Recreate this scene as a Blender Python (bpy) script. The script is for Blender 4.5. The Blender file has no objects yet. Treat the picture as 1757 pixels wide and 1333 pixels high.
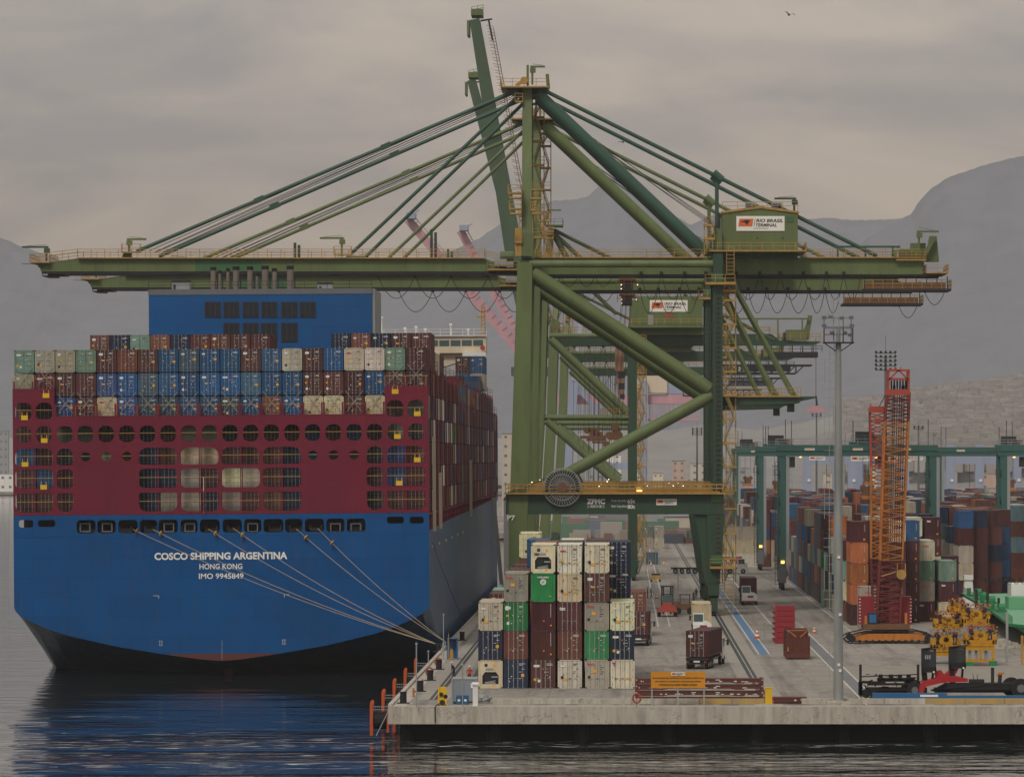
import bpy, bmesh, math, random
from mathutils import Vector, Matrix
R = random.Random(7)
rad = math.radians
scene = bpy.context.scene
COL = scene.collection

# ---------------------------------------------------------------- camera, sky, sun
F = 8000.0          # focal length in photograph pixels
VX, VY = 1072.0, 783.0   # where the quay's direction vanishes in the photograph
CZ = 26.75          # camera height above the water
QZ = 3.4            # quay height above the water
cam_d = bpy.data.cameras.new('camera'); cam = bpy.data.objects.new('camera', cam_d); COL.objects.link(cam)
cam.location = (0, 0, CZ); cam.rotation_euler = (rad(90), 0, 0)
cam_d.sensor_width = 36; cam_d.lens = 36 * F / 1757
cam_d.shift_x = (878.5 - VX) / 1757; cam_d.shift_y = (VY - 666.5) / 1757
cam_d.clip_start = 1; cam_d.clip_end = 40000
scene.camera = cam
scene.view_settings.view_transform = 'Standard'; scene.view_settings.look = 'None'
scene.view_settings.exposure = 0.2; scene.view_settings.gamma = 1
scene.render.engine = 'CYCLES'
scene.cycles.volume_bounces = 1; scene.cycles.max_bounces = 6; scene.cycles.diffuse_bounces = 3
scene.cycles.use_denoising = True

SUN_EL, SUN_AZ = 48, 200      # azimuth measured from +Y (away from the camera): behind the camera, slightly to the water side
world = bpy.data.worlds.new('World'); scene.world = world; world.use_nodes = True
nt = world.node_tree; nt.nodes.clear()
def N(nt, t, **kw):
    n = nt.nodes.new(t)
    for k, v in kw.items(): setattr(n, k, v)
    return n
def build_sky():
    L = nt.links.new
    out = N(nt, 'ShaderNodeOutputWorld'); bg = N(nt, 'ShaderNodeBackground'); bg.inputs[1].default_value = 0.087
    L(bg.outputs[0], out.inputs[0])
    sky = N(nt, 'ShaderNodeTexSky', sky_type='NISHITA', sun_disc=False)
    sky.sun_elevation = rad(SUN_EL); sky.sun_rotation = rad(SUN_AZ); sky.dust_density = 4
    tc = N(nt, 'ShaderNodeTexCoord'); sep = N(nt, 'ShaderNodeSeparateXYZ'); L(tc.outputs['Generated'], sep.inputs[0])
    # an overcast deck: raised just above the frame to brighten the water's reflections, banded low down
    ramp = N(nt, 'ShaderNodeValToRGB'); L(sep.outputs[2], ramp.inputs[0])
    e = ramp.color_ramp.elements
    e[0].position = 0.0; e[0].color = (3.0, 2.75, 2.5, 1)
    e[1].position = 1.0; e[1].color = (5.8, 5.75, 5.7, 1)
    for p, c in ((0.04, (3.75, 3.2, 2.7, 1)), (0.085, (4.3, 3.9, 3.6, 1)), (0.125, (5.6, 5.2, 4.85, 1)), (0.25, (6.2, 5.95, 5.7, 1))):
        k = e.new(p); k.color = c
    mp = N(nt, 'ShaderNodeMapping'); mp.inputs['Scale'].default_value = (8, 8, 27); L(tc.outputs['Generated'], mp.inputs[0])
    n1 = N(nt, 'ShaderNodeTexNoise'); n1.inputs['Scale'].default_value = 1.3; n1.inputs['Detail'].default_value = 9
    n1.inputs['Roughness'].default_value = 0.55; n1.inputs['Distortion'].default_value = 0.4
    L(mp.outputs[0], n1.inputs['Vector'])
    r2 = N(nt, 'ShaderNodeValToRGB'); L(n1.outputs[0], r2.inputs[0])
    q = r2.color_ramp.elements
    q[0].position = 0.38; q[0].color = (0.66, 0.675, 0.72, 1); q[1].position = 0.6; q[1].color = (1.2, 1.11, 0.99, 1)
    mul = N(nt, 'ShaderNodeMixRGB', blend_type='MULTIPLY'); mul.inputs[0].default_value = 1
    L(ramp.outputs[0], mul.inputs[1]); L(r2.outputs[0], mul.inputs[2])
    mix = N(nt, 'ShaderNodeMixRGB'); mix.inputs[0].default_value = 0.94
    L(sky.outputs[0], mix.inputs[1]); L(mul.outputs[0], mix.inputs[2])
    L(mix.outputs[0], bg.inputs[0])
build_sky()
sun_d = bpy.data.lights.new('sun', 'SUN'); sun_d.energy = 1.5; sun_d.angle = rad(14); sun_d.color = (1.0, 0.94, 0.85)
sun = bpy.data.objects.new('sun', sun_d); COL.objects.link(sun)
_d = Vector((math.sin(rad(SUN_AZ)) * math.cos(rad(SUN_EL)), math.cos(rad(SUN_AZ)) * math.cos(rad(SUN_EL)), math.sin(rad(SUN_EL))))
sun.rotation_euler = _d.to_track_quat('Z', 'Y').to_euler(); sun.location = (0, -50, 300)

# ---------------------------------------------------------------- helpers
def S(Y): return F / Y
def W(px, py, Y): return Vector(((px - VX) * Y / F, Y, CZ + (VY - py) * Y / F))
def ground_Y(py, z=QZ): return F * (CZ - z) / (py - VY)
def G(px, py, z=QZ):
    Y = ground_Y(py, z); return Vector(((px - VX) * Y / F, Y, z))

class MB:
    """collects solids and links them as one mesh object"""
    def __init__(self): self.v = []; self.f = []; self.m = []
    def add(self, vs, fs, mi=0):
        o = len(self.v); self.v += [tuple(p) for p in vs]; self.f += [tuple(i + o for i in f) for f in fs]; self.m += [mi] * len(fs); return self
    def box(self, x0, x1, y0, y1, z0, z1, mi=0):
        return self.add([(x0,y0,z0),(x1,y0,z0),(x1,y1,z0),(x0,y1,z0),(x0,y0,z1),(x1,y0,z1),(x1,y1,z1),(x0,y1,z1)],
            [(0,3,2,1),(4,5,6,7),(0,1,5,4),(1,2,6,5),(2,3,7,6),(3,0,4,7)], mi)
    def cbox(self, c, sx, sy, sz, mi=0):
        return self.box(c[0]-sx/2, c[0]+sx/2, c[1]-sy/2, c[1]+sy/2, c[2]-sz/2, c[2]+sz/2, mi)
    def bar(self, p, q, w, h=None, mi=0, w2=None, h2=None):
        """rectangular bar from p to q: w across, h along the other axis; may taper"""
        p, q = Vector(p), Vector(q); h = h or w; w2 = w2 or w; h2 = h2 or h
        d = (q - p); 
        if d.length < 1e-6: return self
        d.normalize(); up = Vector((0, 1, 0)) if abs(d.y) < 0.8 else Vector((0, 0, 1))
        a = d.cross(up).normalized(); b = a.cross(d).normalized()
        vs = []
        for c, ww, hh in ((p, w, h), (q, w2, h2)):
            for sa, sb in ((-1,-1),(1,-1),(1,1),(-1,1)): vs.append(c + a*ww/2*sa + b*hh/2*sb)
        return self.add(vs, [(0,1,2,3),(7,6,5,4),(0,4,5,1),(1,5,6,2),(2,6,7,3),(3,7,4,0)], mi)
    def tube(self, p, q, r, n=10, mi=0, r2=None):
        p, q = Vector(p), Vector(q); d = q - p
        if d.length < 1e-6: return self
        d.normalize(); up = Vector((0, 1, 0)) if abs(d.y) < 0.8 else Vector((0, 0, 1))
        a = d.cross(up).normalized(); b = a.cross(d); r2 = r if r2 is None else r2; vs = []
        for c, rr in ((p, r), (q, r2)):
            for i in range(n):
                t = 2*math.pi*i/n; vs.append(c + (a*math.cos(t) + b*math.sin(t))*rr)
        fs = [(i, (i+1)%n, n+(i+1)%n, n+i) for i in range(n)] + [tuple(range(n-1,-1,-1)), tuple(range(n,2*n))]
        return self.add(vs, fs, mi)
    def path(self, pts, r, n=6, mi=0):
        for a, b in zip(pts, pts[1:]): self.tube(a, b, r, n, mi)
        return self
    def prism(self, pts, y0, y1, mi=0):
        """outline in XZ (list of (x,z)) pushed from y0 to y1"""
        n = len(pts); vs = [(x, y0, z) for x, z in pts] + [(x, y1, z) for x, z in pts]
        fs = [tuple(range(n)), tuple(range(2*n-1, n-1, -1))] + [(i, n+i, n+(i+1)%n, (i+1)%n) for i in range(n)]
        return self.add(vs, fs, mi)
    def prismx(self, pts, x0, x1, mi=0):
        n = len(pts); vs = [(x0, y, z) for y, z in pts] + [(x1, y, z) for y, z in pts]
        fs = [tuple(range(n)), tuple(range(2*n-1, n-1, -1))] + [(i, n+i, n+(i+1)%n, (i+1)%n) for i in range(n)]
        return self.add(vs, fs, mi)
    def rail(self, pts, h=1.15, t=0.09, step=2.0, mi=0):
        """handrail along a polyline: posts, top bar, middle bar"""
        for a, b in zip(pts, pts[1:]):
            a, b = Vector(a), Vector(b); L = (b - a).length; n = max(1, int(round(L/step)))
            for k in range(n+1):
                c = a.lerp(b, k/n); self.bar(c, c + Vector((0,0,h)), t, t, mi)
            for z in (h, h*0.55): self.bar(a + Vector((0,0,z)), b + Vector((0,0,z)), t*0.85, t*0.85, mi)
        return self
    def ladder(self, p, q, w=0.6, t=0.08, step=0.6, mi=0):
        p, q = Vector(p), Vector(q); L = (q-p).length; n = int(L/step)
        for s in (-1, 1): self.bar(p + Vector((s*w/2,0,0)), q + Vector((s*w/2,0,0)), t, t, mi)
        for k in range(n+1):
            c = p.lerp(q, k/max(n,1)); self.bar(c - Vector((w/2,0,0)), c + Vector((w/2,0,0)), t*0.8, t*0.8, mi)
        return self
    def mesh(self, name, mats):
        me = bpy.data.meshes.new(name); me.from_pydata(self.v, [], self.f)
        for m in (mats if isinstance(mats, (list, tuple)) else [mats]): me.materials.append(m)
        me.polygons.foreach_set('material_index', self.m); me.validate()
        bm = bmesh.new(); bm.from_mesh(me); bmesh.ops.recalc_face_normals(bm, faces=bm.faces); bm.to_mesh(me); bm.free()
        return me
    def build(self, name, mats, parent=None, loc=None):
        if not self.v: return None
        return link(name, self.mesh(name, mats), parent, loc)

def link(name, data, parent=None, loc=None, rot=None):
    o = bpy.data.objects.new(name, data); COL.objects.link(o)
    if parent: o.parent = parent
    if loc is not None: o.location = loc
    if rot is not None: o.rotation_euler = rot
    return o
def tag(o, label=None, cat=None, group=None, kind=None):
    if label: o['label'] = label
    if cat: o['category'] = cat
    if group: o['group'] = group
    if kind: o['kind'] = kind
    return o
def thing(name, label, cat, loc=(0,0,0), rot=(0,0,0), group=None):
    return tag(link(name, None, None, loc, rot), label, cat, group)
def copy_tree(o, parent=None):
    c = o.copy(); COL.objects.link(c); c.parent = parent
    for ch in list(o.children): copy_tree(ch, c)
    return c
def plate(outer, holes, t):
    """flat plate with holes as mesh data: outlines in XZ, from y=0 to y=t"""
    cu = bpy.data.curves.new('plate', 'CURVE'); cu.dimensions = '2D'; cu.fill_mode = 'BOTH'; cu.extrude = t/2
    for pl in [outer] + holes:
        sp = cu.splines.new('POLY'); sp.points.add(len(pl)-1); sp.use_cyclic_u = True
        for p, (x, z) in zip(sp.points, pl): p.co = (x, z, 0, 1)
    o = bpy.data.objects.new('plate', cu); COL.objects.link(o)
    dg = bpy.context.evaluated_depsgraph_get(); me = bpy.data.meshes.new_from_object(o.evaluated_get(dg))
    bpy.data.objects.remove(o); bpy.data.curves.remove(cu)
    me.transform(Matrix.Translation((0, t/2, 0)) @ Matrix.Rotation(rad(90), 4, 'X'))
    me.materials.clear(); return me
def rrect(x0, x1, z0, z1, r, n=4, cut=None):
    """rounded rectangle outline; r may be four radii (low-x low-z, high-x low-z, high-x high-z, low-x high-z)"""
    rs = r if isinstance(r, (tuple, list)) else (r,)*4; pts = []
    for (cx, sx, cz, sz, a0), q in zip(((x0,1,z0,1,180),(x1,-1,z0,1,270),(x1,-1,z1,-1,0),(x0,1,z1,-1,90)), rs):
        for k in range(n+1):
            a = rad(a0 + 90*k/n); pts.append((cx + sx*q + q*math.cos(a), cz + sz*q + q*math.sin(a)))
    return pts
def text(name, s, loc, mat, parent=None, width=None, height=None, bold=0.0, rot=(90,0,0), shear=0.0):
    cu = bpy.data.curves.new(name, 'FONT'); cu.body = s; cu.align_x = 'CENTER'; cu.align_y = 'CENTER'; cu.offset = bold; cu.extrude = 0.004; cu.shear = shear; cu.resolution_u = 3
    o = bpy.data.objects.new(name, cu); COL.objects.link(o)
    dg = bpy.context.evaluated_depsgraph_get(); me = bpy.data.meshes.new_from_object(o.evaluated_get(dg))
    bpy.data.objects.remove(o)
    xs = [v.co.x for v in me.vertices]; ys = [v.co.y for v in me.vertices]
    if not xs: return None
    cx, cy = (min(xs)+max(xs))/2, (min(ys)+max(ys))/2; w, h = max(xs)-min(xs), max(ys)-min(ys)
    sx = width/w if width else height/h; sy = height/h if height else sx
    me.transform(Matrix.Diagonal((sx, sy, 1, 1)) @ Matrix.Translation((-cx, -cy, 0)))
    me.materials.clear(); me.materials.append(mat)
    return link(name, me, parent, loc, [rad(a) for a in rot])

# ---------------------------------------------------------------- materials
MATS = {}
def paint(name, rgb, rough=0.55, dirt=0.35, scale=0.35, metal=0.0, grime=None, streak=True, spec=0.3, rust=0.0, plates=None):
    """weathered paint: worn patches, run-off streaks and fine grain"""
    if name in MATS: return MATS[name]
    m = bpy.data.materials.new(name); m.use_nodes = True; t = m.node_tree; L = t.links.new
    b = t.nodes['Principled BSDF']; b.inputs['Metallic'].default_value = metal
    b.inputs['Specular IOR Level'].default_value = spec
    geo = N(t, 'ShaderNodeNewGeometry'); mp = N(t, 'ShaderNodeMapping'); L(geo.outputs['Position'], mp.inputs[0])
    mp.inputs['Scale'].default_value = (1, 1, 0.22) if streak else (1, 1, 1)
    n = N(t, 'ShaderNodeTexNoise'); n.inputs['Scale'].default_value = scale; n.inputs['Detail'].default_value = 8; n.inputs['Roughness'].default_value = 0.62
    L(mp.outputs[0], n.inputs['Vector'])
    r = N(t, 'ShaderNodeValToRGB'); L(n.outputs[0], r.inputs[0]); e = r.color_ramp.elements
    g = grime or tuple(c*0.55 + 0.012 for c in rgb)
    e[0].position = 0.32; e[0].color = (*[c*(1-dirt) + k*dirt for c, k in zip(rgb, g)], 1)
    e[1].position = 0.66; e[1].color = (*[min(1, c*(1+0.12*dirt)) for c in rgb], 1)
    col = r.outputs[0]
    if plates:      # welded plating: faint seams and a little dishing between them
        sp = N(t, 'ShaderNodeSeparateXYZ'); L(geo.outputs['Position'], sp.inputs[0]); ad = N(t, 'ShaderNodeMath', operation='ADD'); L(sp.outputs[0], ad.inputs[0]); L(sp.outputs[1], ad.inputs[1])
        cb = N(t, 'ShaderNodeCombineXYZ'); L(ad.outputs[0], cb.inputs[0]); L(sp.outputs[2], cb.inputs[1])
        br = N(t, 'ShaderNodeTexBrick'); br.inputs['Scale'].default_value = 1; br.inputs['Brick Width'].default_value = plates[0]; br.inputs['Row Height'].default_value = plates[1]; br.inputs['Mortar Size'].default_value = 0.035; br.inputs['Mortar Smooth'].default_value = 0.5
        br.inputs['Color1'].default_value = (1, 1, 1, 1); br.inputs['Color2'].default_value = (0.88, 0.89, 0.91, 1); br.inputs['Mortar'].default_value = (0.68, 0.68, 0.68, 1); L(cb.outputs[0], br.inputs['Vector'])
        mm = N(t, 'ShaderNodeMixRGB', blend_type='MULTIPLY'); mm.inputs[0].default_value = 1; L(col, mm.inputs[1]); L(br.outputs['Color'], mm.inputs[2]); col = mm.outputs[0]
        nb = N(t, 'ShaderNodeTexNoise'); nb.inputs['Scale'].default_value = 0.45; nb.inputs['Detail'].default_value = 2; L(geo.outputs['Position'], nb.inputs['Vector'])
        bp = N(t, 'ShaderNodeBump'); bp.inputs['Strength'].default_value = 0.5; bp.inputs['Distance'].default_value = 0.08; L(nb.outputs[0], bp.inputs['Height']); L(bp.outputs[0], b.inputs['Normal'])
    if rust:        # rust bleeding down in thin runs and spots
        mr2 = N(t, 'ShaderNodeMapping'); mr2.inputs['Scale'].default_value = (1, 1, 0.1); L(geo.outputs['Position'], mr2.inputs[0])
        nr = N(t, 'ShaderNodeTexNoise'); nr.inputs['Scale'].default_value = 1.7; nr.inputs['Detail'].default_value = 8; nr.inputs['Roughness'].default_value = 0.7; L(mr2.outputs[0], nr.inputs['Vector'])
        rm = N(t, 'ShaderNodeMapRange'); rm.inputs[1].default_value = 0.55; rm.inputs[2].default_value = 0.7; rm.inputs[4].default_value = rust; L(nr.outputs[0], rm.inputs[0])
        rx = N(t, 'ShaderNodeMixRGB'); L(rm.outputs[0], rx.inputs[0]); L(col, rx.inputs[1]); rx.inputs[2].default_value = (0.11, 0.055, 0.03, 1); col = rx.outputs[0]
    L(col, b.inputs['Base Color'])
    n2 = N(t, 'ShaderNodeTexNoise'); n2.inputs['Scale'].default_value = scale*6; n2.inputs['Detail'].default_value = 4; L(geo.outputs['Position'], n2.inputs['Vector'])
    mr = N(t, 'ShaderNodeMapRange'); mr.inputs[3].default_value = rough-0.1; mr.inputs[4].default_value = rough+0.12; L(n2.outputs[0], mr.inputs[0]); L(mr.outputs[0], b.inputs['Roughness'])
    MATS[name] = m; return m
def glow(name, rgb, strength):
    m = bpy.data.materials.new(name); m.use_nodes = True; b = m.node_tree.nodes['Principled BSDF']
    b.inputs['Base Color'].default_value = (*rgb, 1); b.inputs['Emission Color'].default_value = (*rgb, 1); b.inputs['Emission Strength'].default_value = strength
    return m
def container_paint(name, island=False, bump=False):
    """container paint: colour of each object (or of each box of a mass) with fading, rust and grime"""
    m = bpy.data.materials.new(name); m.use_nodes = True; t = m.node_tree; L = t.links.new; b = t.nodes['Principled BSDF']
    geo = N(t, 'ShaderNodeNewGeometry')
    if island:
        r = N(t, 'ShaderNodeValToRGB'); r.color_ramp.interpolation = 'CONSTANT'; L(geo.outputs['Random Per Island'], r.inputs[0]); e = r.color_ramp.elements
        cs = [(0.09,0.025,0.022),(0.02,0.05,0.12),(0.12,0.035,0.025),(0.35,0.31,0.24),(0.085,0.02,0.02),(0.018,0.09,0.2),(0.012,0.02,0.05),(0.3,0.09,0.03),(0.07,0.022,0.02),(0.1,0.16,0.14),(0.45,0.42,0.36),(0.1,0.03,0.025),(0.03,0.06,0.1),(0.14,0.045,0.03)]
        while len(e) < len(cs): e.new(1)
        for i, c in enumerate(cs): e[i].position = i/len(cs); e[i].color = (*c, 1)
        base = r.outputs[0]
    else:
        oi = N(t, 'ShaderNodeObjectInfo'); base = oi.outputs['Color']
    mp = N(t, 'ShaderNodeMapping'); mp.inputs['Scale'].default_value = (1, 1, 0.3); L(geo.outputs['Position'], mp.inputs[0])
    n = N(t, 'ShaderNodeTexNoise'); n.inputs['Scale'].default_value = 1.1; n.inputs['Detail'].default_value = 9; n.inputs['Roughness'].default_value = 0.65; L(mp.outputs[0], n.inputs['Vector'])
    r1 = N(t, 'ShaderNodeMapRange'); r1.inputs[1].default_value = 0.3; r1.inputs[2].default_value = 0.7; r1.inputs[3].default_value = 0.66; r1.inputs[4].default_value = 1.12; L(n.outputs[0], r1.inputs[0])
    mul = N(t, 'ShaderNodeMixRGB', blend_type='MULTIPLY'); mul.inputs[0].default_value = 1; L(base, mul.inputs[1]); L(r1.outputs[0], mul.inputs[2])
    n2 = N(t, 'ShaderNodeTexNoise'); n2.inputs['Scale'].default_value = 2.6; n2.inputs['Detail'].default_value = 7; n2.inputs['Roughness'].default_value = 0.7; L(mp.outputs[0], n2.inputs['Vector'])
    r2 = N(t, 'ShaderNodeMapRange'); r2.inputs[1].default_value = 0.6; r2.inputs[2].default_value = 0.72; r2.inputs[4].default_value = 0.55; L(n2.outputs[0], r2.inputs[0])
    mx = N(t, 'ShaderNodeMixRGB'); L(r2.outputs[0], mx.inputs[0]); L(mul.outputs[0], mx.inputs[1]); mx.inputs[2].default_value = (0.075, 0.045, 0.03, 1)
    L(mx.outputs[0], b.inputs['Base Color']); b.inputs['Roughness'].default_value = 0.6; b.inputs['Specular IOR Level'].default_value = 0.3
    MATS[name] = m; return m
CP = container_paint('container_paint'); CPI = container_paint('container_paint_mixed', island=True)
C = dict(
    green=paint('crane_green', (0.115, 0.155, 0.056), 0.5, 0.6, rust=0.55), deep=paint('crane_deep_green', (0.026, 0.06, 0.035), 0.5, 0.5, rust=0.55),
    stay=paint('stay_green', (0.035, 0.085, 0.062), 0.45, 0.3), fresh=paint('crane_fresh_green', (0.05, 0.13, 0.055), 0.5, 0.3),
    yellow=paint('safety_yellow', (0.4, 0.235, 0.055), 0.55, 0.6, 0.9, rust=0.6), lightyellow=paint('bright_yellow', (0.68, 0.42, 0.02), 0.5, 0.25),
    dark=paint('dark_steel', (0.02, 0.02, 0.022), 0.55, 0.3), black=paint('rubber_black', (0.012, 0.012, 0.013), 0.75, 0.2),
    steel=paint('galvanised_steel', (0.3, 0.31, 0.3), 0.45, 0.4, 0.5), rust=paint('rusty_steel', (0.16, 0.075, 0.035), 0.7, 0.5, 0.8),
    blue=paint('hull_blue', (0.0008, 0.078, 0.25), 0.42, 0.3, 0.12, grime=(0.002, 0.035, 0.11), spec=0.18, rust=0.3, plates=(9.0, 2.4)), red=paint('oxide_red', (0.165, 0.0125, 0.033), 0.5, 0.4, 0.18, spec=0.2, grime=(0.1, 0.012, 0.03), rust=0.22, plates=(7.0, 2.885)),
    boot=paint('boot_red', (0.11, 0.03, 0.025), 0.6, 0.4), casing=paint('casing_blue', (0.002, 0.08, 0.25), 0.45, 0.3, 0.15, spec=0.2, rust=0.2, plates=(6.0, 2.6)),
    white=paint('white_paint', (0.72, 0.71, 0.68), 0.5, 0.25), cream=paint('cream_paint', (0.62, 0.53, 0.4), 0.5, 0.25),
    grey=paint('grey_paint', (0.28, 0.29, 0.3), 0.55, 0.35), midgrey=paint('mid_grey_paint', (0.13, 0.14, 0.15), 0.55, 0.35),
    orange=paint('fender_orange', (0.5, 0.085, 0.02), 0.55, 0.3), conc=paint('concrete_pale', (0.4, 0.37, 0.32), 0.85, 0.4, 0.5),
    teal=paint('yard_crane_teal', (0.035, 0.11, 0.1), 0.5, 0.5, rust=0.4), boomgreen=paint('boom_grey_green', (0.06, 0.1, 0.06), 0.5, 0.4, rust=0.3), pink=paint('hazed_pink', (0.5, 0.27, 0.31), 0.6, 0.3),  # the pink is paled to carry distance haze in its colour
    paleblue=paint('pale_blue_grey', (0.27, 0.31, 0.42), 0.6, 0.2), glass=paint('window_glass', (0.06, 0.1, 0.105), 0.12, 0.1, spec=0.7), darkglass=paint('dark_glass', (0.02, 0.028, 0.03), 0.12, 0.1, spec=0.8),  # pale blue grey has the haze of distance mixed in
    rope=paint('rope', (0.36, 0.29, 0.2), 0.9, 0.4, 2.0), redpaint=paint('bright_red', (0.38, 0.018, 0.022), 0.45, 0.3),
    crim=paint('crimson_paint', (0.25, 0.02, 0.03), 0.5, 0.35), brown=paint('container_brown', (0.115, 0.03, 0.022), 0.6, 0.4),
    bluepaint=paint('steel_blue', (0.025, 0.12, 0.27), 0.5, 0.4), sign=paint('sign_white', (0.75, 0.73, 0.68), 0.5, 0.1),
    signor=paint('sign_orange', (0.62, 0.13, 0.04), 0.5, 0.1), ink=paint('lettering_black', (0.02, 0.02, 0.02), 0.6, 0.1),
    craneor=paint('crawler_orange', (0.45, 0.16, 0.025), 0.55, 0.6, 1.2, rust=0.7), cranered=paint('crawler_red', (0.14, 0.02, 0.02), 0.55, 0.4),
    headred=paint('boom_head_red', (0.36, 0.06, 0.04), 0.5, 0.35), mint=paint('deck_mint', (0.13, 0.36, 0.2), 0.5, 0.25), vgreen=paint('barge_green', (0.02, 0.2, 0.075), 0.5, 0.3),
    skin=paint('skin', (0.3, 0.16, 0.1), 0.6, 0.1), cloth=paint('dark_blue_cloth', (0.03, 0.03, 0.06), 0.9, 0.2, 3), redcloth=paint('red_cloth', (0.45, 0.05, 0.03), 0.9, 0.2, 3),
    navy=paint('navy_paint', (0.012, 0.02, 0.055), 0.55, 0.3), maroon=paint('maroon_stripe', (0.3, 0.02, 0.06), 0.55, 0.2),
    boomor=paint('boom_orange', (0.4, 0.135, 0.022), 0.55, 0.7, 1.0, rust=0.8), pipe=paint('pipe_metal', (0.17, 0.14, 0.12), 0.6, 0.6, 1.2),
    lamp=glow('lamp_lit', (1.0, 0.5, 0.12), 2.2), wlamp=glow('lamp_white', (1.0, 0.85, 0.6), 2),
)
# ---------------------------------------------------------------- setting: water, quay, hills, haze
def water():
    m = bpy.data.materials.new('harbour_water'); m.use_nodes = True; t = m.node_tree; L = t.links.new; b = t.nodes['Principled BSDF']
    b.inputs['Base Color'].default_value = (0.012, 0.017, 0.02, 1); b.inputs['Roughness'].default_value = 0.04; b.inputs['IOR'].default_value = 1.333
    geo = N(t, 'ShaderNodeNewGeometry')
    def noise(sx, sy, sc, det, dist=0.0, w=0):
        mp = N(t, 'ShaderNodeMapping'); mp.inputs['Scale'].default_value = (sx, sy, 1); mp.inputs['Location'].default_value = (w, w*1.7, 0); L(geo.outputs['Position'], mp.inputs[0])
        n = N(t, 'ShaderNodeTexNoise'); n.inputs['Scale'].default_value = sc; n.inputs['Detail'].default_value = det; n.inputs['Distortion'].default_value = dist; L(mp.outputs[0], n.inputs['Vector'])
        return n.outputs[0]
    swell = noise(0.05, 0.17, 1.0, 4); chop = noise(0.24, 0.36, 1.0, 3, 0.3, 3); patch = noise(0.011, 0.075, 1.0, 4, 0.5, 9)
    mr = N(t, 'ShaderNodeMapRange'); mr.inputs[1].default_value = 0.46; mr.inputs[2].default_value = 0.6; mr.inputs[3].default_value = 0.3; mr.inputs[4].default_value = 1.5; L(patch, mr.inputs[0])
    # open water off the quay's end is livelier than the water under the ship's stern
    sep = N(t, 'ShaderNodeSeparateXYZ'); L(geo.outputs['Position'], sep.inputs[0])
    near = N(t, 'ShaderNodeMapRange'); near.inputs[1].default_value = 470; near.inputs[2].default_value = 496; near.inputs[3].default_value = 1.0; near.inputs[4].default_value = 0.1; L(sep.outputs[1], near.inputs[0])
    amp = N(t, 'ShaderNodeMath', operation='MULTIPLY'); L(mr.outputs[0], amp.inputs[0]); L(near.outputs[0], amp.inputs[1])
    a = N(t, 'ShaderNodeMath', operation='MULTIPLY'); L(chop, a.inputs[0]); L(amp.outputs[0], a.inputs[1])
    s = N(t, 'ShaderNodeMath', operation='MULTIPLY_ADD'); L(swell, s.inputs[0]); s.inputs[1].default_value = 0.42; L(a.outputs[0], s.inputs[2])
    bp = N(t, 'ShaderNodeBump'); bp.inputs['Strength'].default_value = 1; bp.inputs['Distance'].default_value = 0.24; L(s.outputs[0], bp.inputs['Height']); L(bp.outputs[0], b.inputs['Normal'])
    # pale diffuse streaks drawn out on the lively patches
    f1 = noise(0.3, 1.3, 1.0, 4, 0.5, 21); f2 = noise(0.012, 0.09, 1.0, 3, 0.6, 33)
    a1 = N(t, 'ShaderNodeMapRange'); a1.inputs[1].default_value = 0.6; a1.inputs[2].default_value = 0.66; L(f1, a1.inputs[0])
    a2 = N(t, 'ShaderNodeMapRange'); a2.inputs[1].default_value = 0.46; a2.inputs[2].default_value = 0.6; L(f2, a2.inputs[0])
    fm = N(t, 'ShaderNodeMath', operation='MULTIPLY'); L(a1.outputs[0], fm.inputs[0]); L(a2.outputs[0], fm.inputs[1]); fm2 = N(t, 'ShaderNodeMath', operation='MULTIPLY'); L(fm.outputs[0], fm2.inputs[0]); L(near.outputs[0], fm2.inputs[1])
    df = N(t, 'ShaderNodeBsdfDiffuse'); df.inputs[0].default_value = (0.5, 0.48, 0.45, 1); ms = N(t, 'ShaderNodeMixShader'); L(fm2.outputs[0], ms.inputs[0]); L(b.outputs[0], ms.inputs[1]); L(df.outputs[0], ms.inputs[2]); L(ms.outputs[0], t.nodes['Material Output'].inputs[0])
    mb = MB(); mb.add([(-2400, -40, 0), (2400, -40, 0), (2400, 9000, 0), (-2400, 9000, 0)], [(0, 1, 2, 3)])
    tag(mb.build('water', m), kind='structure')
water()

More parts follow.
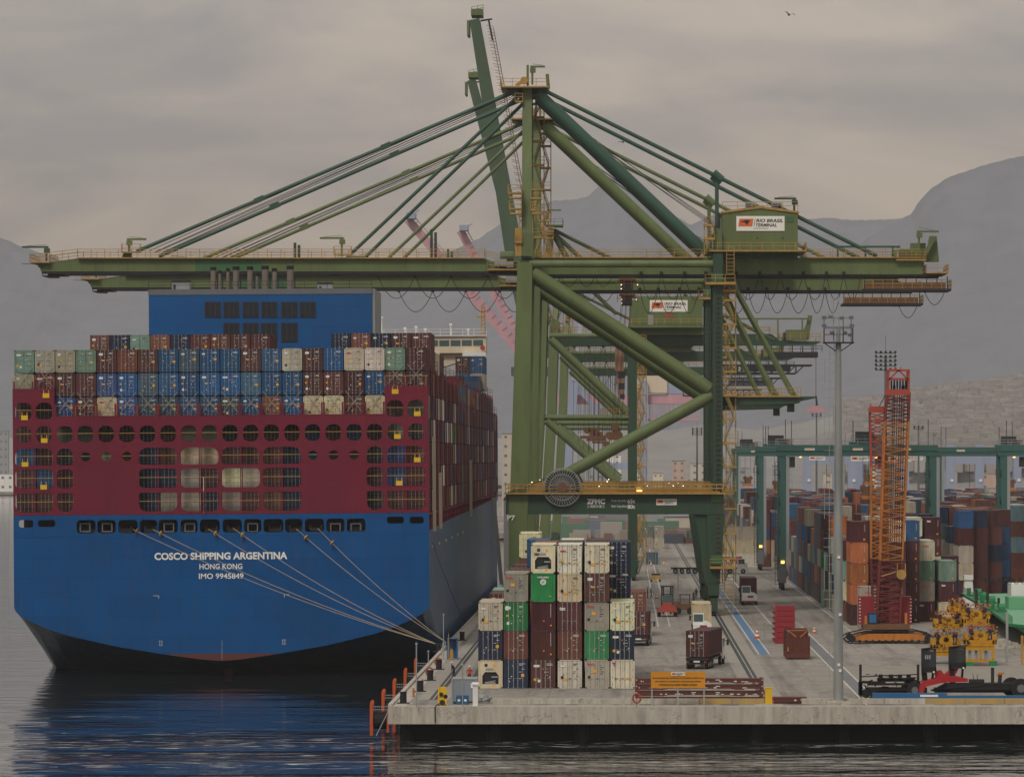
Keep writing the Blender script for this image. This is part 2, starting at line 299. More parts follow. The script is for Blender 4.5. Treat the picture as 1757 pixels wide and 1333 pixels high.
QX0 = -22.1                     # the quay's edge beside the ship
QY0 = ground_Y(1211.5)          # its near end
QY1 = 1500.0
def quay():
    m = bpy.data.materials.new('quay_concrete'); m.use_nodes = True; t = m.node_tree; L = t.links.new; b = t.nodes['Principled BSDF']
    geo = N(t, 'ShaderNodeNewGeometry')
    def noise(sc, det, rough=0.6, scl=(1,1,1)):
        mp = N(t, 'ShaderNodeMapping'); mp.inputs['Scale'].default_value = scl; L(geo.outputs['Position'], mp.inputs[0])
        n = N(t, 'ShaderNodeTexNoise'); n.inputs['Scale'].default_value = sc; n.inputs['Detail'].default_value = det; n.inputs['Roughness'].default_value = rough; L(mp.outputs[0], n.inputs['Vector']); return n.outputs[0]
    big = noise(0.05, 6, 0.65, (1.6, 0.5, 1)); fine = noise(1.6, 8, 0.7, (1, 0.35, 1)); tyre = noise(0.5, 5, 0.6, (1, 0.03, 1))
    r = N(t, 'ShaderNodeValToRGB'); L(big, r.inputs[0]); e = r.color_ramp.elements
    e[0].position = 0.3; e[0].color = (0.2, 0.18, 0.157, 1); e[1].position = 0.7; e[1].color = (0.31, 0.283, 0.25, 1)
    m1 = N(t, 'ShaderNodeMapRange'); m1.inputs[1].default_value = 0.3; m1.inputs[2].default_value = 0.7; m1.inputs[3].default_value = 0.66; m1.inputs[4].default_value = 1.18; L(fine, m1.inputs[0])
    m2 = N(t, 'ShaderNodeMapRange'); m2.inputs[1].default_value = 0.5; m2.inputs[2].default_value = 0.72; m2.inputs[3].default_value = 1.05; m2.inputs[4].default_value = 0.52; L(tyre, m2.inputs[0])
    mm = N(t, 'ShaderNodeMath', operation='MULTIPLY'); L(m1.outputs[0], mm.inputs[0]); L(m2.outputs[0], mm.inputs[1])
    mul = N(t, 'ShaderNodeMixRGB', blend_type='MULTIPLY'); mul.inputs[0].default_value = 1; L(r.outputs[0], mul.inputs[1]); L(mm.outputs[0], mul.inputs[2])
    oil = noise(0.22, 5, 0.62, (1, 0.4, 1)); mo = N(t, 'ShaderNodeMapRange'); mo.inputs[1].default_value = 0.58; mo.inputs[2].default_value = 0.7; mo.inputs[3].default_value = 1.0; mo.inputs[4].default_value = 0.55; L(oil, mo.inputs[0])
    mm2 = N(t, 'ShaderNodeMath', operation='MULTIPLY'); L(mm.outputs[0], mm2.inputs[0]); L(mo.outputs[0], mm2.inputs[1]); L(mm2.outputs[0], mul.inputs[2])
    # expansion joints between the slabs, every 9 m
    sep = N(t, 'ShaderNodeSeparateXYZ'); L(geo.outputs['Position'], sep.inputs[0])
    acc = None
    for ax, per in ((0, 7.5), (1, 9.0)):
        d = N(t, 'ShaderNodeMath', operation='DIVIDE'); L(sep.outputs[ax], d.inputs[0]); d.inputs[1].default_value = per
        f = N(t, 'ShaderNodeMath', operation='FRACT'); L(d.outputs[0], f.inputs[0])
        c = N(t, 'ShaderNodeMath', operation='LESS_THAN'); L(f.outputs[0], c.inputs[0]); c.inputs[1].default_value = 0.16/per if ax == 0 else 0.5/per
        if acc is None: acc = c
        else:
            a = N(t, 'ShaderNodeMath', operation='MAXIMUM'); L(acc.outputs[0], a.inputs[0]); L(c.outputs[0], a.inputs[1]); acc = a
    jm = N(t, 'ShaderNodeMath', operation='MULTIPLY'); L(acc.outputs[0], jm.inputs[0]); jm.inputs[1].default_value = 0.3
    mx = N(t, 'ShaderNodeMixRGB'); L(jm.outputs[0], mx.inputs[0]); L(mul.outputs[0], mx.inputs[1]); mx.inputs[2].default_value = (0.06, 0.055, 0.05, 1)
    L(mx.outputs[0], b.inputs['Base Color']); b.inputs['Roughness'].default_value = 0.85
    MATS['quay'] = m
    mb = MB(); mb.box(QX0, 330, QY0 + 1.2, QY1, QZ - 1.0, QZ)
    tag(mb.build('quay_ground', m), kind='structure')
    # pale cope beam along the two free edges, with its weathered face
    fm = bpy.data.materials.new('cope_concrete'); fm.use_nodes = True; t = fm.node_tree; L = t.links.new; b = t.nodes['Principled BSDF']
    geo = N(t, 'ShaderNodeNewGeometry')
    mp = N(t, 'ShaderNodeMapping'); mp.inputs['Scale'].default_value = (1, 1, 0.12); L(geo.outputs['Position'], mp.inputs[0])
    n = N(t, 'ShaderNodeTexNoise'); n.inputs['Scale'].default_value = 1.8; n.inputs['Detail'].default_value = 9; n.inputs['Roughness'].default_value = 0.7; L(mp.outputs[0], n.inputs['Vector'])
    r = N(t, 'ShaderNodeValToRGB'); L(n.outputs[0], r.inputs[0]); e = r.color_ramp.elements
    e[0].position = 0.3; e[0].color = (0.3, 0.27, 0.225, 1); e[1].position = 0.68; e[1].color = (0.5, 0.465, 0.4, 1)
    vo = N(t, 'ShaderNodeTexNoise'); vo.inputs['Scale'].default_value = 0.35; vo.inputs['Detail'].default_value = 6; vo.inputs['Distortion'].default_value = 0.6; L(geo.outputs['Position'], vo.inputs['Vector'])
    cr = N(t, 'ShaderNodeMath', operation='SUBTRACT'); L(vo.outputs[0], cr.inputs[0]); cr.inputs[1].default_value = 0.5
    ab = N(t, 'ShaderNodeMath', operation='ABSOLUTE'); L(cr.outputs[0], ab.inputs[0])
    lt = N(t, 'ShaderNodeMapRange'); lt.inputs[1].default_value = 0.0; lt.inputs[2].default_value = 0.006; lt.inputs[3].default_value = 0.65; lt.inputs[4].default_value = 0.0; L(ab.outputs[0], lt.inputs[0])
    mx = N(t, 'ShaderNodeMixRGB'); L(lt.outputs[0], mx.inputs[0]); L(r.outputs[0], mx.inputs[1]); mx.inputs[2].default_value = (0.07, 0.06, 0.05, 1)
    L(mx.outputs[0], b.inputs['Base Color']); b.inputs['Roughness'].default_value = 0.9
    MATS['cope'] = fm
    mb = MB(); mb.box(QX0 - 0.05, 330, QY0, QY0 + 1.5, QZ - 1.65, QZ + 0.012); mb.box(QX0 - 0.05, QX0 + 1.6, QY0 + 1.5, QY1, QZ - 1.65, QZ + 0.012)
    mb.box(QX0 - 0.05, QX0 + 0.35, QY0 + 0.4, QY1, QZ + 0.012, QZ + 0.2)
    tag(mb.build('quay_cope', fm), kind='structure')
    # what carries the deck: piles and a back wall, coloured black for the shade under it
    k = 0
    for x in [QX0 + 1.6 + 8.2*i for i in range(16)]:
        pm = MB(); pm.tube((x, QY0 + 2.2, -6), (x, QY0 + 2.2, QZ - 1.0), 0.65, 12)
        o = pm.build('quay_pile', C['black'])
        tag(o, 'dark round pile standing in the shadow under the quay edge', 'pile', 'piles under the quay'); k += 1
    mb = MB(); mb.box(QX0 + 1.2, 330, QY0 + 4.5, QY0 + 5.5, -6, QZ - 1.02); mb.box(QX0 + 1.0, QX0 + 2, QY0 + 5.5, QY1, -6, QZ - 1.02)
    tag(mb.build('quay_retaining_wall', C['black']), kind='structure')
quay()

def strip(name, p, q, w, mat, dz=0.004, ext=None):
    """painted line on the ground between two photo points"""
    a, b = G(*p), G(*q); d = (b - a); n = Vector((d.y, -d.x, 0)).normalized()*w/2; z = QZ + dz
    mb = MB(); mb.add([(a-n)[:2] + (z,), (a+n)[:2] + (z,), (b+n)[:2] + (z,), (b-n)[:2] + (z,)], [(0, 1, 2, 3)])
    return tag(mb.build(name, mat), kind='structure')
def flat(name, x0, x1, y0, y1, mat, dz):
    mb = MB(); mb.add([(x0, y0, QZ+dz), (x1, y0, QZ+dz), (x1, y1, QZ+dz), (x0, y1, QZ+dz)], [(0, 1, 2, 3)])
    return tag(mb.build(name, mat), kind='structure')
def ground_marks():
    railm = paint('rail_groove', (0.03, 0.028, 0.026), 0.5, 0.3); pale = paint('pale_channel', (0.3, 0.28, 0.245), 0.85, 0.4, 0.8)
    roadblue = paint('road_blue', (0.09, 0.19, 0.33), 0.7, 0.5, 0.8); roadwhite = paint('road_white', (0.5, 0.49, 0.46), 0.7, 0.5, 0.8); worn = paint('worn_grey_blue', (0.165, 0.17, 0.172), 0.8, 0.6, 0.8)
    xl = 13.55; xw = -18.4
    for x, w in ((xl, 1.0), (xw, 0.9)):
        flat('crane_rail_channel', x - w*1.7, x + w*1.7, QY0 + 12, 1400, pale, 0.004)
        flat('crane_rail_groove', x - w*0.45, x + w*0.45, QY0 + 12, 1400, railm, 0.008)
        mb = MB(); mb.box(x - 0.07, x + 0.07, QY0 + 12, 1400, QZ + 0.01, QZ + 0.06); tag(mb.build('crane_rail', C['steel']), kind='structure')
    flat('cable_trench', -16.2, -15.6, QY0 + 4, 1400, railm, 0.005)
    flat('blue_lane', 15.95, 17.0, ground_Y(1122), 820, roadblue, 0.004)
    for x in (15.85, 17.1): flat('lane_line', x - 0.1, x + 0.1, ground_Y(1122), 820, roadwhite, 0.008)
    flat('worn_lane', 22.9, 24.1, QY0 + 3, 600, worn, 0.004)
    for x in (22.75, 24.25): flat('lane_line', x - 0.1, x + 0.1, QY0 + 3, 640, roadwhite, 0.008)
    for x, y0, y1 in ((4.6, 640, 1200), (6.2, 640, 1200), (20.4, 650, 1200), (30.2, 600, 900)): flat('lane_line', x - 0.1, x + 0.1, y0, y1, roadwhite, 0.004)
    flat('drain_cover', -8.4, -6.9, QY0 + 3.2, QY0 + 13.5, worn, 0.005)
    flat('paving_panel', 20, 80, 470, 520, paint('paving_warm', (0.27, 0.245, 0.21), 0.85, 0.4, 0.5), 0.003)
    for x in (-5.5, 1.4, 33.5): flat('manhole_cover', x, x + 1.1, QY0 + 2.6, QY0 + 3.6, C['dark'], 0.006)
    for x in (9.0, 23.5): flat('manhole_cover', x, x + 1.8, QY0 + 2.2, QY0 + 6, C['midgrey'], 0.02)
ground_marks()

def hill(name, prof, Y, depth, mat, seed, jag=0.003, base=None):
    """a range: its ridge line is real relief at distance Y, falling towards us and away again"""
    rr = random.Random(seed); pts = []
    for (x0, y0), (x1, y1) in zip(prof, prof[1:]):
        n = max(2, int(abs(x1 - x0)/6))
        for k in range(n): pts.append((x0 + (x1-x0)*k/n, y0 + (y1-y0)*k/n))
    pts.append(prof[-1]); rows = 16; mb = MB(); vs = []; n = len(pts)
    ridge = [W(px, py + rr.uniform(-1.0, 1.0), Y) for px, py in pts]
    off = [rr.uniform(0, 6) for _ in range(8)]
    for j in range(-2, rows + 1):
        t = abs(j)/rows if j >= 0 else abs(j)/2.0
        for i, p in enumerate(ridge):
            dy = -depth*(j/rows) if j >= 0 else depth*t*0.6
            fold = sum(math.sin(i*0.07*(k+1) + j*0.35*(k % 3 - 1) + off[k])*0.5/(k+1) for k in range(5))
            h = p.z*((1 - t)**1.25)*(1 + (fold*0.035*math.sin(math.pi*min(t*1.4, 1)) if j > 0 else 0)) + (rr.uniform(-1, 1)*p.z*jag*(0 if j == 0 else 1))
            sc = (Y + dy)/Y
            vs.append((p.x + math.sin(i*0.05 + j)*8*t, Y + dy, max(h, -2) if t < 1 else -3))
    fs = [(j*n + i, j*n + i + 1, (j+1)*n + i + 1, (j+1)*n + i) for j in range(rows + 2) for i in range(n - 1)]
    mb.add(vs, fs); o = mb.build(name, mat)
    for p in o.data.polygons: p.use_smooth = True
    return tag(o, kind='structure')
def hills():
    hm = paint('hill_forest_hazed', (0.125, 0.137, 0.165), 0.95, 0.5, 0.018, streak=False)  # forest mottling, with aerial haze put in as a pale blue tint
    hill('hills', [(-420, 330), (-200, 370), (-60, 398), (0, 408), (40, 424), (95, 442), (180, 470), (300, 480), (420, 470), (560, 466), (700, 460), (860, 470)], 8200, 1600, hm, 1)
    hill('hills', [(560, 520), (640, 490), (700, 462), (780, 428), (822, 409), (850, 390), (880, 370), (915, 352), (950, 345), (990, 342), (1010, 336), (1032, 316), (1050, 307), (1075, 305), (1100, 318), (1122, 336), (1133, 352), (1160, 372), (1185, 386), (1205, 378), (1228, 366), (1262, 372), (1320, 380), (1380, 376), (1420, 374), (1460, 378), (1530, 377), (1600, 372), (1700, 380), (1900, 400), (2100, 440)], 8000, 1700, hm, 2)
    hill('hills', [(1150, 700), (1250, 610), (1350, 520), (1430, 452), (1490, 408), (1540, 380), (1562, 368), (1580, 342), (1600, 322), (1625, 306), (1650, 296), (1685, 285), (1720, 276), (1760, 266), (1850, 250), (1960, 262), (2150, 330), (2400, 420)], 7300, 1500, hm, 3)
    hill('hills', [(900, 752), (1000, 742), (1100, 735), (1150, 738), (1210, 728), (1300, 738), (1390, 722), (1440, 712), (1500, 690), (1560, 676), (1640, 660), (1700, 650), (1800, 640), (1950, 636), (2150, 660)], 3900, 900, paint('hill_town_hazed', (0.23, 0.22, 0.215), 0.95, 0.4, 0.02, streak=False), 4)  # nearer slope greyed and lightened as haze in the colour
    hill('hills', [(-300, 742), (-100, 748), (60, 752), (300, 756), (520, 758), (760, 756), (900, 750)], 4200, 800, paint('shore_hazed', (0.27, 0.26, 0.26), 0.95, 0.35, 0.02, streak=False), 5)  # shore slope colour is paled for haze too
hills()

def haze():
    m = bpy.data.materials.new('haze_air'); m.use_nodes = True; t = m.node_tree
    t.nodes.remove(t.nodes['Principled BSDF']); v = N(t, 'ShaderNodeVolumePrincipled')
    v.inputs['Color'].default_value = (0.83, 0.83, 0.85, 1); v.inputs['Density'].default_value = 0.000055; v.inputs['Anisotropy'].default_value = 0.0
    t.links.new(v.outputs[0], t.nodes['Material Output'].inputs['Volume'])
    mb = MB(); mb.box(-2600, 2600, -60, 9300, -8, 760); tag(mb.build('haze', m), kind='stuff')
haze()
# ---------------------------------------------------------------- containers
CW, CH, CLn = 2.438, 2.85, 12.19
def corr(mb, x0, x1, y, z0, z1, n, depth, axis='x', mi=0, sgn=1):
    """trapezoidal corrugated sheet; axis x: runs along x at depth y; axis y: runs along y at x = y"""
    pts = []; w = (x1 - x0)/n
    for k in range(n):
        a = x0 + k*w; pts += [(a, 0), (a + w*0.3, 0), (a + w*0.45, 1), (a + w*0.85, 1)]
    pts.append((x1, 0)); vs = []
    for u, d in pts:
        for z in (z0, z1): vs.append((u, y + sgn*d*depth, z) if axis == 'x' else (y + sgn*d*depth, u, z))
    m = len(pts); mb.add(vs, [(2*i, 2*i+2, 2*i+3, 2*i+1) for i in range(m-1)], mi)
def container_body(end, h=CH, ln=CLn, corr_side=True, reefer=False):
    mb = MB(); w = CW/2
    for x in (-w, w - 0.16):
        for y in (0, ln - 0.16): mb.box(x, x + 0.16, y, y + 0.16, 0, h)
    for z in (0, h - 0.13):
        mb.box(-w + 0.16, w - 0.16, 0.01, 0.15, z, z + 0.13); mb.box(-w + 0.16, w - 0.16, ln - 0.15, ln - 0.01, z, z + 0.13)
        for x in (-w + 0.01, w - 0.11): mb.box(x, x + 0.1, 0.16, ln - 0.16, z, z + 0.13)
    if reefer or not corr_side:
        mb.box(-w + 0.03, w - 0.03, 0.2, ln - 0.05, 0.13, h - 0.06)
    else:
        n = int(ln/0.45)
        for s in (-1, 1): corr(mb, 0.16, ln - 0.16, s*(w - 0.015), 0.13, h - 0.13, n, 0.045, 'y', 0, -s)
        mb.box(-w + 0.11, w - 0.11, 0.17, ln - 0.17, h - 0.08, h - 0.03); mb.box(-w + 0.11, w - 0.11, 0.3, ln - 0.17, 0.03, 0.1)
    if end == 'plain': corr(mb, -w + 0.16, w - 0.16, 0.03, 0.13, h - 0.13, 9, 0.045, 'x', 0, 1)
    corr(mb, -w + 0.16, w - 0.16, ln - 0.03, 0.13, h - 0.13, 9, 0.045, 'x', 0, -1)
    for x in (-w - 0.004, w - 0.174):   # corner castings, slots dark
        for z in (-0.004, h - 0.116): mb.box(x, x + 0.178, -0.006, 0.17, z, z + 0.12, 1)
    return mb.mesh('container_body', [CP, C['dark']])
def door_leaf(side, h=CH, reefer=False):
    """one door leaf with its two locking bars' brackets and hinges; material 1 = galvanised"""
    mb = MB(); x0, x1 = (-CW/2 + 0.165, -0.012) if side < 0 else (0.012, CW/2 - 0.165)
    mb.box(x0, x1, 0.045, 0.1, 0.135, h - 0.135)
    n = 1 if reefer else 4; hh = (h - 0.27 - 0.12*(n + 1))/n
    if not reefer:
        for k in range(n):
            z = 0.135 + 0.12 + k*(hh + 0.12); mb.box(x0 + 0.12, x1 - 0.12, 0.03, 0.05, z, z + hh)
    for k in range(4):
        z = 0.35 + k*(h - 0.7)/3; xx = x0 - 0.02 if side < 0 else x1 - 0.07; mb.box(xx, xx + 0.09, 0.0, 0.05, z, z + 0.12, 0 if not reefer else 1)
    return mb.mesh('door', [CP, C['steel']])
def lock_bar(side, k, h=CH):
    x = side*(0.22 + 0.5*k); mb = MB(); mb.tube((x, 0.012, 0.06), (x, 0.012, h - 0.06), 0.03, 6)
    for z in (0.1, 0.8, h - 0.8, h - 0.1): mb.box(x - 0.06, x + 0.06, 0.0, 0.03, z - 0.035, z + 0.035)
    mb.box(x - 0.3*side if side > 0 else x, x if side > 0 else x + 0.3, -0.012, 0.01, 0.95, 1.0)
    return mb.mesh('locking_bar', C['steel'])
MESH = dict(door=container_body('door'), plain=container_body('plain'), reefdoor=container_body('door', reefer=True), shipdoor=container_body('door', corr_side=True),
    leaf={s: door_leaf(s) for s in (-1, 1)}, rleaf={s: door_leaf(s, reefer=True) for s in (-1, 1)}, bar={(s, k): lock_bar(s, k) for s in (-1, 1) for k in (0, 1)})
def bars_mesh():
    mb = MB()
    for s in (-1, 1):
        for k in (0, 1):
            x = s*(0.22 + 0.5*k); mb.box(x - 0.028, x + 0.028, -0.005, 0.03, 0.05, CH - 0.05)
            for z in (0.1, CH - 0.1): mb.box(x - 0.08, x + 0.08, -0.012, 0.03, z - 0.06, z + 0.06)
    return mb
def leaf_with_bars(side):
    mb = MB(); x0, x1 = (-CW/2 + 0.165, -0.012) if side < 0 else (0.012, CW/2 - 0.165)
    mb.box(x0, x1, 0.045, 0.1, 0.135, CH - 0.135)
    for k in range(4):
        z = 0.24 + k*0.64; mb.box(x0 + 0.08, x1 - 0.08, 0.005, 0.05, z, z + 0.5)
    for k in (0, 1):
        x = side*(0.22 + 0.5*k); mb.box(x - 0.016, x + 0.016, -0.005, 0.03, 0.05, CH - 0.05, 1)
        for z in (0.1, 0.55, 1.0, 1.9, 2.35, CH - 0.1): mb.box(x - 0.06, x + 0.06, -0.01, 0.03, z - 0.035, z + 0.035, 1)
    return mb.mesh('door', [CP, C['steel']])
MESH['shipleaf'] = {s: leaf_with_bars(s) for s in (-1, 1)}
MARK_W = paint('decal_white', (0.68, 0.67, 0.63), 0.6, 0.25, 3); MARK_Y = paint('decal_yellow', (0.72, 0.36, 0.03), 0.6, 0.2, 3)
MARK_K = paint('decal_black', (0.02, 0.02, 0.02), 0.6, 0.2, 3); MARK_R = paint('decal_red', (0.55, 0.05, 0.04), 0.6, 0.2, 3); MARK_M = paint('decal_magenta', (0.4, 0.02, 0.25), 0.6, 0.2, 3)
def marking_mesh(rr, light):
    """number lines, a company patch and a warning sticker on the doors"""
    mb = MB(); y = -0.014
    def q(x, z, w, h, mi): mb.box(x, x + w, y, y + 0.006, z, z + h, mi)
    ink = 2 if light else 0
    for k in range(2): q(0.34, 2.42 - k*0.13, rr.uniform(0.3, 0.62), 0.05, ink)
    for k in range(rr.choice((2, 3, 4))): q(rr.choice((0.3, 0.34, 0.6)), 1.9 - k*rr.uniform(0.2, 0.32), rr.uniform(0.12, 0.34), 0.04, ink)
    if rr.random() < 0.62: q(-0.95, 2.12, rr.uniform(0.35, 0.6), rr.uniform(0.14, 0.3), rr.choice((0, 0, 0, 3)) if not light else rr.choice((2, 3, 0)))
    if rr.random() < 0.7: q(rr.choice((-0.95, -0.6, 0.55)), rr.choice((1.4, 1.15, 0.75)), rr.uniform(0.22, 0.36), rr.uniform(0.16, 0.3), 1)
    if rr.random() < 0.5: q(rr.choice((-0.9, -0.55)), rr.choice((0.95, 0.6)), 0.26, 0.28, 2 if light else 0)
    for k in range(3): q(rr.uniform(-0.95, 0.75), rr.uniform(0.4, 2.3), 0.1, 0.1, rr.choice((0, 1, ink)))
    return mb.mesh('marking', [MARK_W, MARK_Y, MARK_K, MARK_R, MARK_M])
MARKS = [marking_mesh(R, False) for _ in range(7)]; MARKSL = [marking_mesh(R, True) for _ in range(5)]
def reefer_unit_mesh():
    mb = MB(); h = CH
    fr = plate([(-1.05, 0.13), (1.05, 0.13), (1.05, h - 0.13), (-1.05, h - 0.13)], [[(-0.82, 0.42), (0.82, 0.42), (0.82, 1.25), (0.55, 1.62), (-0.55, 1.62), (-0.82, 1.25)]], 0.06)
    vs = [tuple(v.co) for v in fr.vertices]; mb.add([(x, y + 0.04, z) for x, y, z in vs], [tuple(p.vertices) for p in fr.polygons], 0)
    mb.box(-0.9, 0.9, 0.17, 0.195, 0.4, 1.65, 1); mb.tube((-0.3, 0.14, 1.1), (-0.3, 0.17, 1.1), 0.36, 12, 2); mb.box(0.1, 0.75, 0.12, 0.17, 1.05, 1.2, 3); mb.box(-0.55, 0.5, 0.12, 0.17, 0.45, 0.62, 3)
    mb.tube((-0.6, 0.14, 0.55), (0.5, 0.14, 0.75), 0.05, 6, 3); mb.box(-0.6, -0.3, 0.03, 0.05, 2.15, 2.45, 4); mb.box(0.25, 0.5, 0.03, 0.05, 2.1, 2.4, 5); mb.box(0.2, 0.45, 0.03, 0.05, 0.18, 0.36, 5); mb.box(-0.5, 0.3, 0.03, 0.05, 1.75, 2.0, 3)
    return mb.mesh('refrigeration_unit', [CP, C['black'], C['dark'], C['grey'], MARK_K, MARK_Y])
REEFU = reefer_unit_mesh()
PAL = dict(brown=(0.1, 0.028, 0.024), maroon=(0.085, 0.02, 0.022), rust=(0.17, 0.055, 0.032), crimson=(0.19, 0.02, 0.03), blue=(0.011, 0.085, 0.22), steel=(0.04, 0.09, 0.14), teal=(0.025, 0.12, 0.2), royal=(0.02, 0.075, 0.25),
    navy=(0.012, 0.022, 0.06), green=(0.015, 0.22, 0.06), sea=(0.15, 0.26, 0.19), mint=(0.25, 0.42, 0.36), cream=(0.66, 0.55, 0.35), beige=(0.46, 0.4, 0.3), grey=(0.36, 0.32, 0.25), white=(0.58, 0.53, 0.43), orange=(0.46, 0.13, 0.03), dark=(0.03, 0.03, 0.03), greygreen=(0.14, 0.16, 0.13), pinkred=(0.35, 0.06, 0.08), aqua=(0.16, 0.3, 0.34))
CNAME = dict(brown='brown', maroon='maroon', rust='rusty red', crimson='crimson', blue='blue', steel='steel blue', teal='teal blue', royal='royal blue', navy='navy', green='bright green', sea='sea green', mint='mint green', cream='cream', beige='beige', grey='grey', white='white', orange='orange', dark='black', greygreen='grey green', pinkred='pinkish red', aqua='pale blue')
LIGHTS = {'cream', 'beige', 'grey', 'white', 'greygreen', 'mint'}
ORD = ['zeroth', 'first', 'second', 'third', 'fourth', 'fifth', 'sixth', 'seventh', 'eighth', 'ninth', 'tenth', 'eleventh', 'twelfth', 'thirteenth', 'fourteenth', 'fifteenth', 'sixteenth', 'seventeenth', 'eighteenth', 'nineteenth', 'twentieth', 'twenty-first', 'twenty-second', 'twenty-third']
def tint(o, c, rr=R):
    k = rr.uniform(0.72, 1.25); g = rr.uniform(0.0, 0.16); mean = sum(PAL[c])/3; col = tuple(min(0.68, (v*(1-g) + (mean + 0.02)*g)*k*rr.uniform(0.94, 1.06)) for v in PAL[c]) + (1,)
    for x in [o] + list(o.children_recursive): x.color = col
N_CONT = 0
def container(c, kind, loc, label, group, rot=(0,0,0), detail=2, scale=None, mark=True):
    """kind: door, plain, reefdoor (white doors), reefunit. detail 2: separate locking bars; 1: doors with bars; 0: body only"""
    global N_CONT; N_CONT += 1
    t = thing('shipping_container', label, 'container', loc, rot, group)
    if scale: t.scale = scale
    if kind == 'plain': link('body', MESH['plain'], t)
    elif kind == 'reefunit': link('body', MESH['reefdoor'], t); link('refrigeration_unit', REEFU, t)
    else:
        link('body', MESH['reefdoor' if kind == 'reefdoor' else 'door'], t)
        if detail:
            for s in (-1, 1):
                d = link('door', (MESH['shipleaf'] if detail == 1 else MESH['rleaf'] if kind == 'reefdoor' else MESH['leaf'])[s], t)
                if detail == 2:
                    for k in (0, 1): link('locking_bar', MESH['bar'][s, k], d)
        if mark: link('marking', R.choice(MARKSL if c in LIGHTS else MARKS), t)
    tint(t, c); return t
class Mass:
    """containers past counting: one mesh of boxes"""
    def __init__(self): self.mb = MB()
    def put(self, x, y, z, ln=CLn, h=CH, w=CW, M=None):
        b = MB(); b.box(x - w/2, x + w/2, y, y + ln, z, z + h - 0.05); vs = [M @ Vector(v) for v in b.v] if M else b.v; self.mb.add(vs, b.f)
    def build(self, label): return tag(self.mb.build('stacked_containers', CPI), label, 'containers', kind='stuff')
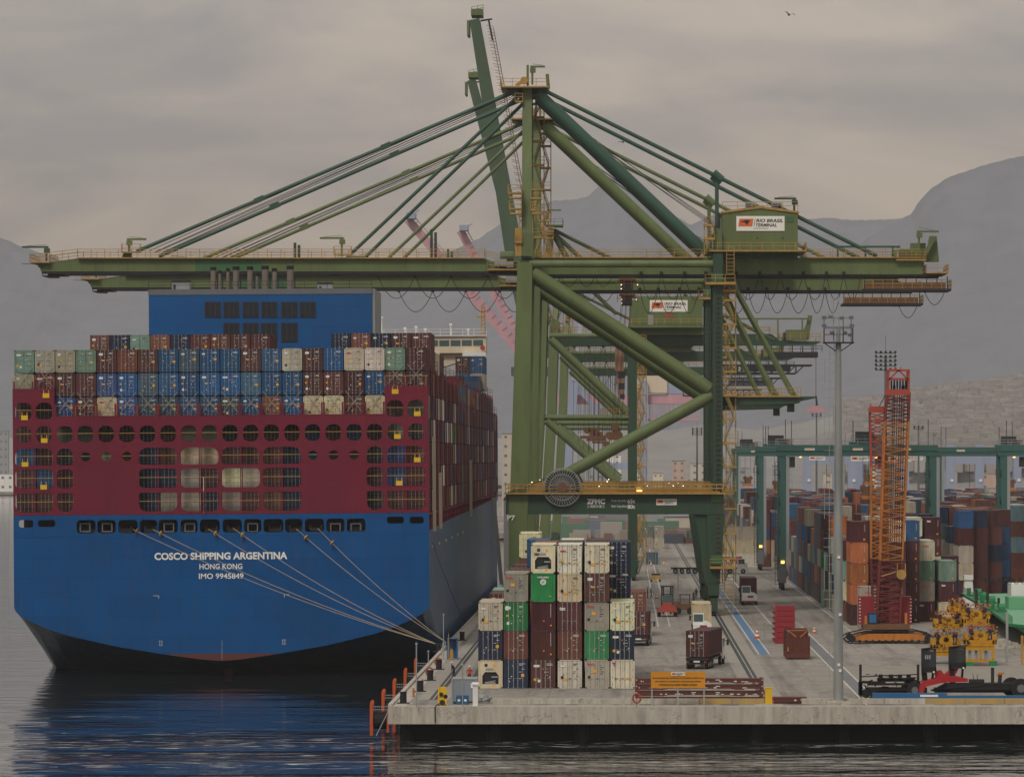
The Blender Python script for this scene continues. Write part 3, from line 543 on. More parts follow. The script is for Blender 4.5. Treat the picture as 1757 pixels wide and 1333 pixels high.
# ---------------------------------------------------------------- the container ship
YS = 567.0; XP, XSB = (25 - VX)*YS/F, (738 - VX)*YS/F; XC = (XP + XSB)/2
ROLL = rad(-0.42)
SM = Matrix.Translation((XC, YS, 0)) @ Matrix.Rotation(ROLL, 4, 'Y')
def SL(px, py, dy=0.0):
    """photo pixel on the stern plane, in the ship's own coordinates (x from the centreline, z from the water)"""
    s = S(YS + dy); p = Vector(((px - VX)/s, YS + dy, CZ + (VY - py)/s)); q = SM.inverted() @ p; return Vector((q.x, dy, q.z))
HB = (XSB - XP)/2
ship = thing('container_ship', 'huge blue-hulled container ship moored stern-on beside the quay', 'ship', (XC, YS, 0), (0, ROLL, 0))
def ship_hull():
    outl = [(-HB, 19.6), (-HB, 8.9)]
    low = [(25, 1042), (27, 1049), (36, 1057), (55, 1067), (85, 1080), (120, 1091), (200, 1109), (300, 1125), (350, 1131.5), (381, 1133.5)]
    lp = [SL(a, b) for a, b in low]; lx = [(p.x, p.z) for p in lp]; lx[0] = (-HB, lx[0][1])
    prof = lx[:-1]; half = [(x, z) for x, z in prof]; bottom = half + [(0, lp[-1].z)] + [(-x, z) for x, z in reversed(half)]
    outer = [(-HB, 19.75)] + bottom + [(HB, 19.75)]
    holes = []
    for a, b in ((131.5, 164), (167, 198.5), (203, 236), (240, 269.6), (272, 305), (310, 339), (343, 377), (382, 415), (419, 448.5), (452, 486), (489, 519), (523, 556), (560, 591), (595, 627)):
        p, q = SL(a, 916 - 3*(a - 131)/500 - 1), SL(b, 891 - 3*(a - 131)/500 + 1); holes.append(rrect(p.x, q.x, p.z, q.z, 0.42))
    for a, b, u, v in ((32, 57, 905, 892), (65, 95, 904, 892), (664, 693, 898, 886), (703, 727, 898, 886)):
        p, q = SL(a, u), SL(b, v); holes.append(rrect(p.x, q.x, p.z, q.z, 0.3))
    me = plate(outer, holes, 0.35); me.materials.append(C['blue']); link('transom', me, ship)
    # boot topping: the red belly of the transom near the water
    bz = SL(381, 1121).z; pts = [(x, z) for x, z in bottom if z < bz - 0.05]; xa = [x for x, z in bottom if z < bz]
    def zb(x):
        for (x0, z0), (x1, z1) in zip(bottom, bottom[1:]):
            if x0 <= x <= x1: return z0 + (z1 - z0)*(x - x0)/(x1 - x0)
    xl = min(x for x in [i*0.25 for i in range(-80, 81)] if zb(x) < bz)
    pl = [(xl, bz)] + [(x, zb(x) + 0.02) for x in [xl + (-2*xl)*k/24 for k in range(25)]] + [(-xl, bz)]
    mb = MB(); mb.prism(pl, -0.02, 0.1); mb.build('boot_topping', C['boot'], ship)
    # shell behind the transom, filling out to the full section, then fining to the bow
    secs = []
    def sec(y, t, hb, top):
        pts = [(-hb, top)]
        for x, z in bottom:
            zf = -9 if abs(x) < HB*0.92 else -9 + (abs(x)/HB - 0.92)/0.08*6
            pts.append((x*hb/HB, z + (zf - z)*t))
        pts.append((hb, top)); return [(x, y, z) for x, z in pts]
    for y, t, hb, top in ((0.36, 0, HB, 17.6), (8, 0.13, HB, 17.6), (20, 0.35, HB, 17.7), (35, 0.62, HB, 17.8), (50, 0.86, HB, 17.9), (62, 1, HB, 18), (150, 1, HB, 18.3), (300, 1, HB, 18.9), (325, 1, HB*0.9, 19.6), (345, 1, HB*0.66, 21), (362, 1, HB*0.34, 23), (374, 1, 0.4, 25)): secs.append(sec(y, t, hb, top))
    mb = MB(); n = len(secs[0]); vs = [p for s in secs for p in s]
    fs = [(j*n + i, (j+1)*n + i, (j+1)*n + i + 1, j*n + i + 1) for j in range(len(secs) - 1) for i in range(n - 1)]
    mb.add(vs, fs); o = mb.build('hull', paint('hull_side', (0.02, 0.075, 0.17), 0.32, 0.5, 0.16), ship)
    mb = MB(); dk = [(s[0], s[-1]) for s in secs]
    for (a, b), (c, d) in zip(dk, dk[1:]): mb.add([a, b, d, c], [(0, 1, 2, 3)])
    mb.build('main_deck', C['red'], ship)
    # mooring deck seen through the openings: floor, dark back wall, winches
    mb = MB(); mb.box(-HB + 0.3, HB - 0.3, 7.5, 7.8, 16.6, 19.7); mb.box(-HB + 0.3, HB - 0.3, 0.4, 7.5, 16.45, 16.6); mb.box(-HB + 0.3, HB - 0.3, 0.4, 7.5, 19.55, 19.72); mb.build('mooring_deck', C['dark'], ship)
    for a in (150, 212, 255, 320, 360, 398, 470, 505, 540, 610):
        p = SL(a, 912); w = MB(); w.tube((p.x - 0.6, 2.6, 17.5), (p.x + 0.6, 2.6, 17.5), 0.62, 12); w.box(p.x - 0.75, p.x - 0.6, 2, 3.2, 16.6, 18.3); w.box(p.x + 0.6, p.x + 0.75, 2, 3.2, 16.6, 18.3); w.build('winch', C['midgrey'], ship)
    for a in (145, 183, 289, 325, 433, 575, 610):
        p = SL(a, 905); w = MB(); w.box(p.x - 0.65, p.x + 0.65, 0.5, 0.65, p.z - 0.55, p.z - 0.4); w.box(p.x - 0.65, p.x + 0.65, 0.5, 0.65, p.z + 0.4, p.z + 0.55); w.box(p.x - 0.65, p.x - 0.5, 0.5, 0.65, p.z - 0.4, p.z + 0.4); w.box(p.x + 0.5, p.x + 0.65, 0.5, 0.65, p.z - 0.4, p.z + 0.4); w.build('fairlead', C['midgrey'], ship)
    mb = MB(); z = SL(381, 917.5).z; mb.box(-HB, HB, -0.03, 0.0, z - 0.06, z); mb.build('rubbing_strip', C['blue'], ship)
    wm = paint('hull_lettering', (0.8, 0.79, 0.75), 0.5, 0.1); gm = paint('draught_paint', (0.42, 0.42, 0.42), 0.6, 0.3)
    for s, px, py, w, h in (('COSCO SHIPPING ARGENTINA', 379, 953.5, 228, 12.5), ('HONG KONG', 379, 971.5, 73.5, 9.5), ('IMO 9945849', 379.5, 988, 76.5, 9.5)):
        p = SL(px, py); sc = YS/F; text('lettering', s, (p.x, -0.02, p.z), wm, ship, w*sc, h*sc, bold=0.032 if h > 10 else 0.015)
    dm = MB()
    for k in range(11):
        p = SL(381, 1099 + k*3.1); dm.box(p.x - 0.08, p.x + 0.08, -0.04, -0.02, p.z - 0.03, p.z + 0.03)
    for px, py, s in ((268, 1024, 1), (492, 1022, -1)):
        p = SL(px, py); dm.box(p.x - 0.35, p.x + 0.35, -0.03, -0.01, p.z + 0.12, p.z + 0.2); dm.box(p.x + s*0.3 - 0.04, p.x + s*0.3 + 0.04, -0.03, -0.01, p.z - 0.2, p.z + 0.12)
    for px, py in ((276, 1103), (487, 1101)):
        p = SL(px, py)
        for k in (-1, 1): dm.box(p.x + k*0.13 - 0.04, p.x + k*0.13 + 0.04, -0.03, -0.01, p.z - 0.35, p.z + 0.35)
        for k in (-1, 1): dm.box(p.x - 0.25, p.x + 0.25, -0.03, -0.012, p.z + k*0.25 - 0.03, p.z + k*0.25 + 0.03)
    dm.build('draught_marking', gm, ship)
    mb = MB(); mb.box(-0.45, 0.45, 8, 12, -6, 1.2); mb.build('rudder', C['boot'], ship)
ship_hull()
PITCH = 35.45*YS/F
def colx(i): return SL(40.5 + 35.45*i, 783).x
def ship_stern_wall():
    """the red lashing wall across the stern, with its rounded openings"""
    zt_o, zt_m = SL(60, 667).z, SL(380, 712).z; z0 = 19.72
    xa, xb = (colx(1) + colx(2))/2, (colx(17) + colx(18))/2
    outer = [(-HB, z0), (HB, z0), (HB, zt_o), (xb, zt_o), (xb, zt_m), (xa, zt_m), (xa, zt_o), (-HB, zt_o)]
    rows = dict(A=(717, 688.5), B=(757.5, 729), C=(796.5, 767), D=(836, 803), E=(876.5, 844))
    holes = []; bars = []; lines = []
    def hole(r, i, j=None, rad_=0.62, w=14.2):
        j = i if j is None else j; a, b = rows[r]; p, q = SL(380, a), SL(380, b); x0, x1 = colx(i) - w*YS/F, colx(j) + w*YS/F
        holes.append(rrect(x0, x1, p.z, q.z, rad_)); zz = (p.z + q.z)/2 + 0.1; lines.append((x0 - 0.02, x1 + 0.02, zz - 0.035, zz + 0.035))
        if j != i: m = (colx(i) + colx(j))/2; bars.append((m, p.z, q.z))
    for i in (0, 1, 18, 19): hole('A', i, rad_=(0.5, 0.5, 0.8, 0.8))
    for i in range(20): hole('B', i, rad_=0.75, w=13.2)
    for r in 'CDE':
        rr_ = (0.45, 0.45, 0.95, 0.95) if r == 'C' else (0.9, 0.9, 0.3, 0.3) if r == 'E' else 0.6
        for i, j in ((0, 1), (6, 7), (8, 9), (10, 11), (12, 13), (18, 19)): hole(r, i, j, rr_, 15)
        for i in (2, 17): hole(r, i, None, rr_, 14)
    for i in (3, 4, 5, 14, 15, 16):
        p = SL(380, 782); x = colx(i); holes.append([(x + 0.62*math.cos(a)*(1 if math.sin(a) > 0 else 0.95), p.z + 0.58*math.sin(a)) for a in [2*math.pi*k/14 for k in range(14)]]); lines.append((x - 0.62, x + 0.62, p.z + 0.05, p.z + 0.12))
    me = plate(outer, holes, 0.3); me.materials.append(C['red']); wall = link('lashing_wall', me, ship)
    [MB().box(m - 0.07, m + 0.07, 0.1, 0.22, a, b).build('stiffener', C['red'], wall) for m, a, b in bars]; [MB().box(a, b, 0.05, 0.09, c, d).build('handrail', C['yellow'], wall) for a, b, c, d in lines]
    mb = MB()
    for i in range(2, 18):
        for sx in (-1, 1):
            x = colx(i) + sx*1.12; mb.box(x - 0.08, x + 0.08, 0.0, 0.5, zt_m, zt_m + 1.5)
    for i in (0, 1, 18, 19):
        for sx in (-1, 1):
            x = colx(i) + sx*1.12; mb.box(x - 0.07, x + 0.07, 0.0, 0.4, zt_o, zt_o + 0.9)
    mb.box(xa, xb, -0.02, 1.4, zt_m - 0.12, zt_m - 0.02); mb.build('container_guide', C['red'], wall)
    mb = MB()
    for x0, x1, z in ((xa, xb, zt_m), (-HB, xa, zt_o), (xb, HB, zt_o)):
        mb = MB(); mb.box(x0, x1, 0.1, 0.16, z + 1.22, z + 1.29)
        for k in range(int((x1 - x0)/2.5) + 1): mb.box(x0 + 2.5*k, x0 + 2.5*k + 0.06, 0.1, 0.16, z, z + 1.22)
        mb.build('handrail', C['yellow'], wall)
    mb = MB()   # crossed lashing rods over the lowest exposed tier
    for i in range(2, 18):
        x = colx(i)
        for sx in (-1, 1): mb.bar((x + sx*1.1, 0.75, zt_m + 0.1), (x - sx*1.05, 1.0, zt_m + 2.85), 0.05)
    for i in (0, 1, 18, 19):
        x = colx(i)
        for sx in (-1, 1): mb.bar((x + sx*1.1, 0.75, zt_o + 0.1), (x - sx*1.05, 1.0, zt_o + 2.7), 0.05)
    mb.build('lashing_rod', C['steel'], wall)
    for k, (px, py) in enumerate(((79, 679), (42, 717), (76, 756), (43, 797), (75, 836), (678, 672), (716, 710), (682, 749), (716, 789), (685, 829))):
        p = SL(px, py); w = MB(); w.box(p.x - 0.4, p.x + 0.4, -0.05, 0.0, p.z - 0.26, p.z + 0.3); 
        for q in (-0.3, 0.3): w.box(p.x + q - 0.03, p.x + q + 0.03, -0.03, 0.0, p.z + 0.3, p.z + 0.7)
        w.build('ladder_gate', C['lightyellow'], wall)
    mb = MB(); p = SL(350, 845); mb.box(p.x - 0.04, p.x + 0.04, -0.5, -0.42, 19.8, p.z + 0.2, 1); mb.box(p.x - 0.04, p.x + 0.04, -0.5, -0.42, p.z + 0.2, p.z + 1.9, 0); mb.build('flagstaff', [C['cream'], C['headred']], ship)
ship_stern_wall()
def at_ship(x, y, z): return SM @ Vector((x, y, z))
SCS = (0.985, 1, 0.966)
ZT0, TP = 19.78, 2.885       # bottom of the lowest tier, height of a tier
T7 = 'sea grey beige sea brown rust brown blue steel blue blue brown blue white brown blue beige white sea maroon'.split()
T6 = 'beige crimson brown brown royal blue steel blue blue blue blue teal blue blue brown brown maroon blue brown maroon'.split()
T5 = 'x x royal brown cream royal steel steel blue blue steel blue rust blue cream cream brown cream x x'.split()
HOLE = dict(A='maroon maroon . . . . . . . . . . . . . . . . brown greygreen', B='brown brown greygreen greygreen maroon maroon navy brown beige grey navy brown brown maroon royal brown royal maroon greygreen dark',
    C='blue maroon dark . . . navy rust cream cream brown maroon brown navy . . . dark royal brown', D='brown blue maroon . . . navy navy grey brown cream beige brown navy . . . maroon royal brown', E='brown brown maroon . . . navy grey grey navy grey brown rust navy . . . dark brown brown')
def ship_stern_stack():
    rowy = dict(E=0, D=1, C=2, B=3, A=4)
    for r, k in rowy.items():
        for i, c in enumerate(HOLE[r].split()):
            if c == '.': continue
            container(c, 'door', at_ship(colx(i), 2.4, ZT0 + TP*k), f'{CNAME[c]} container behind the red wall, {ORD[k+1]} tier, {ORD[i+1]} from port', 'containers behind the stern wall', (0, ROLL, 0), 1, mark=False, scale=SCS)
    for i, c in enumerate(T5):
        if c != 'x': container(c, 'door', at_ship(colx(i), 1.1, ZT0 + TP*4), f'{CNAME[c]} container, lowest tier above the red stern wall, {ORD[i+1]} from port', 'containers stacked on the stern', (0, ROLL, 0), 1, scale=SCS)
    for k, T in ((5, T6), (6, T7)):
        for i, c in enumerate(T):
            container(c, 'door', at_ship(colx(i), 1.1, ZT0 + TP*k), f'{CNAME[c]} container, {"top" if k == 6 else "middle"} tier above the red stern wall, {ORD[i+1]} from port', 'containers stacked on the stern', (0, ROLL, 0), 1, scale=SCS)
    B2 = '. . . rust navy mint rust navy brown rust brown maroon . . . navy rust navy brown maroon'.split()
    for i, c in enumerate(B2):
        if c != '.': container(c, 'door', at_ship(colx(i), 16.2, ZT0 + TP*6.55 + 0.6), f'{CNAME[c]} container peeping over the stern stack from behind, {ORD[i+1]} from port', 'containers in the second bay', (0, ROLL, 0), 1, scale=SCS)
    for k, s in ((8, 'navy'), (12, 'maroon')): pass
ship_stern_stack()
BAY = 14.55
def bay_y(k): return 1.1 + BAY*k
SIDE_T = [7, 7, 7, 7, 6, 6, 6, 6, 5, 6, 6, 5, 6, 6, 7, 6, 6, 6, 6, 6, 5, 5]
def ship_bays():
    """the bays forward of the stern: the starboard row counted one by one, the rest as a mass"""
    ms = Mass(); rr = random.Random(11); cs = ['brown']*5 + ['maroon']*4 + ['blue']*3 + ['white']*3 + ['navy']*2 + ['steel', 'rust', 'grey', 'green', 'cream', 'beige', 'mint']
    z0 = 18.6
    for k in range(len(SIDE_T)):
        y = bay_y(k) + (0 if k else 0.01)
        for t in range(SIDE_T[k] + 0):
            z = ZT0 + TP*t if k else ZT0 + TP*t
            if 1 <= k <= 6:
                c = rr.choice(cs); lvl = 'top' if t == SIDE_T[k]-1 else ORD[t+1]
                container(c, 'plain', at_ship(colx(19) + 0.04, y, z), f'{CNAME[c]} container on the ship side, {ORD[k+1]} bay from the stern, {lvl} tier', 'containers along the ship side', (0, ROLL, 0), 0, scale=SCS)
            elif k > 6: ms.put(colx(19) + 0.04, y, z, M=SM)
        funnel = 3 <= k <= 4
        cols = range(0, 19)
        for i in cols:
            if k == 0:
                for t in range(0, 7):
                    if HOLE.get('EDCBA'[t] if t < 5 else 'x', '').split()[i:i+1] == ['.'] and t < 4: ms.put(colx(i), y + 2.0, ZT0 + TP*t, M=SM)
                continue
            if k in (4, 5): continue
            top = SIDE_T[k] + (0 if k != 2 else 0); h = top if i in (0, 18) or rr.random() < 0.75 else top - 1
            if k == 1: h = 6
            for t in range(max(0, h - (7 if i in (0, 18) else 2)), h): ms.put(colx(i), y, ZT0 + TP*t, M=SM)
    # two containers left high on the bay before the bridge, facing aft
    ms.build('mixed coloured containers packed across the ship behind the first bay')
    yb = bay_y(15) - 3
    for j, (px, c) in enumerate(((794, 'brown'), (819, 'blue'))):
        for q in range(2):
            cc = c if q else ('blue' if j == 0 else 'beige'); Yb = YS + yb; p = W(px, 672 - 27.5*q*1.06 - 2, Yb); container(cc, 'door', p, f'{CNAME[cc]} container high before the white bridge, {"upper" if q else "lower"} of the {"inner" if j == 0 else "outer"} pair', 'containers before the bridge', (0, ROLL, 0), 1)
ship_bays()
def ship_bridges():
    for k in range(1, 22):
        y = bay_y(k) - 1.9; zt = ZT0 + TP*min(SIDE_T[k], SIDE_T[k-1], 6) + 0.4; mb = MB()
        for x in (HB - 0.35, HB - 2.9, HB - 5.4, -HB + 0.35, -HB + 2.9): mb.box(x - 0.16, x + 0.16, y, y + 1.2, 18.0, zt)
        for t in range(6):
            z = ZT0 + TP*t - 0.2
            if z < zt: mb.box(-HB, HB, y + 0.1, y + 1.1, z, z + 0.18)
        mb.box(HB - 0.1, HB + 0.02, y + 0.1, y + 1.1, 18.2, zt)
        o = mb.build('lashing_bridge', C['red'], ship)
        r = MB(); r.rail([(HB, y, zt), (HB - 8, y, zt)], 1.1, 0.08, 2.5); r.build('handrail', C['rust'], o)
    mb = MB()
    for k in range(0, 88):
        y = 2 + 3.2*k; mb.box(HB - 0.3, HB - 0.1, y, y + 0.25, 17.6, ZT0 - 0.05)
    mb.box(HB - 0.5, HB - 0.05, 0.5, 285, ZT0 - 0.3, ZT0 - 0.1); mb.box(HB - 0.2, HB - 0.12, 0.5, 285, 18.7, 18.78); mb.build('side_walkway', C['red'], ship)
    for y, z1 in ((12.5, 29), (32, 24.5), (150, 26)):
        mb = MB(); mb.box(HB - 0.05, HB + 0.35, y, y + 0.5, 17.3, z1); mb.build('ladder_mast', C['cream'], ship)
    for k in range(6): y = 8 + 22*k; MB().box(HB, HB + 0.05, y, y + 2.0, 15.3, 15.6).build('side_marking', C['cream'], ship)
ship_bridges()
def ship_casing():
    Yc = 60.0; p, q = SL(255, 497, Yc), SL(638, 497, Yc); zt = p.z; x0, x1 = p.x, q.x
    mb = MB(); mb.box(x0, x1, Yc, Yc + 18, 18, zt - 0.05); cas = mb.build('engine_casing', C['casing'], ship)
    mb = MB(); mb.box(x0 - 0.05, x1 + 0.05, Yc - 0.06, Yc + 18.05, zt - 0.75, zt); mb.build('roof_band', C['midgrey'], cas)
    mb = MB(); mb.box(x1 - 0.02, x1 + 0.35, Yc + 0.3, Yc + 17, 25, zt - 0.1); mb.build('side_panel', C['grey'], cas)
    for a, b, u, v in [(352, 378, 545, 518), (384, 410, 545, 518), (417, 443, 545, 518), (449, 475, 545, 518), (483, 510, 545, 518), (515, 541, 545, 518), (384, 410, 587, 554), (417, 443, 587, 554), (448, 475, 587, 554), (483, 510, 587, 554)]:
        p, q = SL(a, u, Yc), SL(b, v, Yc); w = MB(); w.box(p.x, q.x, Yc - 0.06, Yc - 0.005, p.z, q.z, 0)
        n = 9
        for k in range(n):
            z = p.z + (q.z - p.z)*(k + 0.5)/n; w.box(p.x + 0.06, q.x - 0.06, Yc - 0.14, Yc - 0.06, z - 0.05, z + 0.05, 1)
        for k in range(4): xx = p.x + (q.x - p.x)*k/3; w.box(xx - 0.04, xx + 0.04, Yc - 0.17, Yc - 0.06, p.z, q.z, 1)
        w.build('louvre', [C['black'], paint('louvre_slat', (0.035, 0.042, 0.055), 0.6, 0.3)], cas)
    for px, r, h in ((366, 0.36, 464), (377, 0.2, 470), (391, 0.22, 466), (405, 0.42, 463), (429, 0.38, 463), (441, 0.2, 474), (455, 0.45, 462), (471, 0.32, 466), (498, 0.44, 462)):
        p, q = SL(px, 492, Yc + 6), SL(px, h, Yc + 6); w = MB(); w.tube((p.x, Yc + 6, zt - 0.1), (q.x, Yc + 6, q.z), r, 12, 0); w.tube((q.x, Yc + 6, q.z), (q.x, Yc + 6, q.z + 0.45), r*1.15, 12, 1); w.box(q.x + r + 0.1, q.x + r + 0.25, Yc + 6, Yc + 6.2, zt, q.z - 0.8, 1); w.build('exhaust_pipe', [C['pipe'], C['black']], cas)
    for a, b, u in ((295, 325, 483), (545, 570, 486)):
        p, q = SL(a, 492, Yc + 4), SL(b, u, Yc + 4); w = MB(); w.box(p.x, q.x, Yc + 4, Yc + 6, zt, q.z, 0); w.box(p.x + 0.2, p.x + 0.5, Yc + 3.9, Yc + 4, zt, q.z - 0.4, 1); w.box(p.x - 0.1, q.x + 0.1, Yc + 3.8, Yc + 6.2, q.z, q.z + 0.12, 1); w.build('ventilator', [C['grey'], C['dark']], cas)
    r = MB(); r.rail([(x0, Yc, zt), (x1, Yc, zt)], 1.0, 0.07, 3); r.build('handrail', C['dark'], cas)
ship_casing()
def ship_bridge():
    Yb = 238.0; s = S(YS + Yb); zt, zb = SL(700, 577, Yb).z, SL(700, 606, Yb).z
    mb = MB(); mb.box(-HB + 8, HB - 8, Yb, Yb + 14, 18, zb); mb.box(-HB, HB, Yb + 1, Yb + 9, zb, zt - 0.05)
    mb.prism([(HB - 8, zb), (HB - 0.2, zb - 0.1), (HB - 8, zb - 2.6)], Yb + 2, Yb + 8); mb.prism([(-HB + 8, zb), (-HB + 0.2, zb - 0.1), (-HB + 8, zb - 2.6)], Yb + 2, Yb + 8)
    br = mb.build('bridge_house', C['cream'], ship)
    a, b = SL(700, 593.5, Yb), SL(700, 584, Yb)
    k = 0; x = HB - 0.5
    while x > -4:
        w = MB(); w.box(x - 1.7, x, Yb + 0.9, Yb + 0.98, a.z, b.z); w.build('window', C['glass'], br); x -= 1.95
    mb = MB(); mb.box(HB - 4, HB, Yb - 0.6, Yb + 0.95, zb - 0.6, zb + 0.1); mb.box(-HB, HB, Yb + 0.6, Yb + 10, zt - 0.04, zt + 0.12); mb.build('wing_deck', C['white'], br)
    mb = MB(); mb.rail([(-4, Yb + 1, zt + 0.12), (HB - 0.1, Yb + 1, zt + 0.12), (HB - 0.1, Yb + 9, zt + 0.12)], 1.1, 0.08, 2.0); mb.build('handrail', C['white'], br)
    p = SL(828, 570, Yb); w = MB()
    for dx in (-0.4, 0.4): w.bar((p.x + dx, Yb + 4, zt), (p.x + dx*0.5, Yb + 4, zt + 5.2), 0.22)
    for j in range(7): w.bar((p.x - 0.4, Yb + 4, zt + 0.5 + 0.7*j), (p.x + 0.4, Yb + 4, zt + 0.85 + 0.7*j), 0.14)
    w.box(p.x - 1.1, p.x + 0.2, Yb + 3.9, Yb + 4.1, zt + 3.2, zt + 3.5); w.build('mast', C['yellow'], br)
    for px, h in ((653, 3.4), (693, 1.5), (712, 1.7), (728, 1.3), (772, 2.1), (802, 1.2)):
        p = SL(px, 570, Yb); w = MB(); w.tube((p.x, Yb + 4, zt), (p.x, Yb + 4, zt + h), 0.1, 6); w.cbox((p.x, Yb + 4, zt + h), 0.5, 0.4, 0.35); w.build('antenna', C['white'], br)
    p = SL(828, 597, Yb); w = MB(); w.tube((p.x, Yb + 0.25, p.z), (p.x, Yb + 0.32, p.z), 0.45, 12); w.build('life_ring', C['headred'], br)
ship_bridge()
def mooring():
    ends = {0: W(752, 1117, 0)} 
    A = G(752, 1118); B = Vector((-21.4, 562.5, QZ))
    for k, e in enumerate((A, B)):
        w = MB(); w.tube(e, e + Vector((0, 0, 0.75)), 0.3, 12); w.tube(e + Vector((0, 0, 0.75)), e + Vector((0, 0, 1.0)), 0.48, 12); w.box(e.x - 0.55, e.x + 0.55, e.y - 0.55, e.y + 0.55, e.z - 0.0, e.z + 0.12)
        tag(w.build('mooring_bollard', C['dark']), ('black bollard holding four ship ropes near the quay corner' if k == 0 else 'black bollard holding two ropes beside the blue cabinet'), 'bollard', 'mooring bollards')
    for i, (x0, y0, gx, gy, e) in enumerate(((228, 908, 235, 916, A), (262, 908, 276, 916, A), (357, 907, 370, 914.5, A), (400, 906, 416.5, 914.5, A), (508, 907, 525, 924, B), (545, 906, 570, 929.5, B))):
        p = at_ship(*SL(x0, y0)) + Vector((0, -0.05, 0)); q = e + Vector((0, 0, 0.85)); pts = []; sag = 0.9 if e is A else 0.6
        for j in range(25):
            t = j/24; pts.append(p.lerp(q, t) - Vector((0, 0, sag*4*t*(1-t))))
        w = MB(); w.path(pts, 0.04, 5); nm = ('first', 'second', 'third', 'fourth', 'fifth', 'sixth')[i]
        tag(w.build('mooring_rope', C['rope']), f'long taut mooring rope from the ship stern to the quay, {nm} from port', 'rope', 'stern mooring ropes')
        g = at_ship(*SL(gx, gy)); t = (g.x - p.x)/(q.x - p.x); c = p.lerp(q, t) - Vector((0, 0, sag*4*t*(1-t))); d = (q - p).normalized()
        w = MB(); w.tube(c - d*0.04, c + d*0.04, 0.34, 16); o = w.build('rat_guard', C['lightyellow'] if i else C['craneor'])
        tag(o, (f'round yellow rat guard disc on the {nm} stern rope from port' if i else 'faded orange rat guard disc on the first stern rope from port'), 'rat guard', 'rat guards on the ropes')
    p = at_ship(HB + 0.1, 8, 15.9); q = Vector((-22.0, 640, QZ + 0.6)); pts = [p.lerp(q, j/16) - Vector((0, 0, 1.6*(j/16)*(1-j/16))) for j in range(17)]
    w = MB(); w.path(pts, 0.05, 5); tag(w.build('mooring_rope', C['dark']), 'dark breast line hanging down the starboard side of the hull', 'rope', 'stern mooring ropes')
mooring()
# ---------------------------------------------------------------- ship-to-shore cranes
def festoon(mb, xs, d, z, sag, r=0.05, seg=9):
    for a, b in zip(xs, xs[1:]):
        pts = [Vector((a + (b-a)*t/seg, d, z - sag*4*(t/seg)*(1 - t/seg))) for t in range(seg + 1)]; mb.path(pts, r, 4)
        mb.box(a - 0.25, a + 0.25, d - 0.15, d + 0.15, z - 0.15, z + 0.3)
def logo_sign(name, parent, c, w, h, small=False):
    """white board: orange panel with a dark flying figure, two slanted lines of lettering"""
    mb = MB(); mb.box(c[0]-w/2, c[0]+w/2, c[1]-0.06, c[1], c[2]-h/2, c[2]+h/2); sg = mb.build(name, C['sign'], parent)
    mb = MB(); a, b = c[0]-w*0.46, c[0]-w*0.17; z0, z1 = c[2]-h*0.2, c[2]+h*0.32; sl = h*0.08
    mb.prism([(a, z0), (b, z0), (b + sl, z1), (a + sl, z1)], c[1]-0.085, c[1]-0.062); mb.build('emblem_panel', C['signor'], sg)
    mb = MB(); mb.prism([(b + 0.03*w, z0), (b + 0.04*w, z0), (b + 0.04*w + sl, z1), (b + 0.03*w + sl, z1)], c[1]-0.085, c[1]-0.062)
    mb.prism([(a+0.03*w, c[2]+h*.1), (a+.1*w, c[2]+h*.17), (a+.17*w, c[2]+h*.24), (a+.25*w, c[2]+h*.2), (a+.22*w, c[2]+h*.1), (a+.18*w, c[2]-h*.12), (a+.165*w, c[2]-h*.02), (a+.12*w, c[2]+h*.08)], c[1]-0.105, c[1]-0.087); mb.build('emblem', C['ink'], sg)
    text('lettering', 'RIO BRASIL', (c[0]+w*0.19, c[1]-0.07, c[2]+h*0.19), C['ink'], sg, w*0.56, h*0.24, 0.03, shear=0.2)
    text('lettering', 'TERMINAL', (c[0]+w*0.12, c[1]-0.07, c[2]-h*0.11), C['ink'], sg, w*0.44, h*0.22, 0.03, shear=0.2)
    mb = MB(); mb.box(c[0]-w*0.14, c[0]+w*0.16, c[1]-0.08, c[1]-0.062, c[2]-h*0.345, c[2]-h*0.315); mb.build('underline', C['ink'], sg)
    return sg
S0 = S(687.0)
def P7(px, py, d=0.0): return Vector(((px - VX)/S0, d, CZ - QZ + (VY - py)/S0))
def stair_tower(mb, x0, x1, d, z0, z1, step=4.2, mi_y=0, mi_s=1, plat=True):
    """zig-zag flights between yellow landings"""
    z = z0; k = 0
    while z < z1 - 1:
        zz = min(z + step, z1); a, b = (x0, x1) if k % 2 == 0 else (x1, x0)
        n = 9
        for q in range(n):
            t = q/n; xx = a + (b - a)*t; mb.box(xx - 0.16, xx + 0.16, d - 0.4, d + 0.4, z + (zz - z)*t, z + (zz - z)*t + 0.07, mi_s)
        for s in (-0.42, 0.42):
            mb.bar((a, d + s, z + 0.1), (b, d + s, zz), 0.12, 0.24, mi_s); mb.bar((a, d + s, z + 1.1), (b, d + s, zz + 1.0), 0.1, 0.1, mi_y); mb.bar((a, d + s, z + 0.6), (b, d + s, zz + 0.5), 0.07, 0.07, mi_y)
        if plat:
            mb.box(x0 - 0.4, x1 + 0.4, d - 0.6, d + 0.6, zz - 0.3, zz, mi_y); mb.rail([(x0 - 0.3, d - 0.6, zz), (x1 + 0.3, d - 0.6, zz)], 1.1, 0.08, 1.2, mi_y); mb.rail([(x1 + 0.3, d - 0.6, zz), (x1 + 0.3, d + 0.6, zz)], 1.1, 0.08, 1.2, mi_y)
        for x in (x0 - 0.3, x1 + 0.3): mb.bar((x, d + 0.6, z), (x, d + 0.6, zz), 0.14, 0.14, mi_y)
        z = zz; k += 1
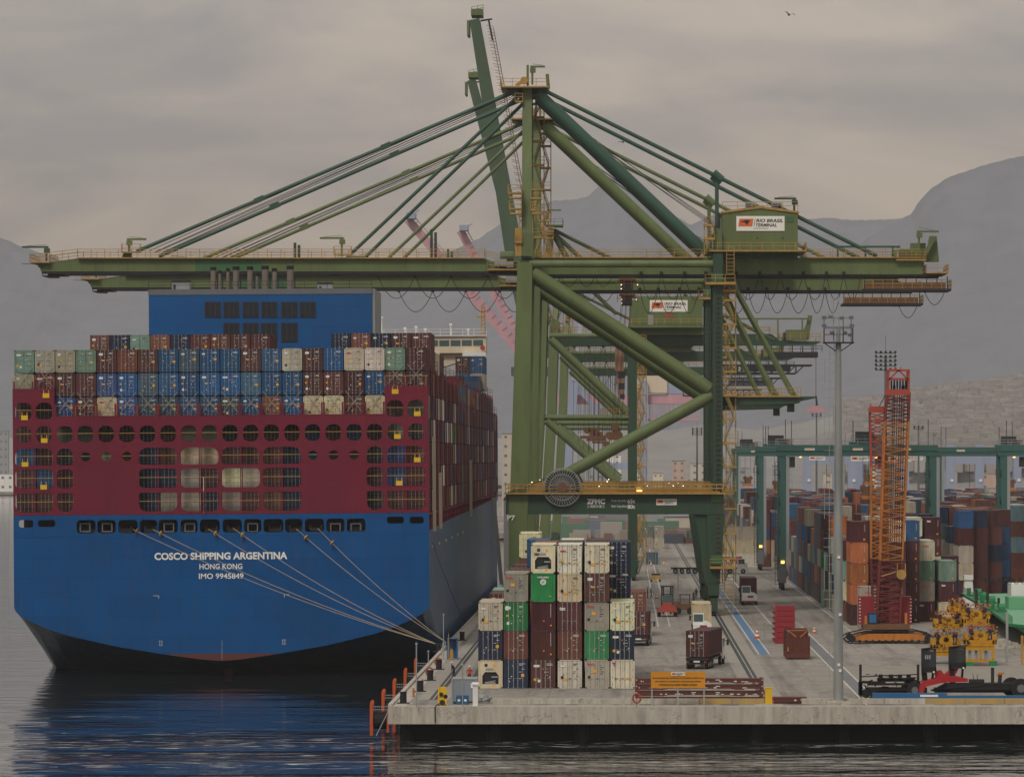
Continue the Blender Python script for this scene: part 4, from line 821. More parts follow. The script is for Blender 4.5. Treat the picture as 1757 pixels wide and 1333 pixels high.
def platform(mb, x0, x1, d0, d1, z, mi=0, rail=True, t=0.22):
    mb.box(x0, x1, d0, d1, z - t, z, mi)
    if rail: mb.rail([(x0, d0, z), (x1, d0, z), (x1, d1, z)], 1.1, 0.08, 1.6, mi); mb.rail([(x0, d1, z), (x0, d0, z)], 1.1, 0.08, 1.6, mi)
def davit(name, parent, p, h, reach, mat, side=1):
    mb = MB(); mb.tube(p, p + Vector((0, 0, h)), 0.16, 8); mb.bar(p + Vector((-0.3*side, 0, h)), p + Vector((reach*side, 0, h)), 0.28, 0.35); mb.bar(p + Vector((0, 0, h*1.15)), p + Vector((reach*side*0.8, 0, h + 0.2)), 0.06); mb.box(p.x - 0.35, p.x + 0.5, p.y - 0.3, p.y + 0.3, p.z + h - 0.9, p.z + h - 0.2)
    return mb.build(name, mat, parent)
YG = [C['yellow'], C['green'], C['dark'], C['steel']]
def big_crane():
    t = thing('quay_crane', 'tall green quay crane lettered P7, its long boom lowered over the ship', 'crane', (0, 687, QZ), group='green quay cranes')
    FAR = 17.0; GA, GB = 5.0, 12.5
    # legs and gantry frames
    for d in (0, FAR):
        mb = MB(); mb.bar(P7(901, 450, d), P7(891, 845, d), 2.2, 2.2, 0, 2.65, 2.4); mb.bar(P7(901, 440, d), P7(903, 400, d), 2.3, 2.2); mb.bar(P7(890, 845, d), P7(886, 1018, d), 2.9, 2.4, 0, 2.2, 2.0); mb.build('waterside_leg', C['green'], t)
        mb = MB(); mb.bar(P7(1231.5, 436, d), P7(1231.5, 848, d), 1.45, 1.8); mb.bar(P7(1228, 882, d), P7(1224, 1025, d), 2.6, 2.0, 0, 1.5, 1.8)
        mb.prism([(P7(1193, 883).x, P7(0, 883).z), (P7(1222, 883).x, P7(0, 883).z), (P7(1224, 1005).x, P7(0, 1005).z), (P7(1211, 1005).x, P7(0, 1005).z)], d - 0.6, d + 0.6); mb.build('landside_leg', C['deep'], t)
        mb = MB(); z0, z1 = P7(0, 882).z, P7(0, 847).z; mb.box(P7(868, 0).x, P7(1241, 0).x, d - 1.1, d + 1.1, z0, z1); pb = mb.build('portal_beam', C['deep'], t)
        if d == 0:
            text('lettering', 'ZPMC', (P7(1022.5, 0).x, -1.12, P7(0, 860).z), C['white'], pb, 31.5/S0, 9/S0, 0.05); text('lettering', '上海振华重工', (P7(1022.5, 0).x, -1.12, P7(0, 868.5).z), C['white'], pb, 31/S0, 5/S0, 0.0)
            text('lettering', 'Under Spreader', (P7(1062, 0).x, -1.12, P7(0, 859).z), C['white'], pb, 26/S0, 5/S0, 0.01); text('lettering', '65t', (P7(1083, 0).x, -1.12, P7(0, 859.5).z), C['white'], pb, 13/S0, 7/S0, 0.02)
            text('lettering', 'Under Cargo Beam', (P7(1062, 0).x, -1.12, P7(0, 868.5).z), C['white'], pb, 26/S0, 5/S0, 0.01); text('lettering', '80t', (P7(1083, 0).x, -1.12, P7(0, 869).z), C['white'], pb, 13/S0, 7/S0, 0.02)
            logo_sign('sign', pb, (P7(1143.5, 0).x, -1.1, P7(0, 861).z), 35/S0, 10.5/S0)
            text('lettering', 'P7', (P7(877.5, 0).x, -1.35, P7(0, 888).z), C['white'], pb, 14/S0, 8.5/S0, 0.03)
        mb = MB(); platform(mb, P7(868, 0).x, P7(1258, 0).x, d - 2.2, d - 1.12, P7(0, 845).z, 0); mb.rail([(P7(868, 0).x, d - 1.3, P7(0, 845).z), (P7(1240, 0).x, d - 1.3, P7(0, 845).z)], 1.25, 0.1, 0.9); mb.box(P7(905, 0).x, P7(1235, 0).x, d - 1.2, d - 1.14, P7(0, 845).z, P7(0, 845).z + 0.22); mb.build('walkway', C['yellow'], pb)
        # bracing
        mb = MB(); mb.tube(P7(914, 468, d), P7(1218, 668, d), 0.98, 16); mb.build('diagonal_brace', C['green'], t)
        mb = MB(); mb.tube(P7(1222, 678, d), P7(985, 806, d), 0.86, 16); mb.tube(P7(985, 806, d), P7(955, 822, d), 0.86, 16, 0, 0.6); mb.build('diagonal_brace', C['green'], t)
        mb = MB(); mb.tube(P7(908, 453, d - 0.3), P7(1224, 453, d - 0.3), 0.56, 14); mb.build('top_brace', C['green'], t)
        # pylon
        mb = MB(); mb.bar(P7(903.5, 445, d + 0), P7(903.5, 148, d*0.45 + 4.5), 1.5, 1.4, 0, 1.35, 1.3); mb.build('pylon', C['green'], t)
        g = GA if d == 0 else GB; e = d*0.45 + 4.5
        mb = MB(); mb.tube(P7(922, 158, e), P7(1208, 428, g), 0.92, 16); mb.build('back_strut', C['stay'], t)
        mb = MB(); mb.tube(*((P7(930, 150, e), P7(1508, 437, g)) if d == 0 else (P7(930, 158, e), P7(1490, 441, g))), 0.3, 12); mb.tube(P7(1225, 293, g), P7(1240, 306, g), 0.62, 10); mb.build('back_stay', C['stay'], t)
        mb = MB(); mb.tube(P7(1232, 300, g), P7(1232, 385, g), 0.22, 8); mb.build('stay_post', C['stay'], t)
        mb = MB(); mb.tube(*((P7(892, 149, e), P7(228, 429, g)) if d == 0 else (P7(894, 160, e), P7(258, 434, g))), 0.28, 12)
        for q in (0.35, 0.68): a = P7(892, 149 if d == 0 else 159, e).lerp(P7(228 if d == 0 else 258, 429 if d == 0 else 434, g), q); mb.bar(a + Vector((-0.7, 0, -0.3)), a + Vector((0.7, 0, 0.3)), 0.75, 0.6)
        mb.build('fore_stay', C['stay'], t)
        mb = MB(); mb.tube(*((P7(886, 163, e), P7(600, 432, g)) if d == 0 else (P7(896, 166, e), P7(618, 436, g))), 0.26, 12); mb.build('fore_stay', C['stay'], t)
        mb = MB()
        for q in range(3): mb.tube(P7(885, 148 + q*3, e), P7(250 + 12*q, 428 + q, g), 0.05, 4)
        for q in range(2): mb.tube(P7(950 + 6*q, 190, e), P7(1235, 385 + 4*q, g), 0.045, 4)
        mb.build('hoist_rope', C['dark'], t)
    for nm, px, pw in (('waterside_sill', 886, 2.0), ('landside_sill', 1224, 1.6)):
        for z, h in ((P7(0, 1020).z, 1.5),):
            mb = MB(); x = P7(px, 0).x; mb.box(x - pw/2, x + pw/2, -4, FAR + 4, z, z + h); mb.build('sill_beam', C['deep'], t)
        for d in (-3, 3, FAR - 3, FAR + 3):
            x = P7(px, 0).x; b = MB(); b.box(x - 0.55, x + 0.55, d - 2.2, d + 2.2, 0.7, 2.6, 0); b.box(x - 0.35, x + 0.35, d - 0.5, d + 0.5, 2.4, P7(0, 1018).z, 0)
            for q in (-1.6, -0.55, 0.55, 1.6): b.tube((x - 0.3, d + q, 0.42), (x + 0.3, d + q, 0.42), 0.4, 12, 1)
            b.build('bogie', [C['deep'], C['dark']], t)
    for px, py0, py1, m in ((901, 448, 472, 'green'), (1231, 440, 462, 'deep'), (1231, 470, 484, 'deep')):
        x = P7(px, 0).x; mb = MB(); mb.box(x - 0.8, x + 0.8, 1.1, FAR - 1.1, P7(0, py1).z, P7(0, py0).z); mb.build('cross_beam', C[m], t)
    # girders: boom over the water, then back over the yard
    for g in (GA, GB):
        mb = MB(); z1, z0 = P7(0, 441).z, P7(0, 464).z; xt = P7(58, 0).x
        mb.prism([(P7(60, 0).x, P7(0, 451).z), (P7(128, 0).x, z1), (P7(828, 0).x, z1), (P7(860, 0).x, P7(0, 452).z), (P7(888, 0).x, P7(0, 452).z), (P7(888, 0).x, z0), (P7(64, 0).x, z0)], g - 0.6, g + 0.6)
        gd = mb.build('boom_girder', C['green'], t)
        mb = MB(); mb.box(P7(330, 0).x, P7(445, 0).x, g - 0.62, g + 0.6, z0 + 0.05, z1 - 0.05); mb.build('repainted_panel', C['fresh'], gd)
        mb = MB(); mb.box(xt + 0.6, P7(888, 0).x, g - 0.5, g + 0.5, z0 - 0.32, z0 - 0.02); mb.build('trolley_rail', C['dark'], gd)
        mb = MB(); zz = z1 + 0.1; mb.box(P7(128, 0).x, P7(830, 0).x, g - 1.3, g - 0.6, zz - 0.18, zz); mb.rail([(P7(50, 0).x, g - 1.3, P7(0, 449).z), (P7(128, 0).x, g - 1.3, zz), (P7(830, 0).x, g - 1.3, zz), (P7(862, 0).x, g - 1.3, P7(0, 452).z)], 1.2, 0.09, 2.0); mb.build('walkway', C['yellow'], gd)
        mb = MB(); zt = P7(0, 440).z; zb = P7(0, 469).z
        mb.box(P7(905, 0).x, P7(1586, 0).x, g - 0.65, g + 0.65, zb, zt); g2 = mb.build('bridge_girder', C['green'], t)
        mb = MB(); mb.box(P7(900, 0).x, P7(1620, 0).x, g - 0.5, g + 0.5, zb - 0.3, zb - 0.02); mb.build('trolley_rail', C['dark'], g2)
        mb = MB(); zz = zt + 0.1; mb.box(P7(920, 0).x, P7(1205, 0).x, g - 1.3, g - 0.65, zz - 0.18, zz); mb.rail([(P7(920, 0).x, g - 1.3, zz), (P7(1205, 0).x, g - 1.3, zz)], 1.1, 0.09, 2.0); mb.build('walkway', C['yellow'], g2); mb = MB(); mb.box(P7(1385, 0).x, P7(1590, 0).x, g - 1.3, g - 0.65, zz - 0.18, zz); mb.rail([(P7(1385, 0).x, g - 1.3, zz), (P7(1590, 0).x, g - 1.3, zz)], 1.1, 0.09, 2.0); mb.build('walkway', C['yellow'], g2)
    mb = MB()
    for px in (62, 300, 560, 880, 1050, 1400, 1585): x = P7(px, 0).x; mb.box(x - 0.4, x + 0.4, GA + 0.62, GB - 0.62, P7(0, 456).z, P7(0, 446).z)
    mb.build('girder_tie', C['green'], t)
    # boom tip, boom furniture
    mb = MB(); platform(mb, P7(46, 0).x, P7(80, 0).x, GA - 1.5, GB + 1.5, P7(0, 447).z, 0); mb.bar(P7(30, 450, GA), P7(60, 451, GA), 0.08, 0.08, 2); mb.build('tip_platform', YG, t)
    davit('davit', t, P7(74, 446, GA - 1), 24/S0, 42/S0, C['stay'], -1); davit('davit', t, P7(215, 436, GA), 28/S0, 30/S0, C['green'], 1); davit('davit', t, P7(583, 438, GA), 32/S0, 38/S0, C['green'], -1)
    mb = MB(); platform(mb, P7(204, 0).x, P7(236, 0).x, GA - 1.6, GA - 0.5, P7(0, 430).z, 0); mb.prism([(P7(203, 0).x, P7(0, 440).z), (P7(221, 0).x, P7(0, 440).z), (P7(218, 0).x, P7(0, 430).z), (P7(207, 0).x, P7(0, 430).z)], GA - 0.5, GA + 0.5, 1); platform(mb, P7(570, 0).x, P7(600, 0).x, GA - 1.6, GA - 0.5, P7(0, 434).z, 0); mb.build('stay_anchor', YG, t)
    for px in (502, 738):
        mb = MB(); mb.bar(P7(px, 440, GA), P7(px, 414 if px < 600 else 391, GA), 0.4, 0.4, 0); mb.bar(P7(px + 7, 440, GA), P7(px + 7, 418 if px < 600 else 396, GA), 0.4, 0.4, 0); mb.build('boom_rest_post', [C['deep']], t)
    for a, b in ((66, 104), (72, 100)): pass
    mb = MB(); x0, x1 = P7(66, 0).x, P7(103, 0).x; z0, z1 = P7(0, 472).z, P7(0, 463.5).z; mb.box(x0, P7(85, 0).x, GA, GB, z0, z0 + 0.15, 2); mb.rail([(x0, GA, z0), (P7(85, 0).x, GA, z0)], 0.7, 0.08, 0.8, 2); mb.box(P7(74, 0).x, x1, GA + 1, GB - 1, P7(0, 470).z, z1, 0)
    mb.build('tip_cage', [C['rust'], C['green'], C['dark']], t)
    # boom hinge machinery
    mb = MB(); platform(mb, P7(836, 0).x, P7(890, 0).x, GA - 2, GA - 0.7, P7(0, 460).z, 0); mb.tube(P7(857, 438, GA - 1), P7(880, 438, GA - 1), 0.75, 12, 1); mb.cbox(P7(858, 447, GA - 1), 1.8, 1.2, 1.4, 3); mb.cbox(P7(874, 452, GA - 1), 1.0, 1.0, 0.9, 3); mb.build('hinge_machinery', YG, t)
    # apex
    mb = MB(); platform(mb, P7(858, 0).x, P7(940, 0).x, 2, 13, P7(0, 146).z, 0); mb.box(P7(888, 0).x, P7(920, 0).x, 4, 13, P7(0, 160).z, P7(0, 147.5).z, 1); mb.prism([(P7(862, 0).x, P7(0, 148).z), (P7(940, 0).x, P7(0, 148).z), (P7(920, 0).x, P7(0, 158).z), (P7(884, 0).x, P7(0, 158).z)], 4, 12, 4)
    mb.bar(P7(884, 143, 5), P7(903, 130, 5), 0.5, 0.6, 0); mb.tube(P7(898, 134, 4.6), P7(898, 134, 5.4), 0.55, 12, 0); mb.bar(P7(940, 148, 5), P7(938, 123, 5), 0.5, 0.5, 1); platform(mb, P7(883, 0).x, P7(896, 0).x, 2.6, 4, P7(0, 171).z, 0); mb.build('apex_platform', YG + [C['stay']], t)
    davit('davit', t, P7(912, 140, 6), 31/S0, 22/S0, C['green'], 1)
    mb = MB(); mb.bar(P7(904, 142, 6), P7(904, 106, 6), 0.35); mb.build('mast', C['green'], t)
    # stairs up the pylon, with yellow landings
    mb = MB(); stair_tower(mb, P7(914, 0).x, P7(927, 0).x, 14, P7(0, 440).z, P7(0, 165).z, 3.6); mb.build('pylon_stair', YG, t)
    for py, a, b in ((331, 872, 895), (339, 874, 895), (358, 874, 895), (366, 876, 895), (340, 911, 930), (360, 911, 920), (415, 884, 896)): mb = MB(); platform(mb, P7(a, 0).x, P7(b, 0).x, -1.6, 0.6, P7(0, py).z, 0, True, 0.25); mb.build('pylon_platform', YG, t)
    mb = MB(); mb.box(P7(884, 0).x, P7(895, 0).x, -1.2, -0.6, P7(0, 440).z, P7(0, 392).z, 0); mb.build('pylon_cabinet', YG, t)
    # machine house
    z0, z1 = P7(0, 428).z, P7(0, 365).z; x0, x1 = P7(1240, 0).x, P7(1370, 0).x; xm = (x0 + x1)/2
    mb = MB(); mb.prism([(x0, z0), (x1, z0), (x1, z1), (xm, z1 + 0.75), (x0, z1)], 2.2, 15.5); h = mb.build('machine_house', C['green'], t)
    mb = MB(); mb.prism([(x0 - 0.15, z1), (xm, z1 + 0.75), (x1 + 0.15, z1), (x1 + 0.15, z1 + 0.3), (xm, z1 + 1.08), (x0 - 0.15, z1 + 0.3)], 2.0, 15.7); mb.build('roof', C['yellow'], h)
    mb = MB(); mb.rail([(x0, 2.1, z1 + 0.4), (x1, 2.1, z1 + 0.4)], 1.3, 0.08, 2.4); mb.build('handrail', C['yellow'], h)
    mb = MB(); mb.box(P7(1350, 0).x, P7(1363, 0).x, 2.12, 2.2, P7(0, 380).z, P7(0, 370).z); mb.build('repainted_panel', C['fresh'], h)
    for px in (1301, 1345):
        for _ in (0,): mb = MB(); mb.box(P7(px - 2, 0).x, P7(px, 0).x, 2.15, 2.2, P7(0, 409).z, P7(0, 406).z); mb.build('vent', C['dark'], h)
    logo_sign('sign', h, (P7(1305.5, 0).x, 2.16, P7(0, 382.5).z), 83/S0, 25.5/S0)
    for px in (1289.5, 1334):
        b = MB(); b.box(P7(px - 9, 0).x, P7(px + 9, 0).x, 4, 7, P7(0, 360).z, P7(0, 345).z, 0)
        for q in range(5): b.box(P7(px - 8, 0).x, P7(px + 1, 0).x, 3.94, 4, P7(0, 348 + 2.3*q).z - 0.06, P7(0, 348 + 2.3*q).z + 0.03, 1)
        b.tube((P7(px + 5, 0).x, 3.94, P7(0, 352).z), (P7(px + 5, 0).x, 4, P7(0, 352).z), 0.28, 10, 1); b.build('air_conditioner', [C['grey'], C['dark']], h)
    davit('davit', h, P7(1364, 366, 3), 27/S0, 34/S0, C['deep'], -1)
    mb = MB(); zp = P7(0, 429).z; platform(mb, P7(1212, 0).x, P7(1384, 0).x, 0.2, 16.5, zp, 0); mb.box(P7(1222, 0).x, P7(1370, 0).x, 3, 15, P7(0, 441).z, zp - 0.25, 1); mb.build('machine_deck', [C['yellow'], C['deep']], h)
    mb = MB(); stair_tower(mb, P7(1212, 0).x, P7(1222, 0).x, 0.5, P7(0, 436).z, P7(0, 385).z, 2.4); mb.build('house_stair', YG, t)
    mb = MB(); mb.box(P7(1225, 0).x, P7(1238, 0).x, 1, 3, P7(0, 440).z, P7(0, 392).z, 1); mb.bar(P7(1234, 392, 1.5), P7(1234, 365, 1.5), 0.4, 0.4, 2); mb.build('hoist_frame', YG, t)
    # landside end: machinery and portal for the boom hoist, hanging maintenance gallery
    mb = MB(); x = P7(1600, 0).x
    mb.prism([(P7(1592, 0).x, P7(0, 446).z), (P7(1616, 0).x, P7(0, 446).z), (P7(1612, 0).x, P7(0, 402).z), (P7(1600, 0).x, P7(0, 402).z)], GA + 1, GA + 3, 1); mb.bar(P7(1588, 440, GA), P7(1606, 405, GA), 0.6, 0.6, 1); mb.cbox(P7(1565, 435, GA), 3.4, 2, 1.6, 1); mb.cbox(P7(1580, 428, GA + 2), 2.2, 2, 2.4, 1); platform(mb, P7(1592, 0).x, P7(1630, 0).x, GA - 1.5, GB + 1.5, P7(0, 465).z, 0); platform(mb, P7(1540, 0).x, P7(1592, 0).x, GA - 1.5, GA, P7(0, 443).z, 0)
    mb.bar(P7(1550, 428, GA), P7(1568, 428, GA), 0.25, 0.25, 1); mb.build('tail_machinery', YG, t)
    davit('davit', t, P7(1580, 440, GA - 0.5), 45/S0, 34/S0, C['green'], 1)
    mb = MB()
    for px in (1440, 1488, 1535): mb.bar(P7(px, 440, GA), P7(px, 421, GA), 0.28, 0.28)
    mb.bar(P7(1432, 421, GA), P7(1548, 421, GA), 0.3, 0.3); mb.build('rope_guide_frame', C['stay'], t)
    mb = MB(); z = P7(0, 497).z; x0, x1 = P7(1484, 0).x, P7(1636, 0).x; mb.box(x0, x1, GA - 0.5, GB + 0.5, z, z + 0.3, 2); mb.box(x0 + 0.3, x1 - 0.8, GA - 0.4, GA - 0.3, z + 0.3, z + 1.25, 4); mb.rail([(x0, GA - 0.5, z + 0.3), (x1, GA - 0.5, z + 0.3), (x1, GB, z + 0.3)], 1.3, 0.08, 1.5, 0)
    for k in range(9): xx = x0 + (x1 - x0)*k/8.5 + 0.2; mb.bar((xx, GA, z), (xx, GA, P7(0, 472).z), 0.14, 0.14, 2)
    mb.build('maintenance_gallery', YG + [C['rust']], t)
    # trolley with the operator's cabin
    mb = MB(); z0 = P7(0, 496).z; mb.box(P7(1062, 0).x, P7(1092, 0).x, GA - 0.3, GB + 0.3, P7(0, 478).z, P7(0, 470).z, 0); mb.box(P7(1066, 0).x, P7(1086, 0).x, GA + 0.4, GB - 0.4, z0, P7(0, 478).z, 1); mb.rail([(P7(1058, 0).x, GA - 0.9, P7(0, 492).z), (P7(1096, 0).x, GA - 0.9, P7(0, 492).z)], 1.1, 0.09, 1.0, 0)
    for px, py in ((1066, 487), (1094, 487), (1066, 494)): mb.cbox(P7(px, py, GA - 1.0), 0.16, 0.1, 0.1, 2)
    tr = mb.build('trolley', [C['rust'], C['dark'], C['wlamp']], t)
    mb = MB()
    for px in (1068, 1076, 1084):
        for q in (GA + 1, GB - 1): mb.bar(P7(px, 490, q), P7(px - 20, 745, q), 0.045)
    mb.build('hoist_rope', C['dark'], tr)
    # spreader hanging in the gantry
    mb = MB(); c = P7(1057, 752, 8)
    for q in (-1, 0, 1):
        mb.tube(c + Vector((q*0.75 - 0.3, -1.4, 0.5)), c + Vector((q*0.75 - 0.3, 1.4, 0.5)), 0.55, 12)
    mb.box(c.x - 1.9, c.x + 1.7, c.y - 5, c.y + 5, c.z - 1.2, c.z - 0.7)
    for q in (-1, 1): mb.bar(c + Vector((q*0.5, 0, 0.8)), c + Vector((q*0.3, 0, 2.2)), 0.2)
    mb.tube(c + Vector((-0.2, -0.8, 1.8)), c + Vector((-0.2, 0.8, 1.8)), 0.6, 12); mb.build('spreader', C['rust'], tr)
    mb = MB(); z = P7(0, 467.5).z
    festoon(mb, [P7(px, 0).x for px in (905, 930, 960, 990, 1020, 1050)], GB + 0.9, z, 1.6); mb.build('festoon_cable', C['dark'], t); mb = MB(); festoon(mb, [P7(px, 0).x for px in (640, 705, 768, 833, 890)], GB + 0.9, z, 3.4); mb.build('festoon_cable', C['dark'], t); mb = MB(); festoon(mb, [P7(px, 0).x for px in (1100, 1135, 1175, 1212, 1265, 1305, 1340, 1380, 1420, 1450, 1480)], GA - 0.9, z, 3.9); mb.build('festoon_cable', C['dark'], t); mb = MB(); festoon(mb, [P7(px, 0).x for px in (1590, 1625)], GA, P7(0, 498).z, 2.0)
    mb.build('festoon_cable', C['dark'], t)
    # landside stairs
    mb = MB(); stair_tower(mb, P7(1243, 0).x, P7(1259, 0).x, 0, P7(0, 1000).z, P7(0, 840).z, 3.7); stair_tower(mb, P7(1243, 0).x, P7(1259, 0).x, 0, P7(0, 840).z, P7(0, 497).z, 3.5); mb.build('landside_stair', YG, t)
    mb = MB(); mb.ladder(P7(1251, 1050, -0.5), P7(1251, 960, -0.5), 1.3, 0.1, 0.5); mb.build('landside_ladder', C['yellow'], t); mb = MB(); mb.ladder(P7(1253, 470, -0.9), P7(1253, 425, -0.9), 1.1, 0.09, 0.5, 0); mb.build('landside_ladder', C['yellow'], t)
    for py, a, b in ((485, 1210, 1261), (971, 1218, 1262)): mb = MB(); platform(mb, P7(a, 0).x, P7(b, 0).x, -2.0, 0.8, P7(0, py).z, 0, True, 0.35); mb.build('landside_platform', C['yellow'], t)
    for py in (470, 845, 952): mb = MB(); mb.box(P7(1220, 0).x, P7(1240, 0).x, -1.25, -0.95, P7(0, py + 16).z, P7(0, py).z); mb.build('landside_cabinet', C['fresh'], t)
    mb = MB(); 
    for k in range(60):
        z = P7(0, 1000).z + k*0.72; mb.box(P7(1229, 0).x, P7(1236, 0).x, -1.0, -0.92, z, z + 0.3)
    mb.build('cable_tray', C['dark'], t)
    # hatch-cover gallery hanging off the landside legs
    z1, z0 = P7(0, 680).z, P7(0, 696).z; x0, x1 = P7(1240, 0).x, P7(1402, 0).x
    mb = MB(); mb.prism([(x0, z0), (P7(1365, 0).x, z0 + 0.3), (P7(1372, 0).x, P7(0, 688).z), (x1, P7(0, 682).z), (x1, z1), (x0, z1)], 1, 14); mb.box(P7(1352, 0).x, P7(1364, 0).x, 2, 4, z0 - 0.9, z0 + 0.3); gal = mb.build('backreach_gallery', C['deep'], t)
    mb = MB(); mb.box(x0, P7(1374, 0).x, 0.5, 1, z1 - 0.1, z1 + 0.12); mb.rail([(x0, 0.6, z1), (P7(1374, 0).x, 0.6, z1)], 1.25, 0.08, 1.4); mb.rail([(x0, 13, z1), (P7(1374, 0).x, 13, z1)], 1.25, 0.08, 1.4); mb.build('handrail', C['yellow'], gal)
    for a, b in ((1240, 1332), (1262, 1366)):
        for d in (1.5, 13): mb = MB(); mb.bar(P7(a, 490, d), P7(b, 680, d), 0.42, 0.42); mb.build('hanger', C['green'], t)
    # cable reel on the portal beam
    c = P7(965, 836, -1.9); mb = MB(); n = 40
    for k in range(n):
        a = 2*math.pi*k/n; mb.bar(c, c + Vector((2.75*math.cos(a), 0, 2.75*math.sin(a))), 0.07, 0.25, 0)
    for r_ in (2.75, 1.9):
        pts = [c + Vector((r_*math.cos(2*math.pi*k/36), 0, r_*math.sin(2*math.pi*k/36))) for k in range(37)]; mb.path(pts, 0.06, 4, 0)
    mb.tube(c + Vector((0, 0.15, 0)), c + Vector((0, 0.6, 0)), 2.5, 32, 1); mb.tube(c + Vector((0, -0.35, 0)), c + Vector((0, 0.2, 0)), 0.8, 16, 2); mb.build('cable_reel', [C['steel'], C['dark'], C['rust']], t)
    mb = MB(); mb.path([P7(870, 845, -1.5), P7(900, 838, -1.5), P7(935, 820, -1.9)], 0.06, 4); mb.build('reel_cable', C['dark'], t)
    for px, py in ((913, 827), (1028, 834), (1042, 826), (1110, 833), (1155, 833), (1172, 833)):
        b = MB(); b.cbox(P7(px, py, -2.0), 0.16, 0.1, 0.12); b.build('walkway_lamp', C['wlamp'], t)
    b = MB(); b.tube(P7(1097, 843, -2.1), P7(1097, 840, -2.1), 0.4, 10); b.build('beacon', C['lamp'], t)
    return t
crane7 = big_crane()
crane6 = copy_tree(crane7); crane6.location = (0, 687*1.0946, QZ)
tag(crane6, 'second green quay crane just behind the first, its boom tip ending short above the ship', 'crane')
for ch in list(crane6.children):
    if ch.name.startswith(('fore_stay', 'back_stay', 'back_strut', 'stay_post')):
        ch.material_slots[0].link = 'OBJECT'; ch.material_slots[0].material = C['green']
    if ch.name.startswith('portal_beam'):
        for g in list(ch.children):
            if g.name.startswith('lettering'): bpy.data.objects.remove(g)

